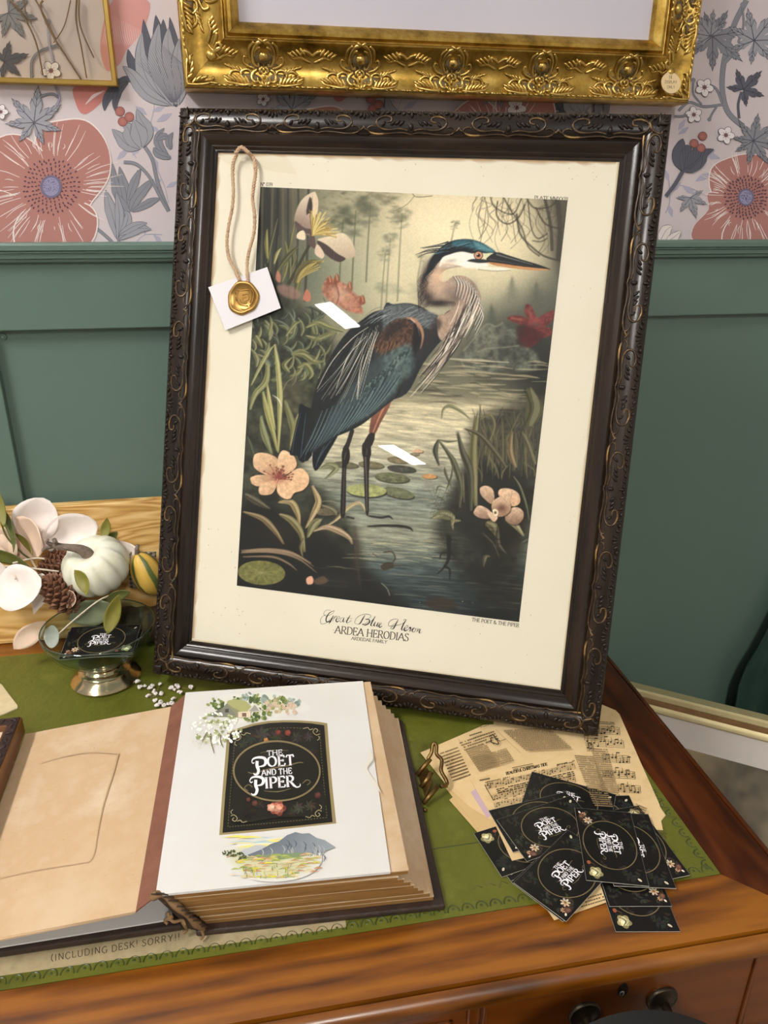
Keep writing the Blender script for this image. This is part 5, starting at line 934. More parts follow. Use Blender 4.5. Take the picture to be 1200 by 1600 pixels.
ba.build('foxing', INK, sheet, Matrix.Translation((0, 0, -PD)), 'brown foxing along the edges of the sheet')
# ================================================================ printed wallpaper: poppies, palmate leaves, buds, berries
def toWall(P):
    P = np.asarray(P, float); r = np.stack([(P[:, 0]-CX)/FPX, (P[:, 1]-CY)/FPX, np.ones(len(P))], 1) @ RW.T
    Q = r*((WALL-.0004)/r[:, 1])[:, None]; return Q[:, [0, 2]]
WM = Matrix(((1, 0, 0, 0), (0, 0, -1, WALL-.0002), (0, 1, 0, CAMZ), (0, 0, 0, 1)))
LG, LM, LD, OUT = (158, 158, 166), (138, 139, 147), (96, 97, 108), (98, 97, 108)
LIL, LIL2 = (176, 172, 190), (160, 156, 178); RED, WH = (178, 126, 119), (232, 220, 216)
def palmate(a, cx, cy, R, rot, col, out=OUT, n=7, spread=5.2, veins=True, k=1):
    P = []
    for i in range(n):
        t = rot+(i-(n-1)/2)*spread/(n-1); r = R*(1-.34*abs(i-(n-1)/2)/((n-1)/2)); dt = spread/(n-1)/2
        for f, g in ((-.78, .52), (-.46, .66), (-.40, .60), (-.2, .86), (-.14, .82), (0, 1.0), (.14, .82), (.2, .86), (.40, .60), (.46, .66), (.78, .52)): P.append((cx+r*g*math.cos(t+f*dt), cy+r*g*math.sin(t+f*dt)))
        if i < n-1: tm = t+dt; P.append((cx+R*.27*math.cos(tm), cy+R*.27*math.sin(tm)))
    P.append((cx, cy)); P = np.array(P); c = np.array([cx, cy])
    a.poly(c+(P-c)*1.045, out); a.poly(c+(P-c)*.985, col)
    if veins:
        for i in range(n):
            t = rot+(i-(n-1)/2)*spread/(n-1); r = R*(1-.34*abs(i-(n-1)/2)/((n-1)/2)); e = np.array([math.cos(t), math.sin(t)]); nn = np.array([-e[1], e[0]])
            a.stroke([c, c+e*r*.86], [R*.030, R*.012], out, 1)
            for s in (.42, .62):
                for m in (-1, 1): a.stroke([c+e*r*s, c+e*r*(s+.2)+nn*m*r*.11], R*.014, out, 1)
def blade(a, pts, w, col, out=OUT, mid=True):
    a.stroke(pts, [w*.25+3, w*.9+3, w+3, w*.6+3, 2], out, 6); a.stroke(pts, [w*.2, w*.9, w, w*.55, .5], col, 6)
    if mid: a.stroke(pts, [2.2, 1.6, .6], out, 6)
def stem(a, pts, w, col=LM, out=OUT): a.stroke(pts, w+3.5, out, 6); a.stroke(pts, w, col, 6)
def poppy(a, petals, c, R, seed):
    q = random.Random(seed)
    for P in petals: a.poly(P, WH, 4); Pn = np.array(P, float); cc = Pn.mean(0); a.poly(cc+(Pn-cc)*.965, RED, 4)
    a.disc(c, R*1.35, None, RED, 0, 28)
    for i in range(84):
        t = q.uniform(0, 6.283); r0 = R*q.uniform(1.05, 1.5); r1 = R*q.uniform(1.6, 2.7); e = np.array([math.cos(t), math.sin(t)]); c0 = np.array(c); a.stroke([c0+e*r0, c0+e*(r0+r1)/2+np.array([-e[1], e[0]])*q.uniform(-8, 8), c0+e*r1], [2, 3.4, 1.2], WH, 4)
    for rr, n, s in ((1.0, 34, 7), (.86, 32, 7), (.72, 28, 6.5), (.58, 24, 6), (.46, 20, 5.5)):
        for i in range(n):
            t = i*6.283/n+rr*5; a.disc((c[0]+R*rr*math.cos(t)*q.uniform(.94, 1.06), c[1]+R*rr*math.sin(t)*q.uniform(.94, 1.06)), s*.95, s*.55, (98, 74, 84), t, 7)
    a.disc(c, R*.40, R*.42, (120, 112, 138), 0, 20); a.disc(c, R*.30, R*.34, (150, 146, 176), 0, 20)
    for i in range(40): t, r = q.uniform(0, 6.28), R*.28*math.sqrt(q.random()); a.disc((c[0]+r*math.cos(t), c[1]+r*math.sin(t)), 2.6, 1.8, (84, 80, 108), t, 6)
def bloom(a, x, y, R, rot=0):
    for i in range(5): t = rot+i*1.2566; a.disc((x+R*.58*math.cos(t), y+R*.58*math.sin(t)), R*.50, R*.42, (92, 86, 92), t, 14); 
    for i in range(5): t = rot+i*1.2566; a.disc((x+R*.58*math.cos(t), y+R*.58*math.sin(t)), R*.44, R*.36, (234, 226, 228), t, 14)
    a.disc((x, y), R*.26, None, (150, 108, 112), 0, 12)
    for i in range(8): t = i*.785; a.stroke([(x, y), (x+R*.5*math.cos(t), y+R*.5*math.sin(t))], 1.5, (92, 80, 86), 1)
def berries(a, pts, r):
    for x, y in pts: a.disc((x, y), r*1.1, None, (110, 70, 72), 0, 18); a.disc((x, y), r, None, (180, 122, 114), 0, 18, (164, 106, 100))
def spray(a, pts, leaves, w=3, col=LIL2):
    a.stroke(pts, w, col, 5)
    for x, y, l, t in leaves: e = np.array([math.cos(t), math.sin(t)]); a.stroke([(x, y), (x+e[0]*l*.5, y+e[1]*l*.5), (x+e[0]*l, y+e[1]*l)], [1, l*.42, 1], LIL, 6)
def left_group():
    a = Art(toWall, 2.6e-6, 1e-5); a.use(0, 0, 3)
    spray(a, [(700, 600), (720, 520), (725, 470)], [(725, 480, 60, -1.3), (690, 540, 70, -2.5), (735, 570, 80, -.5), (705, 590, 55, .6), (715, 520, 60, -.3)]); spray(a, [(640, 740), (600, 700), (560, 720)], [(600, 700, 70, 2.4), (620, 730, 60, -.9)])
    spray(a, [(790, 950), (770, 870), (740, 800)], [(780, 880, 60, -.5), (760, 840, 70, 2.6), (740, 800, 70, -1.9)]); spray(a, [(640, 1135), (680, 1100), (760, 1100)], [(680, 1100, 60, -1.7), (720, 1100, 60, .8)])
    a.poly([(530, 0), (690, 0), (692, 90), (650, 170), (590, 240), (560, 300), (500, 330), (470, 200)], (206, 150, 146), 4); a.poly([(345, 410), (420, 400), (520, 420), (430, 520), (380, 530), (350, 470)], (198, 130, 124), 4); a.stroke([(400, 490), (440, 450), (490, 425)], [3, 16, 3], (226, 204, 204))
    for i in range(22): x = 500+8*i; a.stroke([(x, 60+i*4), (x-8, 140+i*3), (x-20, 210)], [1, 3, 1], (228, 196, 192), 4)
    # big tulip-shaped flower
    stem(a, [(835, 490), (740, 440), (660, 390), (590, 370), (540, 400)], 26, LD); blade(a, [(560, 370), (520, 430), (495, 480), (490, 520)], 40, LD, (70, 70, 80)); blade(a, [(600, 380), (560, 420), (540, 480), (545, 530)], 36, LD, (70, 70, 80))
    for P, w, c in (([(800, 480), (730, 360), (690, 220), (672, 90)], 70, LD), ([(810, 480), (760, 320), (745, 180), (730, 70)], 80, LD), ([(820, 480), (800, 330), (770, 200), (765, 90)], 76, LD), ([(830, 480), (835, 330), (815, 200), (795, 80)], 60, LD), ([(790, 490), (690, 400), (620, 300), (600, 230)], 60, LD), ([(800, 490), (700, 390), (660, 270), (665, 150)], 74, LG), ([(815, 490), (760, 360), (730, 240), (745, 110)], 96, LG), ([(830, 490), (830, 360), (790, 230), (790, 130)], 92, LG), ([(790, 490), (690, 440), (620, 350), (575, 310)], 62, LG), ([(840, 480), (850, 380), (830, 280), (840, 180)], 70, LG)): blade(a, P, w, c, (84, 84, 96))
    for i in range(26): x = 640+i*8; a.stroke([(800+i, 480), (x+60, 350), (x, 190+abs(i-13)*8)], [1.5, 2.5, 1], (110, 110, 122), 5)
    # berry bud
    stem(a, [(790, 990), (740, 860), (715, 750), (680, 690)], 14); 
    for P, w in (([(660, 690), (600, 680), (560, 640), (525, 605)], 60), ([(665, 690), (690, 620), (660, 560), (640, 510)], 60), ([(660, 690), (620, 650), (600, 600), (575, 590)], 70), ([(665, 690), (655, 640), (640, 600), (625, 560)], 80)): blade(a, P, w, LG, (90, 90, 102))
    berries(a, [(562, 522), (575, 570), (606, 548)], 21)
    # feathery leaves
    for P, w in (([(790, 740), (750, 690), (740, 640), (770, 600)], 40), ([(800, 740), (740, 720), (720, 690)], 36), ([(800, 700), (790, 660), (810, 620)], 30), ([(790, 640), (760, 640), (730, 660)], 30)): blade(a, P, w, LM)
    stem(a, [(560, 1140), (545, 1060), (560, 960), (610, 880), (650, 800)], 10)
    for P, w in (([(600, 980), (560, 920), (540, 860), (525, 760)], 50), ([(600, 990), (590, 900), (570, 830), (560, 780)], 40), ([(610, 990), (640, 930), (690, 870), (720, 840)], 46), ([(600, 940), (620, 880), (640, 830), (660, 790)], 40), ([(620, 990), (680, 960), (720, 940), (750, 930)], 36), ([(600, 1020), (570, 960), (540, 900)], 50)): blade(a, P, w, LM, (104, 104, 112))
    for P, w in (([(555, 1120), (530, 1020), (510, 950), (495, 890)], 56), ([(555, 1120), (560, 1020), (555, 960), (545, 900)], 40), ([(560, 1120), (590, 1060), (600, 1010), (580, 990)], 36), ([(560, 1120), (620, 1080), (660, 1070), (710, 1075)], 54), ([(560, 1100), (630, 1060), (690, 1045)], 36)): blade(a, P, w, LG, (92, 92, 104))
    stem(a, [(440, 1060), (500, 1110), (540, 1150)], 12); stem(a, [(580, 760), (640, 770), (700, 830), (760, 940), (790, 990)], 12)
    # poppy and the leaves over it
    poppy(a, [[(180, 600), (290, 560), (400, 560), (480, 630), (520, 730), (510, 840), (440, 940), (380, 1000), (250, 900), (160, 760)], [(0, 640), (120, 640), (240, 760), (240, 900), (120, 960), (-60, 900), (-90, 750)], [(-60, 880), (120, 930), (240, 940), (180, 1080), (60, 1150), (-60, 1150), (-100, 1000)], [(120, 980), (260, 960), (400, 950), (460, 1020), (430, 1140), (300, 1200), (100, 1180), (60, 1080)]], (240, 875), 128, 5)
    stem(a, [(150, 570), (170, 470), (240, 440), (280, 460)], 8); palmate(a, 160, 575, 170, -1.45, LG); palmate(a, 20, 290, 120, -.3, LD, (70, 70, 78), 5, 4); palmate(a, 40, 60, 150, .6, LM, n=6, spread=4)
    stem(a, [(150, 370), (150, 290), (190, 240), (280, 210)], 9); stem(a, [(260, 400), (280, 460), (260, 500)], 7, LIL2, OUT); bloom(a, 240, 332, 46, .4); bloom(a, 5, 525, 34, 0); a.disc((225, 105), 16, None, LIL2, 0, 12); stem(a, [(225, 120), (230, 200), (250, 290)], 6, LIL, LIL2)
    return a
def right_group():
    a = Art(toWall, 2.6e-6, 1e-5); a.use(800, 0, 3)
    spray(a, [(880, 900), (800, 870), (760, 880)], [(860, 850, 80, -.5), (800, 870, 70, .6), (870, 740, 90, -.4), (900, 720, 80, .3), (780, 630, 60, -.6), (770, 680, 50, .5)], 4); spray(a, [(720, 1000), (740, 940), (735, 840)], [(735, 960, 60, 1.3), (740, 900, 70, -.7), (735, 850, 60, -1.9), (780, 610, 60, -1)], 4)
    stem(a, [(1080, 590), (1010, 520), (985, 400), (1000, 260), (1040, 120), (1100, 0)], 22); stem(a, [(1000, 290), (1060, 230), (1140, 160), (1210, 120)], 16); stem(a, [(990, 490), (900, 500), (830, 480), (780, 520)], 10); stem(a, [(985, 480), (960, 420), (930, 400)], 9); stem(a, [(960, 500), (940, 530), (925, 560)], 7); a.disc((925, 560), 10, None, LM, 0, 10); a.disc((850, 375), 11, None, LM, 0, 10); stem(a, [(850, 385), (850, 440), (890, 490)], 6); stem(a, [(1080, 30), (1085, 120), (1060, 200)], 7); a.disc((1082, 22), 13, None, LM, 0, 10)
    stem(a, [(985, 250), (980, 200), (960, 170)], 12)
    palmate(a, 940, 170, 180, .7, LM, n=7); palmate(a, 1135, 190, 170, -.9, LG, (86, 86, 96), 7); palmate(a, 930, 170, 150, -2.2, LG, n=5, spread=3); palmate(a, 1085, 420, 120, -.8, LD, (66, 66, 74), 5, 4.4); stem(a, [(1075, 430), (1060, 490), (1065, 555)], 8, LD, (66, 66, 74))
    poppy(a, [[(930, 790), (1010, 740), (1120, 720), (1240, 760), (1300, 900), (1180, 980), (1020, 960), (930, 900)], [(920, 900), (1040, 930), (1100, 1030), (1000, 1140), (850, 1130), (850, 1060), (920, 980)], [(1040, 1010), (1200, 980), (1300, 1060), (1240, 1180), (1060, 1180), (980, 1120)]], (1095, 925), 96, 9)
    palmate(a, 1130, 660, 150, -.2, LM, (86, 86, 96), 8, 5.6); palmate(a, 835, 925, 100, 1.3, LG, n=5, spread=3.6)
    stem(a, [(720, 920), (765, 860), (800, 800)], 15, LD)
    for P, w in (([(805, 800), (775, 740), (790, 680), (800, 650)], 54), ([(810, 800), (870, 770), (900, 720), (945, 700)], 50), ([(805, 805), (810, 750), (820, 700), (810, 680)], 56), ([(810, 805), (840, 760), (860, 710), (850, 690)], 60), ([(812, 800), (860, 780), (890, 730)], 40)): blade(a, P, w, LD, (74, 72, 82), False)
    for i in range(9): a.stroke([(808+i*3, 795), (800+i*11, 740), (795+i*14, 690)], [1.2, 1.8, 1], (74, 72, 84), 4)
    berries(a, [(892, 638), (852, 672), (884, 694)], 19); bloom(a, 900, 410, 42, .2); bloom(a, 850, 538, 38, .8); bloom(a, 1000, 634, 40, .1)
    stem(a, [(760, 545), (790, 545), (820, 540)], 6)
    for P, w in (([(690, 1135), (720, 1080), (750, 1060)], 50), ([(720, 1135), (760, 1110), (790, 1080)], 40)): blade(a, P, w, WH, OUT)
    return a
WINK = print_mat('wallpaper_ink', .75, .15)
mL = left_group().mesh('wallpaper_print', WINK); mR = right_group().mesh('wallpaper_print', WINK)
k = 0
for me_, offs in ((mL, [(0, 0), (.30, .02), (.56, .05), (.84, .55), (-.86, 0), (-.43, .50), (.42, .52), (0, .62), (-.86, .6), (-1.5, .1), (1.05, .1), (-1.7, .6)]), (mR, [(0, 0), (-.26, -.03), (-1.30, .03), (-1.25, .5), (.0, .5), (-.42, .60), (-1.5, 0), (.36, .35), (-1.9, .4)])):
    for dx, dz in offs:
        b_ = me_; lo_ = RAILT-CAMZ
        o = put('wallpaper_print', b_, wu, 0, Matrix.Translation((dx, 0, dz)) @ WM @ Matrix.Translation((0, 0, 1.5e-3+8e-4*(k % 3) if (dx, dz) != (0, 0) else 0))); k += 1
        o['kind'] = 'stuff'
# ================================================================ open photograph album
PB = mat('album_page', (208, 182, 150), .75, noise=[(198, 168, 132), (214, 192, 164)], scale=14, spec=.2); GILT = mat('gilt_page_edge', (132, 94, 48), .5, .2, noise=[(158, 118, 66), (108, 74, 38)], scale=70, stretch=(.2, .2, 3))
PEDGE = mat('page_edge_white', (222, 206, 178), .8); COVER = mat('album_cover', (44, 32, 28), .5, noise=[(62, 46, 38)], scale=50, bump=.4, bscale=300); HINGE = mat('hinge_cloth', (118, 74, 56), .8, noise=[(134, 88, 68)], scale=60, bump=.2, bscale=500); WPAGE = mat('white_page', (220, 219, 217), .6, noise=[(215, 212, 206)], scale=9, spec=.3)
FRAY = mat('frayed_binding', (112, 84, 54), .9, noise=[(142, 112, 76)], scale=120)
alb = thing('photo_album', 'thick open antique photo album with fanned gilt pages and a title page', 'album', (0.03, .6, DESK))
ALO = np.array([.03, .6, DESK])
def apart(name, mb, m, parent=None, smooth=False, bevel=0, label=None):
    mb.v = [(a-ALO[0], b-ALO[1], c-ALO[2]) for a, b, c in mb.v]; o = mb.build(name, m, parent or alb, smooth, bevel)
    if label: o['label'] = label
    return o
TOPZ = .0585
top = [on_desk(x, y, TOPZ)[:2] for x, y in ((243, 1398), (610, 1362), (567, 1064), (290, 1082))]
bot = [np.array(q) for q in ((-.066, .4715), (.131, .4600), (.1475, .7040), (-.060, .7480))]
def slab(q, z0, z1, m, name, parent=None, **k):
    mb = MB(); mb.hexa([(p[0], p[1], DESK+z0) for p in q], [(p[0], p[1], DESK+z1) for p in q]); return apart(name, mb, m, parent, **k)
apart('back_cover', MB().hexa([(-.073, .4640, DESK+.0006), (.1395, .4520, DESK+.0006), (.1545, .7065, DESK+.0006), (-.064, .7560, DESK+.0006)], [(-.073, .4640, DESK+.0062), (.1395, .4520, DESK+.0062), (.1545, .7065, DESK+.0062), (-.064, .7560, DESK+.0062)]), COVER, bevel=.0015)
NL = 9
for i in range(NL):
    t = i/(NL-1)*.93; q = [b*(1-t)+a*t for a, b in zip(top, bot)]; q = [p+np.array([random.uniform(-.0012, .0012), random.uniform(-.0008, .0008)]) for p in q]
    if i == NL-1: q[1] = q[1]+np.array([.012, 0]); q[2] = q[2]+np.array([.006, .001])
    z0 = .0064+i*(TOPZ-.008)/NL; z1 = z0+(TOPZ-.008)/NL-.0006
    lf = slab(q, z0, z1-.0008, GILT, 'leaf'); cq = np.mean(q, 0); qq = [cq+(p-cq)*1.004 for p in q]
    slab(qq, z1-.0008, z1, PB, 'leaf_paper', lf)
tp = slab(top, TOPZ-.0024, TOPZ, WPAGE, 'title_page'); ZT = TOPZ
# prints on the title page
def toPage(P):
    P = np.asarray(P, float); r = np.stack([(P[:, 0]-CX)/FPX, (P[:, 1]-CY)/FPX, np.ones(len(P))], 1) @ RW.T; Q = r*((DESK+ZT-CAMZ)/r[:, 2])[:, None]; return Q[:, :2]-ALO[:2]
AINK = print_mat('album_ink', .45, .35); q_ = random.Random(12)
va = Art(toPage, 4e-6, 1e-5); va.use(220, 1050, 2.4); PGC = (219, 218, 215)
def tuft(x, y, r, cols, n=14):
    for i in range(n): an, d = q_.uniform(0, 6.28), r*math.sqrt(q_.random()); va.disc((x+d*math.cos(an), y+.7*d*math.sin(an)), r*q_.uniform(.16, .34), r*q_.uniform(.12, .24), q_.choice(cols), q_.uniform(0, 3), 7)
G1 = [(92, 112, 56), (120, 136, 72), (70, 88, 50), (150, 156, 100)]; G2 = [(150, 164, 158), (120, 138, 130), (176, 184, 176)]
va.soft([(240, 160), (300, 90), (400, 80), (520, 75), (610, 110), (630, 140), (560, 160), (440, 185), (330, 195)], (224, 224, 208), PGC, .4)
for x, y, r, c in ((370, 105, 28, G1), (405, 100, 30, G2), (440, 112, 36, G1), (480, 105, 32, G2), (525, 115, 30, G1), (572, 115, 26, G2), (280, 122, 30, G1), (500, 130, 36, [(190, 170, 140), (206, 188, 160), (160, 160, 110)]), (560, 140, 30, [(214, 190, 170), (200, 176, 150)]), (460, 155, 34, G1), (415, 172, 26, G1)): tuft(x, y, r, c, 20)
va.poly([(300, 145), (330, 112), (385, 118), (415, 150), (400, 172), (300, 170)], (140, 140, 108), 0); va.poly([(322, 118), (345, 106), (395, 112), (420, 148), (378, 152)], (168, 168, 112), 2); va.poly([(300, 168), (300, 145), (322, 122), (355, 160), (355, 172)], (128, 128, 116), 0); va.poly([(400, 150), (428, 118), (452, 148), (440, 152)], (214, 210, 196), 0); va.poly([(405, 150), (428, 126), (445, 148)], (160, 158, 150), 0); va.poly([(365, 152), (412, 150), (412, 172), (365, 174)], (222, 206, 182), 0); va.poly([(380, 156), (396, 156), (396, 170), (380, 170)], (120, 96, 80), 0); va.poly([(316, 142), (330, 140), (330, 154), (316, 155)], (70, 72, 66), 0); va.poly([(250, 165), (300, 140), (300, 170)], (112, 112, 104), 0)
for i in range(150):
    an, d = q_.uniform(0, 6.28), math.sqrt(q_.random()); x, y = 285+95*d*math.cos(an), 215+58*d*math.sin(an); va.disc((x, y), q_.uniform(4, 9), q_.uniform(3, 6), q_.choice([(246, 246, 240), (240, 242, 232), (178, 184, 130), (206, 210, 176), (250, 250, 246), (146, 156, 100)]), q_.uniform(0, 3), 7)
for P in ([(262, 235), (265, 270), (276, 310)], [(300, 240), (300, 265), (310, 288)], [(250, 230), (235, 255), (232, 270)]): va.stroke(P, [5, 4, 2], (120, 104, 70))
for i in range(40): x, y = q_.uniform(190, 300), q_.uniform(230, 290); va.disc((x, y), 3, 2, q_.choice([(216, 216, 196), (200, 204, 180)]), 0, 6)
# hills below
va.soft([(300, 690), (340, 660), (420, 632), (520, 622), (620, 640), (680, 700), (640, 760), (540, 790), (420, 785), (330, 740)], (206, 206, 170), PGC, .35)
for i in range(26): x, y = q_.uniform(310, 520), q_.uniform(625, 665); va.stroke([(x, y), (x+50, y-5), (x+100, y-2)], [1, q_.uniform(4, 9), 1], q_.choice([(246, 228, 110), (238, 222, 140), (226, 224, 206), (170, 200, 208)]))
va.poly([(360, 690), (430, 655), (480, 665), (450, 695)], (186, 190, 192), 3); va.poly([(400, 692), (450, 672), (490, 650), (520, 640), (548, 618), (580, 606), (606, 612), (632, 610), (660, 628), (690, 636), (730, 662), (660, 688), (560, 700), (430, 712)], (106, 114, 124), 0, (150, 158, 164), (500, 620), (700, 680))
for i in range(40): x = q_.uniform(450, 690); y = 615+abs(x-590)*.30+q_.uniform(6, 50); va.stroke([(x, y), (x+10, y+14), (x+4, y+30)], [1, 5, 1], q_.choice([(88, 98, 110), (140, 148, 156), (170, 174, 172)]))
va.poly([(400, 700), (500, 690), (600, 684), (640, 690), (560, 705), (440, 716)], (128, 146, 110), 3)
for i in range(110): x = q_.uniform(320, 650); y = q_.uniform(695, 780)-max(0, x-560)*.25; va.stroke([(x, y), (x+14, y-4), (x+34, y-2)], [1, q_.uniform(4, 8), 1], q_.choice([(200, 180, 130), (178, 190, 100), (216, 200, 150), (150, 164, 84), (226, 210, 176), (196, 150, 110), (214, 206, 70)]))
for x, y, r in ((322, 688, 14), (345, 690, 18), (372, 698, 18), (390, 702, 10)): tuft(x, y, r, [(56, 66, 40), (78, 86, 50), (96, 104, 60)], 16)
for i in range(46): x, y = q_.uniform(380, 600), q_.uniform(740, 785); va.stroke([(x, y), (x+q_.uniform(-3, 3), y-16)], [3, 1], q_.choice([(120, 140, 60), (206, 190, 40), (160, 160, 140), (230, 216, 60)]), 1)
va.stroke([(850, 290), (865, 330), (845, 370), (880, 430), (900, 460)], [1, 14, 8, 12, 1], (222, 216, 204))
va.build('vignettes', AINK, tp, Matrix.Translation((0, 0, TOPZ)), 'small coloured landscape vignettes of a cottage and a mountain')['kind'] = 'stuff'
# the arched title label
la = Art(toPage, 4e-6, 1.2e-4); la.use(340, 1120, 6)
OUTL = [(90, 150), (200, 105), (330, 65), (470, 40), (620, 32), (760, 34), (880, 42), (960, 50), (1028, 62), (1045, 300), (1075, 650), (1112, 1000), (800, 1035), (400, 1078), (15, 1110), (45, 700), (70, 400)]
INL = [(118, 155), (220, 118), (340, 84), (480, 60), (620, 52), (760, 54), (880, 62), (1000, 80), (1018, 320), (1046, 650), (1078, 988), (800, 1018), (400, 1056), (46, 1088), (72, 720), (98, 420)]
la.poly(OUTL, (150, 134, 94)); la.poly(INL, (26, 25, 22))
for c, w_, o in (((64, 60, 46), 3, .90),):
    P = np.array(INL, float); cc = np.array([560, 570]); P = cc+(P-cc)*o
    for i in range(len(P)):
        a_, b_ = P[i], P[(i+1) % len(P)]; n = max(2, int(np.linalg.norm(b_-a_)/26))
        for j in range(n): la.stroke([a_+(b_-a_)*(j/n), a_+(b_-a_)*((j+.55)/n)], 8, (98, 92, 66), 1)
la.poly([(190, 190), (330, 140), (560, 110), (800, 118), (930, 140), (965, 560), (1000, 900), (560, 950), (130, 980), (170, 560)], (32, 31, 27), 3)
for x, y, r, c in ((300, 200, 70, (44, 48, 38)), (420, 170, 80, (58, 60, 48)), (560, 180, 70, (48, 46, 38)), (740, 200, 60, (52, 48, 46)), (850, 190, 50, (60, 50, 56)), (240, 260, 50, (52, 54, 42)), (760, 860, 60, (66, 58, 50)), (870, 840, 60, (58, 50, 44)), (700, 900, 50, (52, 48, 42)), (400, 830, 50, (44, 40, 34)), (300, 900, 70, (30, 28, 26)), (900, 330, 50, (40, 38, 36))):
    for i in range(7): an = i*.9+x; la.stroke([(x, y), (x+r*.5*math.cos(an), y+r*.5*math.sin(an)), (x+r*math.cos(an+.3), y+r*math.sin(an+.3))], [4, r*.4, 3], tuple(v+q_.uniform(-10, 12) for v in c))
def rose(a, x, y, r, cols):
    for i, c in enumerate(cols):
        for j in range(5): an = j*1.2566+i*.6; rr = r*(1-.26*i); a.disc((x+rr*.45*math.cos(an), y+rr*.40*math.sin(an)), rr*.52, rr*.42, tuple(v*(.86+.07*j) for v in c), an, 10)
rose(la, 570, 155, 30, [(96, 40, 34), (116, 54, 44)]); rose(la, 660, 158, 36, [(100, 42, 36), (130, 64, 52)]); rose(la, 565, 865, 84, [(122, 66, 54), (176, 104, 84), (206, 148, 122)]); rose(la, 505, 860, 46, [(196, 130, 104), (222, 176, 148)]); rose(la, 350, 820, 34, [(74, 44, 38), (92, 54, 46)]); rose(la, 290, 785, 24, [(90, 52, 42)]); rose(la, 940, 745, 36, [(72, 40, 40), (92, 54, 50)]); rose(la, 455, 228, 26, [(166, 110, 60)])
for sx, sy, fx, fy in ((160, 160, 1, 1), (955, 110, -1, 1), (125, 1000, 1, -1), (975, 955, -1, -1)):
    for P in ([(0, 60), (30, 70), (60, 40), (40, 10), (15, 25), (30, 45)], [(60, 10), (90, 20), (110, 0), (150, 10)], [(10, 80), (0, 100), (20, 120)]): la.stroke([(sx+fx*x, sy+fy*y) for x, y in P], 6, (176, 166, 124), 5)
la.disc((555, 518), 412, 288, (134, 118, 84), .02, 56); la.disc((555, 518), 396, 272, (30, 30, 26), .02, 56)
def logo(a, P, H, c0, e1, k, col=(238, 236, 240), fl=(120, 108, 78)):
    """the ornate four-line title in a local frame: origin centre, unit = letter size"""
    e1 = np.asarray(e1, float); e2 = a.up(e1); c0 = np.asarray(c0, float)
    f_ = lambda x, y: c0+e1*x*k+e2*y*k
    sw = lambda pts, w, c=col: a.stroke([f_(x, y) for x, y in pts], [v*k for v in w] if hasattr(w, '__len__') else w*k, c, 5)
    sw([(-2.5, .1), (-2.0, -.06), (-1.3, .1), (-.2, .3), (1.0, .42), (2.0, .62), (2.4, .56)], [.05, .09, .1, .1, .05], fl); sw([(-2.6, -1.55), (-2.9, -1.25), (-2.5, -1.0), (-2.2, -1.25)], .07, fl); sw([(2.2, -1.25), (2.6, -.95), (2.9, -1.15), (2.6, -1.4)], .07, fl); sw([(-1.2, -1.65), (0, -1.8), (1.2, -1.6)], [.03, .09, .03], fl); sw([(-1.3, 1.7), (0, 1.85), (1.2, 1.72)], [.03, .06, .03], fl)
    text(a, 'THE', f_(-.72, 1.42), e1, .42*k, col, .21, .10, .10, .1, fit=1.42*k)
    # POET with a swash P
    sw([(-1.62, 1.02), (-1.66, .6), (-1.56, .2), (-1.66, -.1), (-1.9, -.16), (-2.02, -.02)], [.26, .28, .24, .16, .05]); sw([(-2.1, .98), (-1.95, 1.22), (-1.5, 1.32), (-1.0, 1.22), (-.86, .9), (-1.05, .58), (-1.5, .5)], [.05, .14, .2, .26, .3, .18, .08]); sw([(-2.1, .98), (-2.0, .84), (-1.85, .9)], [.06, .1, .05])
    text(a, 'OET', f_(-.72, .46), e1, .86*k, col, .22, .09, .12, .12, fit=2.45*k)
    text(a, 'AND THE', f_(-1.3, -.30), e1, .50*k, col, .20, .10, .11, .14, fit=2.7*k)
    sw([(-1.85, -.62), (-1.9, -1.1), (-1.8, -1.5), (-1.95, -1.86), (-2.2, -1.92), (-2.34, -1.78)], [.26, .28, .24, .16, .05]); sw([(-2.4, -.68), (-2.2, -.42), (-1.75, -.36), (-1.3, -.5), (-1.18, -.78), (-1.38, -1.08), (-1.8, -1.14)], [.05, .14, .2, .26, .3, .18, .08]); sw([(-2.4, -.68), (-2.28, -.84), (-2.12, -.76)], [.06, .1, .05])
    text(a, 'IPER', f_(-1.08, -1.42), e1, .92*k, col, .22, .09, .12, .12, fit=2.72*k); sw([(1.35, -1.30), (1.66, -1.52), (1.95, -1.46), (2.0, -1.24)], [.18, .12, .1, .04])
def lb(x0, y0, x1, y1): d = np.array([x1-x0, y1-y0], float); return d/np.linalg.norm(d)
logo(la, None, None, (552, 520), lb(350, 640, 740, 612), 107)
la.build('title_label', AINK, tp, Matrix.Translation((0, 0, TOPZ)), 'black arched title label with gold oval and white lettering')['kind'] = 'stuff'
# hinge strip and the leaf turned to the left
def P3(x, y, up): p = on_desk(x, y, up); return (p[0], p[1], p[2])
def sheet3(q, th): return MB().hexa([(p[0], p[1], p[2]-th) for p in q], q)
apart('hinge_strip', sheet3([P3(212, 1424, .0500), P3(244, 1399, TOPZ-.0006), P3(291, 1084, TOPZ-.0006), P3(267, 1104, .0520)], .0016), HINGE)
lq = [P3(-55, 1476, .0300), P3(212, 1424, .0500), P3(267, 1104, .0520), P3(66, 1142, .0330)]
lf = apart('turned_leaf', sheet3(lq, .0018), PB, label='blank foxed album leaf turned to the left')
apart('turned_leaf', sheet3([P3(-95, 1487, .0270), P3(208, 1426, .0480), P3(264, 1106, .0500), P3(40, 1147, .0305)], .0018), PB)
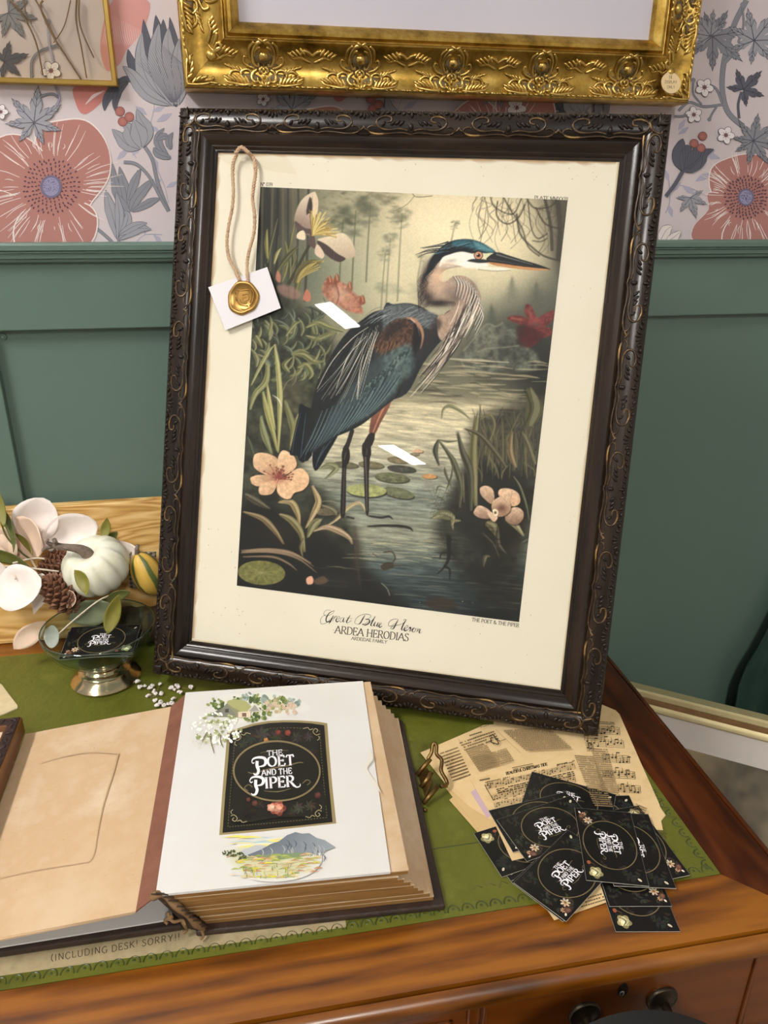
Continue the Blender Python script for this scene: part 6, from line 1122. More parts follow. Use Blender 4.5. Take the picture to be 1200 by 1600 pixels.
# ghost of an oval-cornered photograph on the leaf
_L = [np.array(p) for p in lq]; _c = _L[0]; _e1 = _n(_L[1]-_L[0]); _e2 = _L[3]-_L[0]; _e2 = _n(_e2-_e1*_e2.dot(_e1)); _e3 = np.cross(_e1, _e2)
def toLeaf(P):
    P = np.asarray(P, float); r = np.stack([(P[:, 0]-CX)/FPX, (P[:, 1]-CY)/FPX, np.ones(len(P))], 1) @ RW.T; t = ((_c-CAM)@_e3)/(r@_e3); Q = CAM+r*t[:, None]-_c; return np.stack([Q@_e1, Q@_e2], 1)
ga = Art(toLeaf, 5e-6, 3e-4); ga.use(0, 1040, 3.076)
ga.stroke([(200, 470), (300, 440), (400, 420), (480, 416), (570, 424)], [2, 5, 7, 8, 8], (190, 162, 130)); ga.stroke([(568, 424), (540, 530), (500, 660), (470, 800), (455, 900), (430, 945)], [9, 7, 6, 6, 5, 3], (188, 160, 124)); ga.stroke([(430, 945), (300, 965), (150, 990), (0, 1025)], [4, 5, 5, 4], (186, 156, 122))
for i in range(70): ga.disc((q_.uniform(20, 740), q_.uniform(330, 1150)), q_.uniform(1, 3.2), None, q_.choice([(176, 142, 104), (190, 160, 120)]), 0, 6)
ML = Matrix(((_e1[0], _e2[0], _e3[0], _c[0]-ALO[0]), (_e1[1], _e2[1], _e3[1], _c[1]-ALO[1]), (_e1[2], _e2[2], _e3[2], _c[2]-ALO[2]), (0, 0, 0, 1)))
ga.build('offset_stain', AINK, lf, ML, 'brown outline of a lost photograph')['kind'] = 'stuff'
apart('end_paper', sheet3([P3(-110, 1497, .0100), P3(268, 1436, .0100), P3(290, 1160, .0100), P3(20, 1190, .0100)], .0016), WPAGE, label='white end paper')
apart('front_cover', sheet3([P3(-130, 1507, .0078), P3(284, 1446, .0078), P3(300, 1160, .0078), P3(5, 1195, .0078)], .0066), COVER, bevel=.0015)
# broken spine: cloth, sewing and loose threads
apart('spine', MB().hexa([P3(298, 1452, .0008), P3(330, 1458, .0008), P3(318, 1110, .0008), P3(285, 1110, .0008)], [P3(246, 1404, .0520), P3(256, 1404, .0540), P3(296, 1096, .0540), P3(288, 1096, .0520)]), COVER)
cr = crs([P3(236, 1402, .055), P3(252, 1398, .056), P3(272, 1412, .047), P3(292, 1430, .033), P3(308, 1444, .018), P3(318, 1452, .0085)], 6)
apart('head_band', MB().tube(cr, [.0028+.0009*math.sin(i*.6) for i in range(len(cr))], 8), FRAY, None, True)
for i in range(12):
    t = cr[int(3+i*2.2)]; mb = MB(); mb.tube(crs([t+np.array([-.003, 0, .002]), t+np.array([0, -.0025, .0042]), t+np.array([.005, -.001, .001])], 4), .0007, 5); apart('sewing_thread', mb, mat('thread_dark', (60, 44, 30), .9), None, True)
for P in ([(262, 1425, .03), (270, 1440, .024), (285, 1438, .022), (290, 1446, .02)], [(300, 1436, .02), (312, 1448, .012), (318, 1462, .0055), (313, 1468, .0045)], [(270, 1432, .028), (258, 1438, .024), (262, 1444, .022)], [(285, 1440, .02), (292, 1452, .010), (287, 1458, .0065)]): apart('loose_thread', MB().tube(crs([P3(*p) for p in P], 5), [.0017*(1-.03*i) for i in range(16)], 6), FRAY, None, True)
# brass clasp on the fore edge
cu = lambda x, y, z: P3(640+x/4.615, 1100+y/4.615, z)
CLB = mat('clasp_brass', (128, 102, 58), .38, .9, noise=[(92, 72, 40)], scale=70)
cl = apart('clasp', MB().hexa([cu(62, 520, .004), cu(118, 690, .004), cu(170, 560, .012), cu(135, 470, .016)], [cu(60, 505, .007), cu(112, 672, .007), cu(165, 545, .015), cu(130, 455, .019)]), CLB, bevel=.0006, label='brass book clasp with wire loop')
for P in ([(50, 515, .008), (100, 455, .014), (150, 395, .022)], [(100, 715, .006), (150, 655, .010), (205, 590, .016)], [(80, 600, .008), (125, 545, .013), (160, 490, .018)]): apart('hinge_bar', MB().tube([cu(*p) for p in P], .0026, 8), CLB, cl, True)
apart('loop', MB().tube(crs([cu(130, 400, .021), cu(158, 350, .026), cu(165, 300, .031), cu(180, 282, .033), cu(195, 305, .031), cu(195, 360, .026), cu(232, 405, .022), cu(228, 480, .017), cu(262, 545, .012), cu(268, 580, .010), cu(225, 595, .012)], 5), .0021, 8), CLB, cl, True)
MB_ = MB(); MB_.ball(cu(112, 765, .0025), .0022, 8, 6); apart('stud', MB_, CLB, cl, True)
# ================================================================ note strip sticking out under the album
NS = [on_desk(x, y)[:2] for x, y in ((-40, 1531), (541, 1449), (538, 1425), (-40, 1490))]
c0 = np.mean(NS, 0); ns = thing('note_strip', 'buff paper strip with pencilled capitals under the album front edge', 'paper', (c0[0], c0[1], DESK))
MB().prism([p-c0 for p in NS], .0002, .0005).build('paper', mat('buff_strip', (150, 134, 100), .7, noise=[(166, 150, 116), (136, 124, 90)], scale=40, bump=.3, bscale=120), ns)
def toDesk(c, up=0.0):
    def f(P):
        P = np.asarray(P, float); r = np.stack([(P[:, 0]-CX)/FPX, (P[:, 1]-CY)/FPX, np.ones(len(P))], 1) @ RW.T; return (r*((DESK+up-CAMZ)/r[:, 2])[:, None])[:, :2]-np.asarray(c)[:2]
    return f
na = Art(toDesk(c0), 1e-5, 5.2e-4); d = lb(78, 1498, 285, 1463)
text(na, '(INCLUDING DESK! SORRY!!', (80, 1503), d, 10, (58, 48, 36), .13, .09, 0, .22, fit=206, jit=.05, slant=.15)
na.build('handwriting', AINK, ns)['kind'] = 'stuff'
# ================================================================ old printed sheets on the leather
OLDP = mat('old_paper', (214, 184, 134), .8, noise=[(222, 194, 146), (204, 172, 120)], scale=22, spec=.15); OLDP2 = mat('old_paper_dark', (202, 170, 118), .8, noise=[(212, 182, 132)], scale=22, spec=.15)
PINK_ = print_mat('sheet_ink', .8, .1); qs = random.Random(21)
IK, IK2 = (104, 88, 62), (70, 58, 42)
def sheet_thing(px, up, label, draw, m=OLDP, k=0):
    P = np.array([on_desk(x, y, up)[:2] for x, y in px]); c = P.mean(0); t = thing('printed_sheet', label, 'paper', (c[0], c[1], DESK+up), 'old printed sheets on the leather')
    MB().prism([p-c for p in (crs(P, k, True) if k else P)], -.00015, .00015).build('paper', m, t)
    a = Art(toDesk(c, up), 4e-6, 1.7e-4); draw(a)
    if a.v: a.build('printing', PINK_, t)['kind'] = 'stuff'
    return t
def textblock(a, p0, ex, ey, cols, rows, w=.55, ink=IK, skip=.1):
    """lines of tiny print: ex = one line, ey = one line pitch"""
    p0, ex, ey = (np.asarray(v, float) for v in (p0, ex, ey))
    for r in range(rows):
        x = 0.0
        while x < 1:
            l = qs.uniform(.02, .07); l = min(l, 1-x)
            if qs.random() > skip: a.stroke([p0+ex*x+ey*r, p0+ex*(x+l*.8)+ey*r], np.linalg.norm(ey)*w, ink, 1)
            x += l
def stave(a, p0, ex, ey, n=22, beams=True):
    """five lines, barlines, notes with stems and beams; ex = whole stave, ey = gap between lines (up)"""
    p0, ex, ey = (np.asarray(v, float) for v in (p0, ex, ey))
    for i in range(5): a.stroke([p0+ey*i, p0+ex+ey*i], np.linalg.norm(ey)*.16, IK, 1)
    for t in (0, .25, .5, .75, 1): a.stroke([p0+ex*t, p0+ex*t+ey*4], np.linalg.norm(ey)*.22, IK2, 1)
    u = ey/np.linalg.norm(ey); g = np.linalg.norm(ey)
    for i in range(n):
        t = (i+.6)/(n+.4); h = qs.uniform(0, 3.4); p = p0+ex*t+ey*h; a.disc(p, g*.62, g*.46, IK2, qs.uniform(-.3, .3), 8); q = p+ex/np.linalg.norm(ex)*g*.5
        a.stroke([q, q+ey*2.6], g*.2, IK2, 1)
        if beams and i % 3 == 0: a.stroke([q+ey*2.6, q+ex/(n+.4)*1.0+ey*2.7], g*.5, IK2, 1)
V = lambda x, y: np.array([x, y], float)
def d_right(a):
    a.use(620, 1080, 2.308); ex = V(.985, .1); 
    for (x, y, w, hh) in ((690, 100, 110, 0), ):
        textblock(a, V(690, 108), V(95, 6), V(1, 6), 1, 2)
    for x, y, L in ((560, 190, 260), (660, 150, 145), (745, 255, 95), (745, 312, 115), (800, 365, 80), (650, 215, 60)): stave(a, V(x, y), V(L, L*.06), V(-.8, -6.5), max(5, L//12))
    textblock(a, V(700, 210), V(60, 4), V(2, 8), 1, 22, .5, (140, 120, 88)); textblock(a, V(640, 240), V(70, 5), V(3, 8), 1, 24, .5, (140, 120, 88)); textblock(a, V(860, 420), V(40, 18), V(-3, 8), 1, 5, .5)
def d_left1(a):
    a.use(640, 1100, 4.615)
    textblock(a, V(220, 360), V(130, -45), V(10, 22), 1, 10, .42, IK, .02); textblock(a, V(360, 288), V(250, -86), V(11, 17), 1, 4, .4); textblock(a, V(400, 340), V(150, -48), V(9, 14), 1, 12, .6, (150, 128, 92), .02); textblock(a, V(450, 405), V(250, -70), V(9, 14), 1, 7, .6, (150, 128, 92), .02)
    a.stroke([V(350, 270), V(520, 500)], 3, (176, 150, 108), 1); a.stroke([V(620, 200), V(800, 370)], 3, (176, 150, 108), 1); textblock(a, V(680, 210), V(330, -20), V(14, 13), 1, 12, .6, (150, 128, 92), .02)
    for P in ([(570, 260), (600, 245), (620, 270), (650, 290)], [(590, 250), (585, 290), (610, 310)], [(620, 270), (640, 310), (600, 300)], [(650, 290), (690, 275)]): a.stroke(P, [3, 9, 5], IK2)
    textblock(a, V(430, 250), V(90, -28), V(4, 10), 1, 1, .9, IK2, 0); textblock(a, V(510, 190), V(60, -16), V(4, 10), 1, 1, .5)
def d_left2(a): a.use(640, 1100, 4.615); textblock(a, V(380, 610), V(80, -44), V(12, 17), 1, 5, .42, IK, .02); a.poly([(440, 640), (480, 610), (590, 800), (560, 830)], (196, 168, 178), 0)
def d_center(a):
    a.use(640, 1100, 4.615)
    d = lb(690, 508, 1000, 436); text(a, 'BEAUTIFUL CHRISTMAS TIDE', (698, 512), d, 20, IK2, .30, .14, .14, .06, fit=305)
    textblock(a, V(505, 552), V(75, -14), V(5, 14), 1, 1, .8, IK2, 0); textblock(a, V(545, 568), V(180, -42), V(5, 12), 1, 1, .6); textblock(a, V(740, 462), V(150, -30), V(5, 12), 1, 2, .5); textblock(a, V(1060, 440), V(110, -16), V(5, 12), 1, 1, .6)
    stave(a, V(555, 618), V(640, -150), V(-2.2, -9), 34); textblock(a, V(625, 622), V(560, -130), V(5, 13), 1, 3, .5, IK2, .1); stave(a, V(600, 700), V(600, -130), V(-2.2, -9), 30); a.stroke([V(540, 590), V(605, 705)], 4, IK2, 1)
    a.stroke([V(575, 600), V(560, 585), V(585, 580), V(570, 620)], 4, IK2); stave(a, V(615, 755), V(560, -120), V(-2, -8), 26); textblock(a, V(640, 770), V(520, -110), V(5, 13), 1, 2, .5)
def d_plain(a): pass
def d_low(a): a.use(620, 1080, 2.308); textblock(a, V(610, 770), V(140, -42), V(5, 11), 1, 3, .4)
sheet_thing([(770, 1122), (938, 1100), (962, 1110), (968, 1116), (1004, 1198), (1030, 1256), (1032, 1262), (1040, 1274), (1033, 1283), (1036, 1297), (1018, 1296), (880, 1340), (800, 1310)], .0010, 'large buff music sheet with torn corner beside the right desk edge', d_right)
sheet_thing([(702, 1250), (745, 1215), (860, 1380), (800, 1362)], .0014, 'lowest plain buff sheet of the fan nearest the album clasp', d_plain, OLDP2)
sheet_thing([(697, 1232), (760, 1205), (850, 1330), (774, 1330)], .0018, 'buff sheet with a lilac patch poking out left of the music page', d_left2, OLDP2)
sheet_thing([(657, 1176), (756, 1133), (905, 1120), (935, 1250), (800, 1300), (735, 1262), (702, 1232)], .0022, 'buff newspaper page with columns and a small engraving under the frame corner', d_left1)
sheet_thing([(735, 1219), (893, 1176), (905, 1178), (990, 1300), (800, 1345), (764, 1268)], .0026, 'titled song sheet with staves just behind the black cards', d_center)
sheet_thing([(866, 1438), (950, 1409), (930, 1340), (820, 1370)], .0010, 'buff sheet corner poking out at the desk edge under the black cards', d_low)
# ================================================================ business cards
CW, CH, CT = .088, .055, .0006
CARDM = mat('card_black', (16, 15, 14), .38, noise=[(26, 24, 22)], scale=40, spec=.4); CEDGE = mat('card_edge', (176, 172, 162), .8); CINK = print_mat('card_ink', .38, .4)
def card_mesh():
    a = Art(None, 1.2e-6, CT+1e-5); r_ = random.Random(4); a.poly([(-CW/2+.0001, -CH/2+.0001), (CW/2-.0001, -CH/2+.0001), (CW/2-.0001, CH/2-.0001), (-CW/2+.0001, CH/2-.0001)], (15, 15, 14))
    def fol(x, y, r, n, c):
        for i in range(n): an = r_.uniform(0, 6.28); q = (x+r_.uniform(-r, r)*.6, y+r_.uniform(-r, r)*.5); l = r*r_.uniform(.3, .6); q = (max(-.038, min(.038, q[0])), max(-.0215, min(.0215, q[1]))); l = min(l, .005); a.stroke([q, (q[0]+l*.5*math.cos(an), q[1]+l*.5*math.sin(an)), (q[0]+l*math.cos(an+.4), q[1]+l*math.sin(an+.4))], [r*.05, r*.2, r*.03], tuple(v+r_.uniform(-8, 10) for v in c))
    fol(-.036, -.004, .010, 14, (52, 50, 42)); fol(-.030, -.020, .012, 16, (58, 50, 38)); fol(.033, .014, .013, 18, (40, 39, 35)); fol(.030, -.016, .012, 12, (44, 40, 34)); fol(-.032, .018, .012, 12, (40, 40, 36)); fol(0, .024, .014, 8, (34, 34, 30))
    def daisy(x, y, r, c=(226, 206, 168)):
        for i in range(7): t = i*.8976; a.disc((x+r*.62*math.cos(t), y+r*.62*math.sin(t)), r*.4, r*.22, tuple(v*r_.uniform(.8, 1) for v in c), t, 8)
        a.disc((x, y), r*.28, None, (140, 100, 50), 0, 8)
    daisy(-.0285, -.0165, .0046); daisy(-.0365, -.0195, .0026, (206, 170, 130)); a.disc((-.0385, -.0235, ), .0016, .001, (236, 220, 200), .5, 8); rose(a, -.0335, -.022, .0036, [(84, 56, 46), (112, 78, 64)])
    rose(a, .0345, -.0175, .0072, [(150, 140, 96), (198, 190, 142), (226, 220, 178), (240, 236, 204)]); a.stroke([(.030, -.021), (.034, -.016), (.039, -.0195)], [.0006, .0016, .0006], (120, 112, 70)); a.disc((.0235, -.0225), .0022, .0018, (150, 84, 60), 0, 8); a.stroke([(.0235, -.021), (.026, -.017)], .0006, (96, 80, 50)); a.disc((.0385, .0205), .0022, .0012, (206, 196, 168), .8, 8)
    a.ring((0, 0), .0295, .0250, .0009, (116, 102, 72)); logo(a, None, None, (0, .0002), (1, 0), .0064)
    return a.mesh('card_print', CINK)
cmesh = card_mesh(); cm_ = MB(); cm_.cur = 0; cm_.box((-CW/2, -CH/2, .00004), (CW/2, CH/2, CT)); cbody = cm_.mesh('card_stock', [CEDGE])
def card_at(kind, pt, ang, up, label, tilt=0.0, group='business cards in a loose pile'):
    """pt = known corner ('BL','TL','BR','TR') or centre 'C' in desk metres; ang = direction of the text"""
    t = math.radians(ang); e1 = np.array([math.cos(t), math.sin(t)]); e2 = np.array([-e1[1], e1[0]]); p = np.array(pt, float)
    off = {'BL': (1, 1), 'BR': (-1, 1), 'TL': (1, -1), 'TR': (-1, -1), 'C': (0, 0)}[kind]; c = p+e1*off[0]*CW/2+e2*off[1]*CH/2
    o = thing('business_card', label, 'card', Matrix.Translation((c[0], c[1], DESK+up)) @ Matrix.Rotation(t, 4, 'Z') @ Matrix.Rotation(tilt, 4, 'X'), group)
    put('stock', cbody, o); put('print', cmesh, o); return o
z = .0031; dz = .00072
card_at('BR', (.1885, .5290), 11+180, z-.0012, 'black card with its cream rose showing at the left end of the pile')
card_at('BR', (.1925, .5235), 14+180, z-.0020, 'black card lying under the leftmost rose card, only its edge showing')
card_at('TR', (.3621, .5481), -9, z, 'black card under the top one, its blank corner towards the torn sheet')
card_at('TL', (.2749, .5989), -33, z+dz, 'topmost black card of the pile reaching furthest over the song sheet')
card_at('BR', (.2765, .4055), -100, z-.0022, 'black card nearest the viewer overhanging the wooden desk edge')
card_at('BL', (.3361, .4190), 80, z-.0010, 'black card with daisies second nearest the viewer')
card_at('BL', (.3690, .4450), 93, z+dz, 'black card pointing its corner at the right leather border', 0)
card_at('BL', (.3130, .5300), -103, z+4.7*dz, 'black card peeping out on the right below the uppermost sideways card')
card_at('TL', (.2109, .5524), 7, z+2*dz, 'black card mostly hidden, its oval arc showing behind the middle card')
card_at('TL', (.2150, .5385), 12, z+3*dz, 'middle black card of the pile with half of its title covered')
card_at('BL', (.2345, .4195), 33, z+3.2*dz-.0004, 'black card just under the tilted front card, edge showing')
card_at('BL', (.2367, .4181), 34, z+4.4*dz, 'tilted front card with its whole white title readable')
card_at('BL', (.2968, .5379), -107, z+5.9*dz, 'uppermost black card turned sideways with full oval and title')
# ================================================================ footed glass bowl
BX, BY = -.206, .866
bowl = thing('footed_bowl', 'clear glass bowl on a silver foot holding black cards', 'bowl', (BX, BY, DESK))
GLASS = pane_mat('bowl_glass', (.86, .945, .935), f0=.05); SILV = mat('silver_plate', (206, 192, 160), .16, 1.0, noise=[(190, 170, 130)], scale=14)
outer = [(.004, .0295), (.018, .0300), (.034, .0335), (.048, .0410), (.058, .0500), (.0645, .0600), (.0680, .0700), (.0690, .0780)]
inner = [(.0672, .0785), (.0660, .0700), (.0625, .0605), (.0560, .0512), (.0465, .0428), (.0330, .0358), (.018, .0325), (.004, .0320)]
MB().lathe(outer+[(.0684, .0790)]+inner, n=64).build('glass', GLASS, bowl, True)
MB().lathe([(0, .0015), (.040, .0012), (.0430, .0020), (.0436, .0036), (.0420, .0052), (.0400, .0070), (.0360, .0098), (.0330, .0125), (.0318, .0140), (.0325, .0155), (.0312, .0168), (.0290, .0175), (.0270, .0190), (.0285, .0204), (.0270, .0216), (.0255, .0230), (.0268, .0246), (.0262, .0265), (.0290, .0285), (.0300, .0305), (.0240, .0292), (0, .0292)], n=64).build('foot', SILV, bowl, 50)
MB().tube([(.0683*math.cos(t), .0683*math.sin(t), .0787) for t in np.arange(65)*2*math.pi/64], .0009, 8, cap=False).build('rim', pane_mat('rim_glass', (.50, .64, .62), f0=.25), bowl, True)
for i, (ox, oy, zz, az, ax) in enumerate(((.002, .003, .0500, -8, .10), (-.001, .000, .0530, -2, .13), (.001, .002, .0560, -5, .16))):
    o = card_at('C', (BX+ox, BY+oy), az, zz, ('lowest black card lying in the glass bowl', 'second black card in the glass bowl', 'top black card in the glass bowl with its title visible')[i], ax, 'cards in the glass bowl')
# ================================================================ pine board and autumn decorations behind the bowl
PINE = wood('pine_board', (160, 106, 44), (206, 160, 88), (232, 196, 132), 0, .5, .1, 9, 26)
bt = at_y(120, 788, 1.000); bz = bt[2]-DESK
brd = thing('pine_board', 'pale pine board standing against the green wall behind the pumpkin', 'board', (-.30, .985, DESK))
L_ = math.hypot(bz, .022)
MB().hexa([(-.45, -.010, .0006), (.33, -.010, .0006), (.33, .006, .0006), (-.45, .006, .0006)], [(-.45, .012, bz), (.33, .012, bz), (.33, .028, bz), (-.45, .028, bz)]).build('board', PINE, brd, False, .0015)
BARK = mat('bark', (62, 46, 34), .9, noise=[(92, 72, 52)], scale=60, bump=.8, bscale=90)
log = thing('bark_log', 'short dark bark log under the white pumpkin and gourd', 'log', (-.245, .950, DESK+.0265))
mb = MB(); pth = [(x, .002*math.sin(x*40), .001*math.sin(x*55)) for x in np.linspace(.012, .118, 16)]; mb.tube(pth, [.0262+.0012*math.sin(i*2.1) for i in range(16)], 18); mb.build('trunk', BARK, log, 50)
mb = MB(); mb.lathe([(0, .001), (.0225, .001), (.024, 0), (.024, -.002)], n=20); e_ = mb.build('cut_end', PINE, log); e_.matrix_basis = Matrix.Translation((.1185, 0, 0)) @ Matrix.Rotation(math.pi/2, 4, 'Y')
# white pumpkin
WPK = mat('white_pumpkin', (226, 222, 198), .42, noise=[(236, 234, 216), (214, 210, 176)], scale=26, spec=.4); PSTEM = mat('pumpkin_stem', (92, 76, 66), .7, noise=[(134, 118, 104), (62, 50, 44)], scale=90)
pc = at_y(150, 884, .930); pk = thing('white_pumpkin', 'small ribbed white pumpkin with twisted brown stem behind the bowl', 'pumpkin', Matrix.Translation(Vector(pc)) @ Matrix.Rotation(.35, 4, 'X') @ Matrix.Rotation(-.25, 4, 'Y'))
PR = .0435; n, m = 84, 22; vs, fs = [], []
for i in range(m+1):
    th = math.pi*i/m
    for j in range(n):
        ph = 2*math.pi*j/n; g = 1-.11*abs(math.cos(ph*5.5))**6*math.sin(th)**.6; r = PR*math.sin(th)**.82*g; zz = PR*.80*math.cos(th)-.016*math.exp(-(r/.014)**2)*(1 if th < 1.5 else -.6)
        vs.append((r*math.cos(ph), r*math.sin(ph), zz))
fs = [(i*n+j, (i+1)*n+j, (i+1)*n+(j+1) % n, i*n+(j+1) % n) for i in range(m) for j in range(n)]
MB().add(vs, fs).build('body', WPK, pk, True)
sp_ = crs([(0, 0, .020), (-.002, -.001, .032), (-.010, -.003, .042), (-.022, -.004, .050), (-.030, -.004, .056)], 5)
mb = MB(); mb.tube(sp_, [.0088-.0045*min(1, i/12) for i in range(len(sp_))], 9)
for k in range(6): mb.tube([(p[0]+.0055*math.cos(k*1.05+i*.08)*(1-.5*i/len(sp_)), p[1]+.0055*math.sin(k*1.05+i*.08)*(1-.5*i/len(sp_)), p[2]) for i, p in enumerate(sp_)], .0016, 5)
st_ = mb.build('stem', PSTEM, pk, True)
for P in ([(-.029, -.004, .055), (-.034, -.004, .062), (-.030, -.005, .067)], [(-.028, -.004, .054), (-.040, -.005, .054), (-.045, -.006, .052)], [(-.026, -.004, .053), (-.024, -.004, .064)]): MB().tube(crs(P, 4), [.0030*(1-.06*i) for i in range(len(P)*4-3)], 6).build('stem_tip', PSTEM, st_, True)
# gourd behind the frame edge
def gourd_mat():
    m_, t, N, L, b = nodes('striped_gourd'); b.inputs['Roughness'].default_value = .4
    tc = N.new('ShaderNodeTexCoord'); sx = N.new('ShaderNodeSeparateXYZ'); L.new(tc.outputs['Object'], sx.inputs[0]); at = N.new('ShaderNodeMath'); at.operation = 'ARCTAN2'; L.new(sx.outputs['Y'], at.inputs[0]); L.new(sx.outputs['X'], at.inputs[1])
    nz = N.new('ShaderNodeTexNoise'); nz.inputs['Scale'].default_value = 60; L.new(tc.outputs['Object'], nz.inputs['Vector']); mu = N.new('ShaderNodeMath'); mu.operation = 'MULTIPLY_ADD'; mu.inputs[1].default_value = 5.0; L.new(at.outputs[0], mu.inputs[0]); L.new(nz.outputs['Fac'], mu.inputs[2])
    sn = N.new('ShaderNodeMath'); sn.operation = 'SINE'; L.new(mu.outputs[0], sn.inputs[0]); r = N.new('ShaderNodeValToRGB'); e = r.color_ramp.elements; e[0].position = .45; e[0].color = rgba((222, 182, 84)); e[1].position = .8; e[1].color = rgba((92, 104, 56)); L.new(sn.outputs[0], r.inputs['Fac']); L.new(r.outputs['Color'], b.inputs['Base Color']); return m_
gc = at_y(231, 898, .940); gd = thing('striped_gourd', 'yellow gourd with green stripes half hidden by the dark frame', 'gourd', Matrix.Translation(Vector(gc)) @ Matrix.Rotation(-.3, 4, 'Y'))
vs = []
for i in range(m+1):
    th = math.pi*i/m
    for j in range(40): ph = 2*math.pi*j/40; r = .0205*math.sin(th)*(1-.06*abs(math.cos(ph*5))**3); vs.append((r*math.cos(ph), r*math.sin(ph), .0300*math.cos(th)*(1.15 if th < 1.57 else 1)))
MB().add(vs, [(i*40+j, (i+1)*40+j, (i+1)*40+(j+1) % 40, i*40+(j+1) % 40) for i in range(m) for j in range(40)]).build('body', gourd_mat(), gd, True)
MB().tube([(0, 0, .032), (.002, 0, .040), (.006, 0, .045)], [.004, .003, .0025], 7).build('stem', PSTEM, gd, True)
# pine cones
CONE = mat('cone_scale', (92, 60, 44), .6, noise=[(134, 92, 68), (70, 44, 32)], scale=70)
def scale_mesh():
    mb = MB(); mb.add([(0, -.002, 0), (0, .002, 0), (.010, -.0052, .0010), (.010, .0052, .0010), (.0150, 0, .0024), (.0105, 0, .0040), (.009, -.0046, -.0012), (.009, .0046, -.0012)], [(0, 2, 5), (0, 5, 1), (1, 5, 3), (5, 2, 4), (5, 4, 3), (0, 6, 2), (1, 3, 7), (6, 7, 4), (2, 6, 4), (3, 4, 7), (0, 1, 7), (0, 7, 6)]); return mb.mesh('scale', CONE)
smesh = scale_mesh()
def cone(px, py, Yd, R, Ht, rx, ry, label):
    c = at_y(px, py, Yd); t = thing('pine_cone', label, 'pine cone', Matrix.Translation(Vector(c)) @ Matrix.Rotation(ry, 4, 'Y') @ Matrix.Rotation(rx, 4, 'X'), 'pine cones behind the bowl')
    MB().ball((0, 0, 0), (R*.5, R*.5, Ht*.46), 10, 8).build('core', CONE, t, True)
    N = 84
    for i in range(N):
        u = (i+.5)/N; zz = -Ht*.46+Ht*.94*u; rr = R*math.sin(math.pi*(.12+.86*u))**.8; a = i*2.39996; s_ = (.55+.6*math.sin(math.pi*(.15+.75*u)))*R/.024
        put('scale', smesh, t, 0, Matrix.Translation((math.cos(a)*rr*.38, math.sin(a)*rr*.38, zz)) @ Matrix.Rotation(a, 4, 'Z') @ Matrix.Rotation(-.25-.9*(u-.4), 4, 'Y') @ Matrix.Scale(s_, 4))
cone(99, 928, .915, .0245, .058, .35, -.45, 'brown pine cone standing left of the bowl rim'); cone(84, 884, .945, .020, .044, .2, .8, 'pine cone half hidden among white leaves behind the other cone')
# leaves: each a curved blade with thickness
_cr = RW[:, 0]; _cu = -RW[:, 1]; _cf = -RW[:, 2]
def leaf_mesh(outline, bend, cup, th=.0005, n=12, m=7):
    vs, fs = [], []
    for i in range(n+1):
        u = i/n; w = outline(u)
        for j in range(m+1):
            v = (j/m-.5)*2; vs.append((u-.5, v*w/2, bend*((u-.5)**2*4-.3)+cup*(v*w)**2+.02*math.sin(u*9+v*3)*w))
    k = m+1; fs = [(i*k+j, (i+1)*k+j, (i+1)*k+j+1, i*k+j+1) for i in range(n) for j in range(m)]
    return vs, fs
def leaf_part(name, parent, org, px, py, Yd, L, W, ang, m_, bend=.1, cup=.3, shape='round', tiltx=0.0, tilty=0.0):
    """blade near pixel px,py at depth Yd; L, W in pixels there"""
    C = at_y(px, py, Yd); k = np.linalg.norm(C-CAM)/FPX
    ol = {'round': lambda u: W/L*math.sin(math.pi*min(max(u*.98+.01, 0), 1))**.55, 'pointed': lambda u: W/L*(math.sin(math.pi*u**.8)**.9+.02), 'obovate': lambda u: W/L*(math.sin(math.pi*u**1.5)**.75+.03)}[shape]
    vs, fs = leaf_mesh(ol, bend, cup); t = math.radians(ang); ca, sa = math.cos(t), math.sin(t); e1 = _cr*ca+_cu*sa; e2 = -_cr*sa+_cu*ca; e3 = _cf
    e1, e3 = e1*math.cos(tiltx)+e3*math.sin(tiltx), e3*math.cos(tiltx)-e1*math.sin(tiltx); e2, e3 = e2*math.cos(tilty)+e3*math.sin(tilty), e3*math.cos(tilty)-e2*math.sin(tilty)
    mb = MB(); mb.add([C+(e1*a+e2*b+e3*c)*L*k-np.asarray(org) for a, b, c in vs], fs); o = mb.build(name, m_, parent, True)
    s = o.modifiers.new('thickness', 'SOLIDIFY'); s.thickness = .0006; s.offset = 0; return o
def leaf_mat(name, col, col2, trans=.35):
    m_ = mat(name, col, .5, noise=[col2], scale=40, bump=.15, bscale=120); m_.node_tree.nodes['Principled BSDF'].inputs['Subsurface Weight'].default_value = 0; return m_
WLF = leaf_mat('white_leaf', (232, 218, 210), (240, 230, 224)); PLF = leaf_mat('peach_leaf', (226, 194, 168), (232, 208, 188)); GLF = leaf_mat('green_leaf', (70, 78, 32), (98, 102, 46)); OLF = leaf_mat('olive_leaf', (112, 112, 44), (140, 132, 56)); SGL = leaf_mat('sage_leaf', (126, 132, 104), (104, 112, 84)); WST = mat('white_stem', (214, 200, 178), .6)
wo = at_y(60, 880, .95); spray_w = thing('white_leaf_spray', 'spray of round white translucent leaves in front of the pine board', 'leaves', wo)
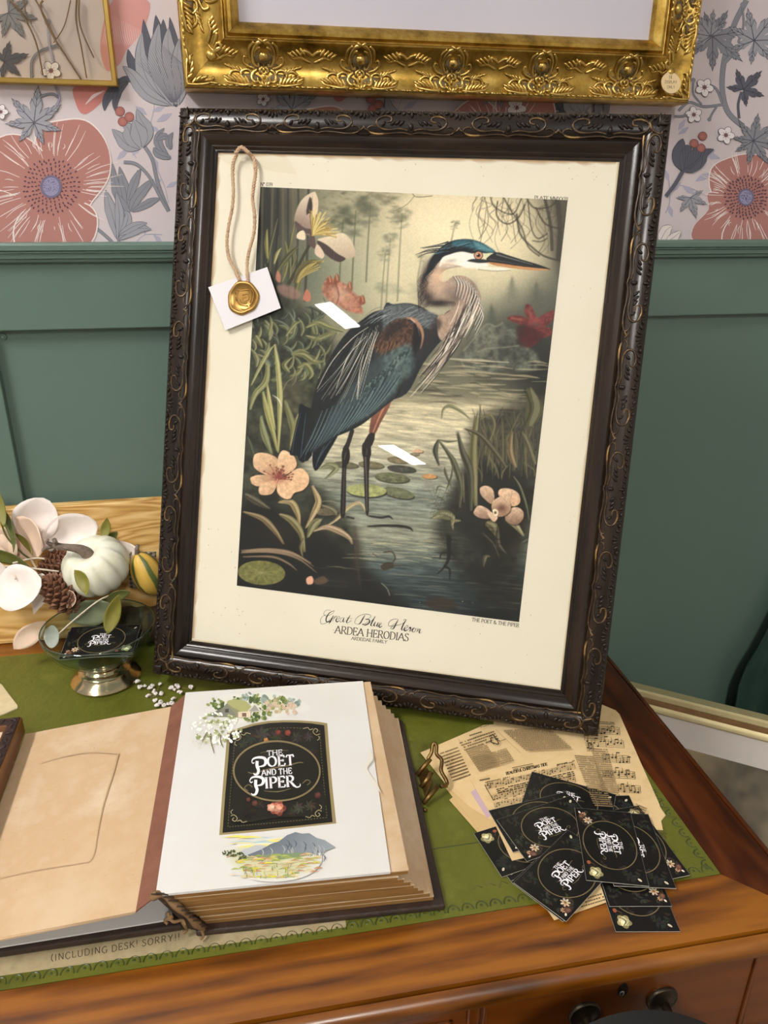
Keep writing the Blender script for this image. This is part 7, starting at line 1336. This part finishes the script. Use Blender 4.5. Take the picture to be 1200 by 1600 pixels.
for a_ in ((57, 811, .965, 66, 62, 60, WLF, .06, .2, 'round', .1, .3), (43, 840, .955, 64, 66, 100, PLF, .1, .25, 'round', .2, -.2), (109, 833, .962, 80, 58, 20, WLF, .08, .3, 'round', -.2, .2), (30, 920, .905, 72, 66, 15, WLF, .06, .2, 'round', .1, -.3), (4, 850, .955, 50, 54, 80, PLF, .1, .3, 'round', .3, .1), (62, 925, .930, 66, 34, 70, WLF, .15, .4, 'obovate', .3, .2), (108, 934, .905, 34, 26, 40, PLF, .2, .4, 'round', .4, .1), (48, 990, .905, 62, 28, 40, PLF, .12, .3, 'pointed', .1, .3), (82, 994, .905, 34, 22, 80, WLF, .1, .3, 'round', .2, 0), (200, 862, .958, 60, 30, -40, WLF, .1, .3, 'obovate', 0, .2), (-20, 900, .93, 60, 60, 20, WLF, .1, .2, 'round', 0, .2)):
    leaf_part('leaf', spray_w, wo, *a_)
for P in ([(-20, 885, .93), (30, 886, .928), (92, 893, .925)], [(20, 880, .935), (60, 872, .94), (98, 882, .935)], [(48, 872, .945), (52, 880, .94), (58, 890, .935)], [(20, 885, .925), (22, 895, .918), (24, 905, .91)]):
    Q = crs([at_y(*p)-wo for p in P], 5); MB().tube(Q, .0013, 6).build('stem', WST, spray_w, True)
go = at_y(150, 925, .90); spray_g = thing('green_leaf_sprig', 'sprig of olive and green leaves below the pumpkin over the bowl rim', 'leaves', go)
for a_ in ((131, 911, .862, 44, 20, -58, OLF, .25, .5, 'pointed', .3, .2), (177, 957, .845, 64, 22, 70, OLF, .15, .5, 'pointed', .2, .4), (148, 955, .905, 80, 40, 15, SGL, .12, .3, 'pointed', .2, .3), (186, 930, .885, 40, 16, 20, GLF, .15, .4, 'pointed', .1, .4), (165, 825, .955, 34, 14, 75, OLF, .2, .4, 'pointed', .2, .2), (176, 838, .957, 24, 12, 40, GLF, .2, .4, 'pointed', .2, .2)):
    leaf_part('leaf', spray_g, go, *a_)
Q = crs([at_y(*p)-go for p in ((92, 990, .89), (120, 965, .89), (160, 935, .89), (195, 926, .89))], 5); MB().tube(Q, .0011, 6).build('stem', WST, spray_g, True)
lo2 = at_y(10, 860, .95); spray_d = thing('dark_leaf_sprig', 'long dark green leaves at the left edge among the white leaves', 'leaves', lo2)
for a_ in ((12, 822, .945, 84, 14, -62, GLF, .15, .4, 'pointed', .2, .3), (10, 872, .94, 80, 20, -14, GLF, .12, .4, 'pointed', .1, .4), (0, 790, .95, 60, 12, 100, OLF, .1, .4, 'pointed', .1, .2), (40, 850, .95, 40, 9, -50, OLF, .15, .4, 'pointed', .1, .2)): leaf_part('leaf', spray_d, lo2, *a_)
MB().tube(crs([at_y(*p)-lo2 for p in ((-5, 770, .955), (6, 830, .95), (30, 860, .945), (48, 874, .945))], 5), .0012, 6).build('stem', GLF, spray_d, True)
# plaid ribbon tail beside the gourd
def plaid():
    m_, t, N, L, b = nodes('plaid_ribbon'); b.inputs['Roughness'].default_value = .8; tc = N.new('ShaderNodeTexCoord')
    def wv(d, s): w_ = N.new('ShaderNodeTexWave'); w_.bands_direction = d; w_.inputs['Scale'].default_value = s; L.new(tc.outputs['Object'], w_.inputs['Vector']); r = N.new('ShaderNodeValToRGB'); e = r.color_ramp.elements; e[0].position = .4; e[0].color = (.04, .03, .025, 1); e[1].position = .55; e[1].color = (.42, .36, .28, 1); L.new(w_.outputs['Fac'], r.inputs['Fac']); return r
    x = N.new('ShaderNodeMix'); x.data_type = 'RGBA'; x.inputs[0].default_value = .5; a = wv('X', 50); c = wv('Z', 50); L.new(a.outputs[0], x.inputs[6]); L.new(c.outputs[0], x.inputs[7]); L.new(x.outputs[2], b.inputs['Base Color']); return m_
rb = thing('plaid_ribbon', 'black and buff plaid ribbon between the pumpkin and the gourd', 'ribbon', at_y(216, 885, .955)); ro = np.array(at_y(216, 885, .955)); mb = MB()
P = [(x_, y_) for x_ in np.linspace(202, 244, 9) for y_ in (862, 918)]
mb.add([at_y(x_, y_, .955+.004*math.sin(i*.9))-ro for i, (x_, y_) in enumerate(P)], [(2*i, 2*i+2, 2*i+3, 2*i+1) for i in range(8)]); o = mb.build('ribbon', plaid(), rb, True); o.modifiers.new('thickness', 'SOLIDIFY').thickness = .0006
# dried white blossoms on the leather by the frame corner
BLO = mat('dried_blossom', (228, 216, 212), .8, noise=[(238, 230, 226)], scale=90); TWG = mat('twig', (120, 108, 70), .8)
mb = MB()
for i in range(9): a = i*.7; mb.ball((.0016*math.cos(a)*(1 if i < 6 else .4), .0016*math.sin(a)*(1 if i < 6 else .4), .0012+(.001 if i > 5 else 0)), (.0016, .0011, .0013), 6, 4, Matrix.Rotation(a, 3, 'Z'))
bmh = mb.mesh('blossom', BLO, True)
for lab, pts in (('larger cluster of dried white blossoms between the bowl foot and album', [(215, 1065), (219, 1074), (226, 1072), (235, 1076), (242, 1080), (250, 1068), (238, 1072), (243, 1083), (251, 1083), (232, 1087), (243, 1094), (245, 1102), (250, 1097), (262, 1099), (271, 1091), (268, 1099), (257, 1101)]), ('smaller cluster of dried white blossoms under the frame corner', [(268, 1074), (273, 1077), (278, 1073), (283, 1082), (276, 1071), (298, 1074), (280, 1080)])):
    P = np.array([on_desk(x, y, .004) for x, y in pts]); c = P.mean(0); c[2] = DESK; t = thing('dried_flowers', lab, 'flowers', c, 'dried blossoms on the desk')
    for i, p in enumerate(P):
        s_ = random.uniform(.85, 1.35); put('blossom', bmh, t, 0, Matrix.Translation(Vector(p-c)+Vector((0, 0, -.0022+random.uniform(0, .002)))) @ Matrix.Rotation(random.uniform(0, 6), 4, 'Z') @ Matrix.Rotation(random.uniform(-.6, .6), 4, 'X') @ Matrix.Scale(s_, 4))
    for i in range(0, len(P)-1, 2): MB().tube([P[i]-c+np.array([0, 0, -.003]), (P[i]+P[i+1])/2-c+np.array([.001, 0, -.0028]), P[i+1]-c+np.array([0, 0, -.003])], .0005, 5).build('twig', TWG, t, True)
# ================================================================ tag with a gold wax seal hanging over the picture glass
TD = -.0060; toT = to_frame(TD)
tagt = thing('wax_seal_tag', 'white card tag with gold wax seal hung on twine over the print', 'tag', FM)
f1 = lambda P: toT(np.array([(300+x/3.75, 220+y/3.75) for x, y in P], float))
TC = f1([(95, 858), (440, 740), (520, 980), (195, 1110)])
MB().prism([TC[3], TC[2], TC[1], TC[0]], TD-.0004, TD).build('card', mat('tag_card', (226, 222, 226), .7), tagt)
WAX = mat('gold_wax', (150, 112, 56), .34, .75, noise=[(186, 148, 84)], scale=60)
sc_ = f1([(302, 922)])[0]; R_ = np.linalg.norm(f1([(390, 922)])[0]-sc_); mb = MB()
n = 44; rings = [(1.0, 0), (1.03, .0012), (.98, .0026), (.90, .0032), (.82, .0026), (.78, .0018), (.4, .0018), (0, .0018)]; vs = []
for rr, hh in rings:
    for j in range(n): t = 2*math.pi*j/n; w_ = 1+.035*math.sin(2*t+.6)+.03*math.sin(3*t+2)+.02*math.sin(7*t); vs.append((sc_[0]+R_*rr*w_*math.cos(t), sc_[1]+R_*rr*w_*1.06*math.sin(t), TD+hh))
mb.add(vs, [(i*n+j, i*n+(j+1) % n, (i+1)*n+(j+1) % n, (i+1)*n+j) for i in range(len(rings)-1) for j in range(n)]); sl = mb.build('seal', WAX, tagt, True); sl['label'] = 'gold wax seal stamped with a rose'
mb = MB()
for P in ([(270, 870), (290, 880), (340, 875), (350, 900), (345, 950)], [(275, 880), (268, 930), (285, 960), (330, 970)], [(300, 905), (330, 900), (335, 930), (310, 940), (300, 925), (318, 918)], [(260, 890), (262, 940)], [(345, 870), (365, 890), (360, 940), (340, 970)], [(290, 985), (320, 990), (350, 975)], [(285, 930), (300, 950), (325, 950)]):
    Q = f1(crs(P, 4)); mb.tube([(q[0], q[1], TD+.0020) for q in Q], .00075, 5)
mb.build('stamped_rose', WAX, sl, True)['kind'] = 'stuff'
TW = mat('twine', (184, 148, 116), .9, noise=[(204, 172, 140), (160, 124, 94)], scale=200)
path = f1(crs([(282, 822), (262, 770), (222, 690), (208, 600), (218, 500), (238, 400), (246, 300), (242, 200), (246, 130), (275, 72), (300, 50), (335, 75), (368, 115), (376, 180), (366, 260), (358, 340), (370, 440), (366, 540), (340, 640), (326, 720), (330, 830)], 9))
for s_ in (0, math.pi):
    L0 = 0; mb = MB(); Q = []
    for i, q in enumerate(path):
        if i: L0 += np.linalg.norm(path[i]-path[i-1])
        d = path[min(i+1, len(path)-1)]-path[max(i-1, 0)]; d /= np.linalg.norm(d); nn_ = np.array([-d[1], d[0]]); ph = L0/.0052*2*math.pi*.8+s_
        zz = TD+.0018+(.004 if q[1] > FH-.052 else 0); Q.append((q[0]+nn_[0]*0.0011*math.cos(ph), q[1]+nn_[1]*.0011*math.cos(ph), zz+.0008*math.sin(ph)))
    mb.tube(Q, .0014, 6); mb.build('twine', TW, tagt, True)
# crumpled clear tape holding the twine
tp_ = [[(165, 80), (280, 45), (400, 80), (540, 75)], [(160, 105), (290, 95), (400, 130), (590, 140)], [(240, 150), (330, 130), (400, 165), (620, 200)]]
vs = []
for r_i, row in enumerate(tp_):
    for i, (x, y) in enumerate(np.array(crs(row, 4))): q = f1([(x, y)])[0]; vs.append((q[0], q[1], TD+.0046-.002*r_i+.0012*math.sin(i*1.9+r_i*2.2)))
k_ = len(vs)//3
o = MB().add(vs, [(r_*k_+i, r_*k_+i+1, (r_+1)*k_+i+1, (r_+1)*k_+i) for r_ in range(2) for i in range(k_-1)]).build('clear_tape', pane_mat('clear_tape', (.98, .97, .94), .08), tagt, False); o['label'] = 'crumpled clear tape'
# ================================================================ small dark frame and a yellowed card at the left edge
z0 = .0345
p1 = on_desk(34, 1119, z0+.021); p2 = on_desk(0, 1206, z0+.021); ey_ = _n((p1-p2)*np.array([1, 1, 0])); ex_ = np.array([ey_[1], -ey_[0], 0]); SW, SH_ = .17, .23
org = p1-ex_*SW-ey_*SH_
SM = Matrix(((ex_[0], ey_[0], 0, org[0]), (ex_[1], ey_[1], 0, org[1]), (0, 0, 1, DESK+z0), (0, 0, 0, 1)))
sf = thing('small_frame', 'small dark carved picture frame lying on the album leaf at the left edge', 'frame', SM)
SDARK = mat('small_frame_dark', (58, 34, 32), .5, noise=[(36, 20, 20), (84, 58, 54)], scale=120, bump=.8, bscale=160); SSIDE = wood('small_frame_side', (70, 40, 16), (104, 64, 28), (124, 82, 40), 1, .4)
sprof = [(0, 0), (0, .0195), (.002, .021), (.011, .021), (.0125, .0185), (.0145, .0185), (.0145, 0)]
for sd in 'btlr':
    r_ = frame_rail(sprof, 0, 0, SW, SH_, sd).build('frame_rail', SSIDE, sf)
    b_ = frame_rail([(.0012, .0200), (.0016, .0216), (.0065, .0222), (.0112, .0216), (.0116, .0200)], 0, 0, SW, SH_, sd).build('carved_face', SDARK, r_, 40)
    mb = MB(); Lr = SW if sd in 'bt' else SH_; nn_ = int(Lr/.011)
    for i in range(nn_):
        l = Lr*(i+.5)/nn_; q = rail_matrix(sd, l, SW, SH_); c = q @ Vector((0, .0065, 0)); mb.ball((c.x, c.y, .0222), (.0042, .0018, .0012), 7, 4, Matrix.Rotation(i*1.3, 3, 'Z'))
    mb.build('carving', SDARK, r_, True)['kind'] = 'stuff'
MB().box((.012, .012, .010), (SW-.012, SH_-.012, .014)).build('mount', mat('small_mount', (214, 196, 176), .8), sf); MB().box((.020, .020, .0141), (SW-.020, SH_-.020, .0150)).build('print', WPAGE, sf); MB().box((.008, .008, .0005), (SW-.008, SH_-.008, .010)).build('backing_board', MATS['backing'], sf)
yc = np.array([on_desk(x, y)[:2] for x, y in ((-90, 1085), (-10, 1064), (4, 1072), (14, 1086), (28, 1104), (28, 1108), (10, 1116), (-80, 1150))]); c0 = yc.mean(0)
MB_ = MB(); MB_.prism([p-c0 for p in yc], .0002, .0022); yt = thing('yellowed_card', 'thick yellowed card with a rounded corner behind the small dark frame', 'card', (c0[0], c0[1], DESK)); MB_.build('card', mat('yellowed_card', (222, 200, 156), .7, noise=[(206, 190, 150), (230, 210, 170)], scale=30), yt, False, .0004)
# ================================================================ framed print standing on the floor right of the desk
zt = .60; P1 = at_z(1000, 1077, zt); P2 = at_z(1205, 1128, zt); ux = _n(P2-P1); hz = np.array([-ux[1], ux[0], 0]); lean = .22; uv_ = _n(np.array([0, 0, 1])*math.cos(lean)+hz*math.sin(lean)); un = np.cross(ux, uv_)
QW, QH = .62, zt/math.cos(lean)-.012; A0 = P1-ux*.16-uv_*QH
QM = Matrix(((ux[0], uv_[0], un[0], A0[0]), (ux[1], uv_[1], un[1], A0[1]), (ux[2], uv_[2], un[2], A0[2]), (0, 0, 0, 1)))
fp = thing('floor_picture', 'cream and gold framed print standing on the floor right of the desk', 'picture', QM)
CRG = mat('cream_gilt', (206, 190, 136), .4, .35, noise=[(222, 208, 162)], scale=30); BRG = mat('brown_band', (126, 88, 52), .5, noise=[(168, 134, 92)], scale=18)
for sd in 'btlr':
    r_ = frame_rail([(0, -.025), (0, 0), (.003, .003), (.010, .003), (.013, -.002), (.024, -.006), (.028, -.004), (.034, -.004), (.038, -.009), (.038, -.025)], 0, 0, QW, QH, sd).build('frame_rail', CRG, fp, 40)
    frame_rail([(.0135, -.0035), (.0140, -.0010), (.0230, -.0045), (.0238, -.0070)], 0, 0, QW, QH, sd).build('brown_band', BRG, r_)
MB().box((.035, .035, -.020), (QW-.035, QH-.035, -.012)).build('mount', mat('floor_mount', (218, 210, 202), .8), fp); 
m_ = mat('blurred_landscape', (92, 84, 72), .6, noise=[(140, 128, 104), (176, 160, 120), (70, 66, 60)], scale=7, detail=3)
MB().box((.085, .085, -.0119), (QW-.085, QH-.085, -.0105)).build('print', m_, fp); MB().box((.037, .037, -.0075), (QW-.037, QH-.037, -.0065)).build('glass_pane', pane_mat('picture_glass'), fp)
# green velvet hanging in the corner beyond the floor picture
VEL = mat('green_velvet', (26, 52, 44), .85, noise=[(40, 70, 60)], scale=20); vd = thing('velvet_drape', 'dark green velvet drape hanging beside the floor picture at the right edge', 'drape', (.98, .985, 0)); vs = []; NXD, NZD = 60, 26
for i in range(NZD+1):
    t = i/NZD; z = .34+.98*t; x0 = .845+.16*max(0, t-.22)**.7*1.3 if t > .22 else .845+.02*(.22-t)
    for j in range(NXD+1):
        s_ = j/NXD; x = x0+(1.24-x0)*s_; vs.append((x-.98, .022*math.sin(s_*26+1.4*t)*(.6+.4*t)+.008*math.sin(s_*61+t*3)+.004, z))
o = MB().add(vs, [(i*(NXD+1)+j, i*(NXD+1)+j+1, (i+1)*(NXD+1)+j+1, (i+1)*(NXD+1)+j) for i in range(NZD) for j in range(NXD)]).build('cloth', VEL, vd, True); s_ = o.modifiers.new('thickness', 'SOLIDIFY'); s_.thickness = .003
MB().tube([(-.02, .0, 1.325), (.30, .0, 1.325)], .008, 10).build('rod', IRON, vd, True); MB().tube([(.26, 0, 1.325), (.26, .05, 1.325)], .006, 8).build('bracket', IRON, vd, True); MB().tube([(.0, 0, 1.325), (.0, .05, 1.325)], .006, 8).build('bracket', IRON, vd, True)
# ================================================================ chair tucked in front of the drawers
cp = at_y(985, 1606, .330); ch = thing('desk_chair', 'black and grey chair back just showing below the drawer handles', 'chair', (cp[0], .13, 0)); CB = mat('chair_black', (22, 22, 22), .5); CG = mat('chair_grey', (126, 128, 130), .6, noise=[(138, 140, 142)], scale=60); CS = mat('chair_steel', (190, 186, 180), .25, 1.0)
tz = cp[2]
def back(mb, w, z0, z1, y0, th):
    vs = []
    for k, yy in ((0, y0), (1, y0+th)):
        for t in np.linspace(0, 1, 25):
            x = (t-.5)*2; top_ = z1-.045*abs(x)**2.2; bow = .030*(1-x*x)
            vs += [(x*w/2, yy+bow-.03, z0), (x*w/2, yy+bow-.03, top_)]
    f_ = []
    for k in (0, 50):
        for i in range(24): f_.append((k+2*i, k+2*i+2, k+2*i+3, k+2*i+1))
    for i in range(24): f_ += [(2*i+1, 2*i+3, 50+2*i+3, 50+2*i+1), (2*i, 50+2*i, 50+2*i+2, 2*i+2)]
    f_ += [(0, 1, 51, 50), (48, 98, 99, 49)]; return mb.add(vs, f_)
back(MB(), .22, tz-.26, tz, .198, .014).build('back_shell', CB, ch, 40); back(MB(), .20, tz-.25, tz-.004, .183, .0155).build('back_panel', CG, ch, 40)
MB().box((-.20, -.22, .43), (.20, .17, .47)).build('seat', CG, ch, False, .015)
for sx in (-1, 1):
    MB().tube([(sx*.09, .165, .44), (sx*.09, .178, tz-.2)], .010, 10).build('back_post', CS, ch, True)
    for yy in (-.19, .14): MB().tube([(sx*.17, yy, .435), (sx*.19, yy*1.1, .0)], .011, 10).build('leg', CS, ch, True)
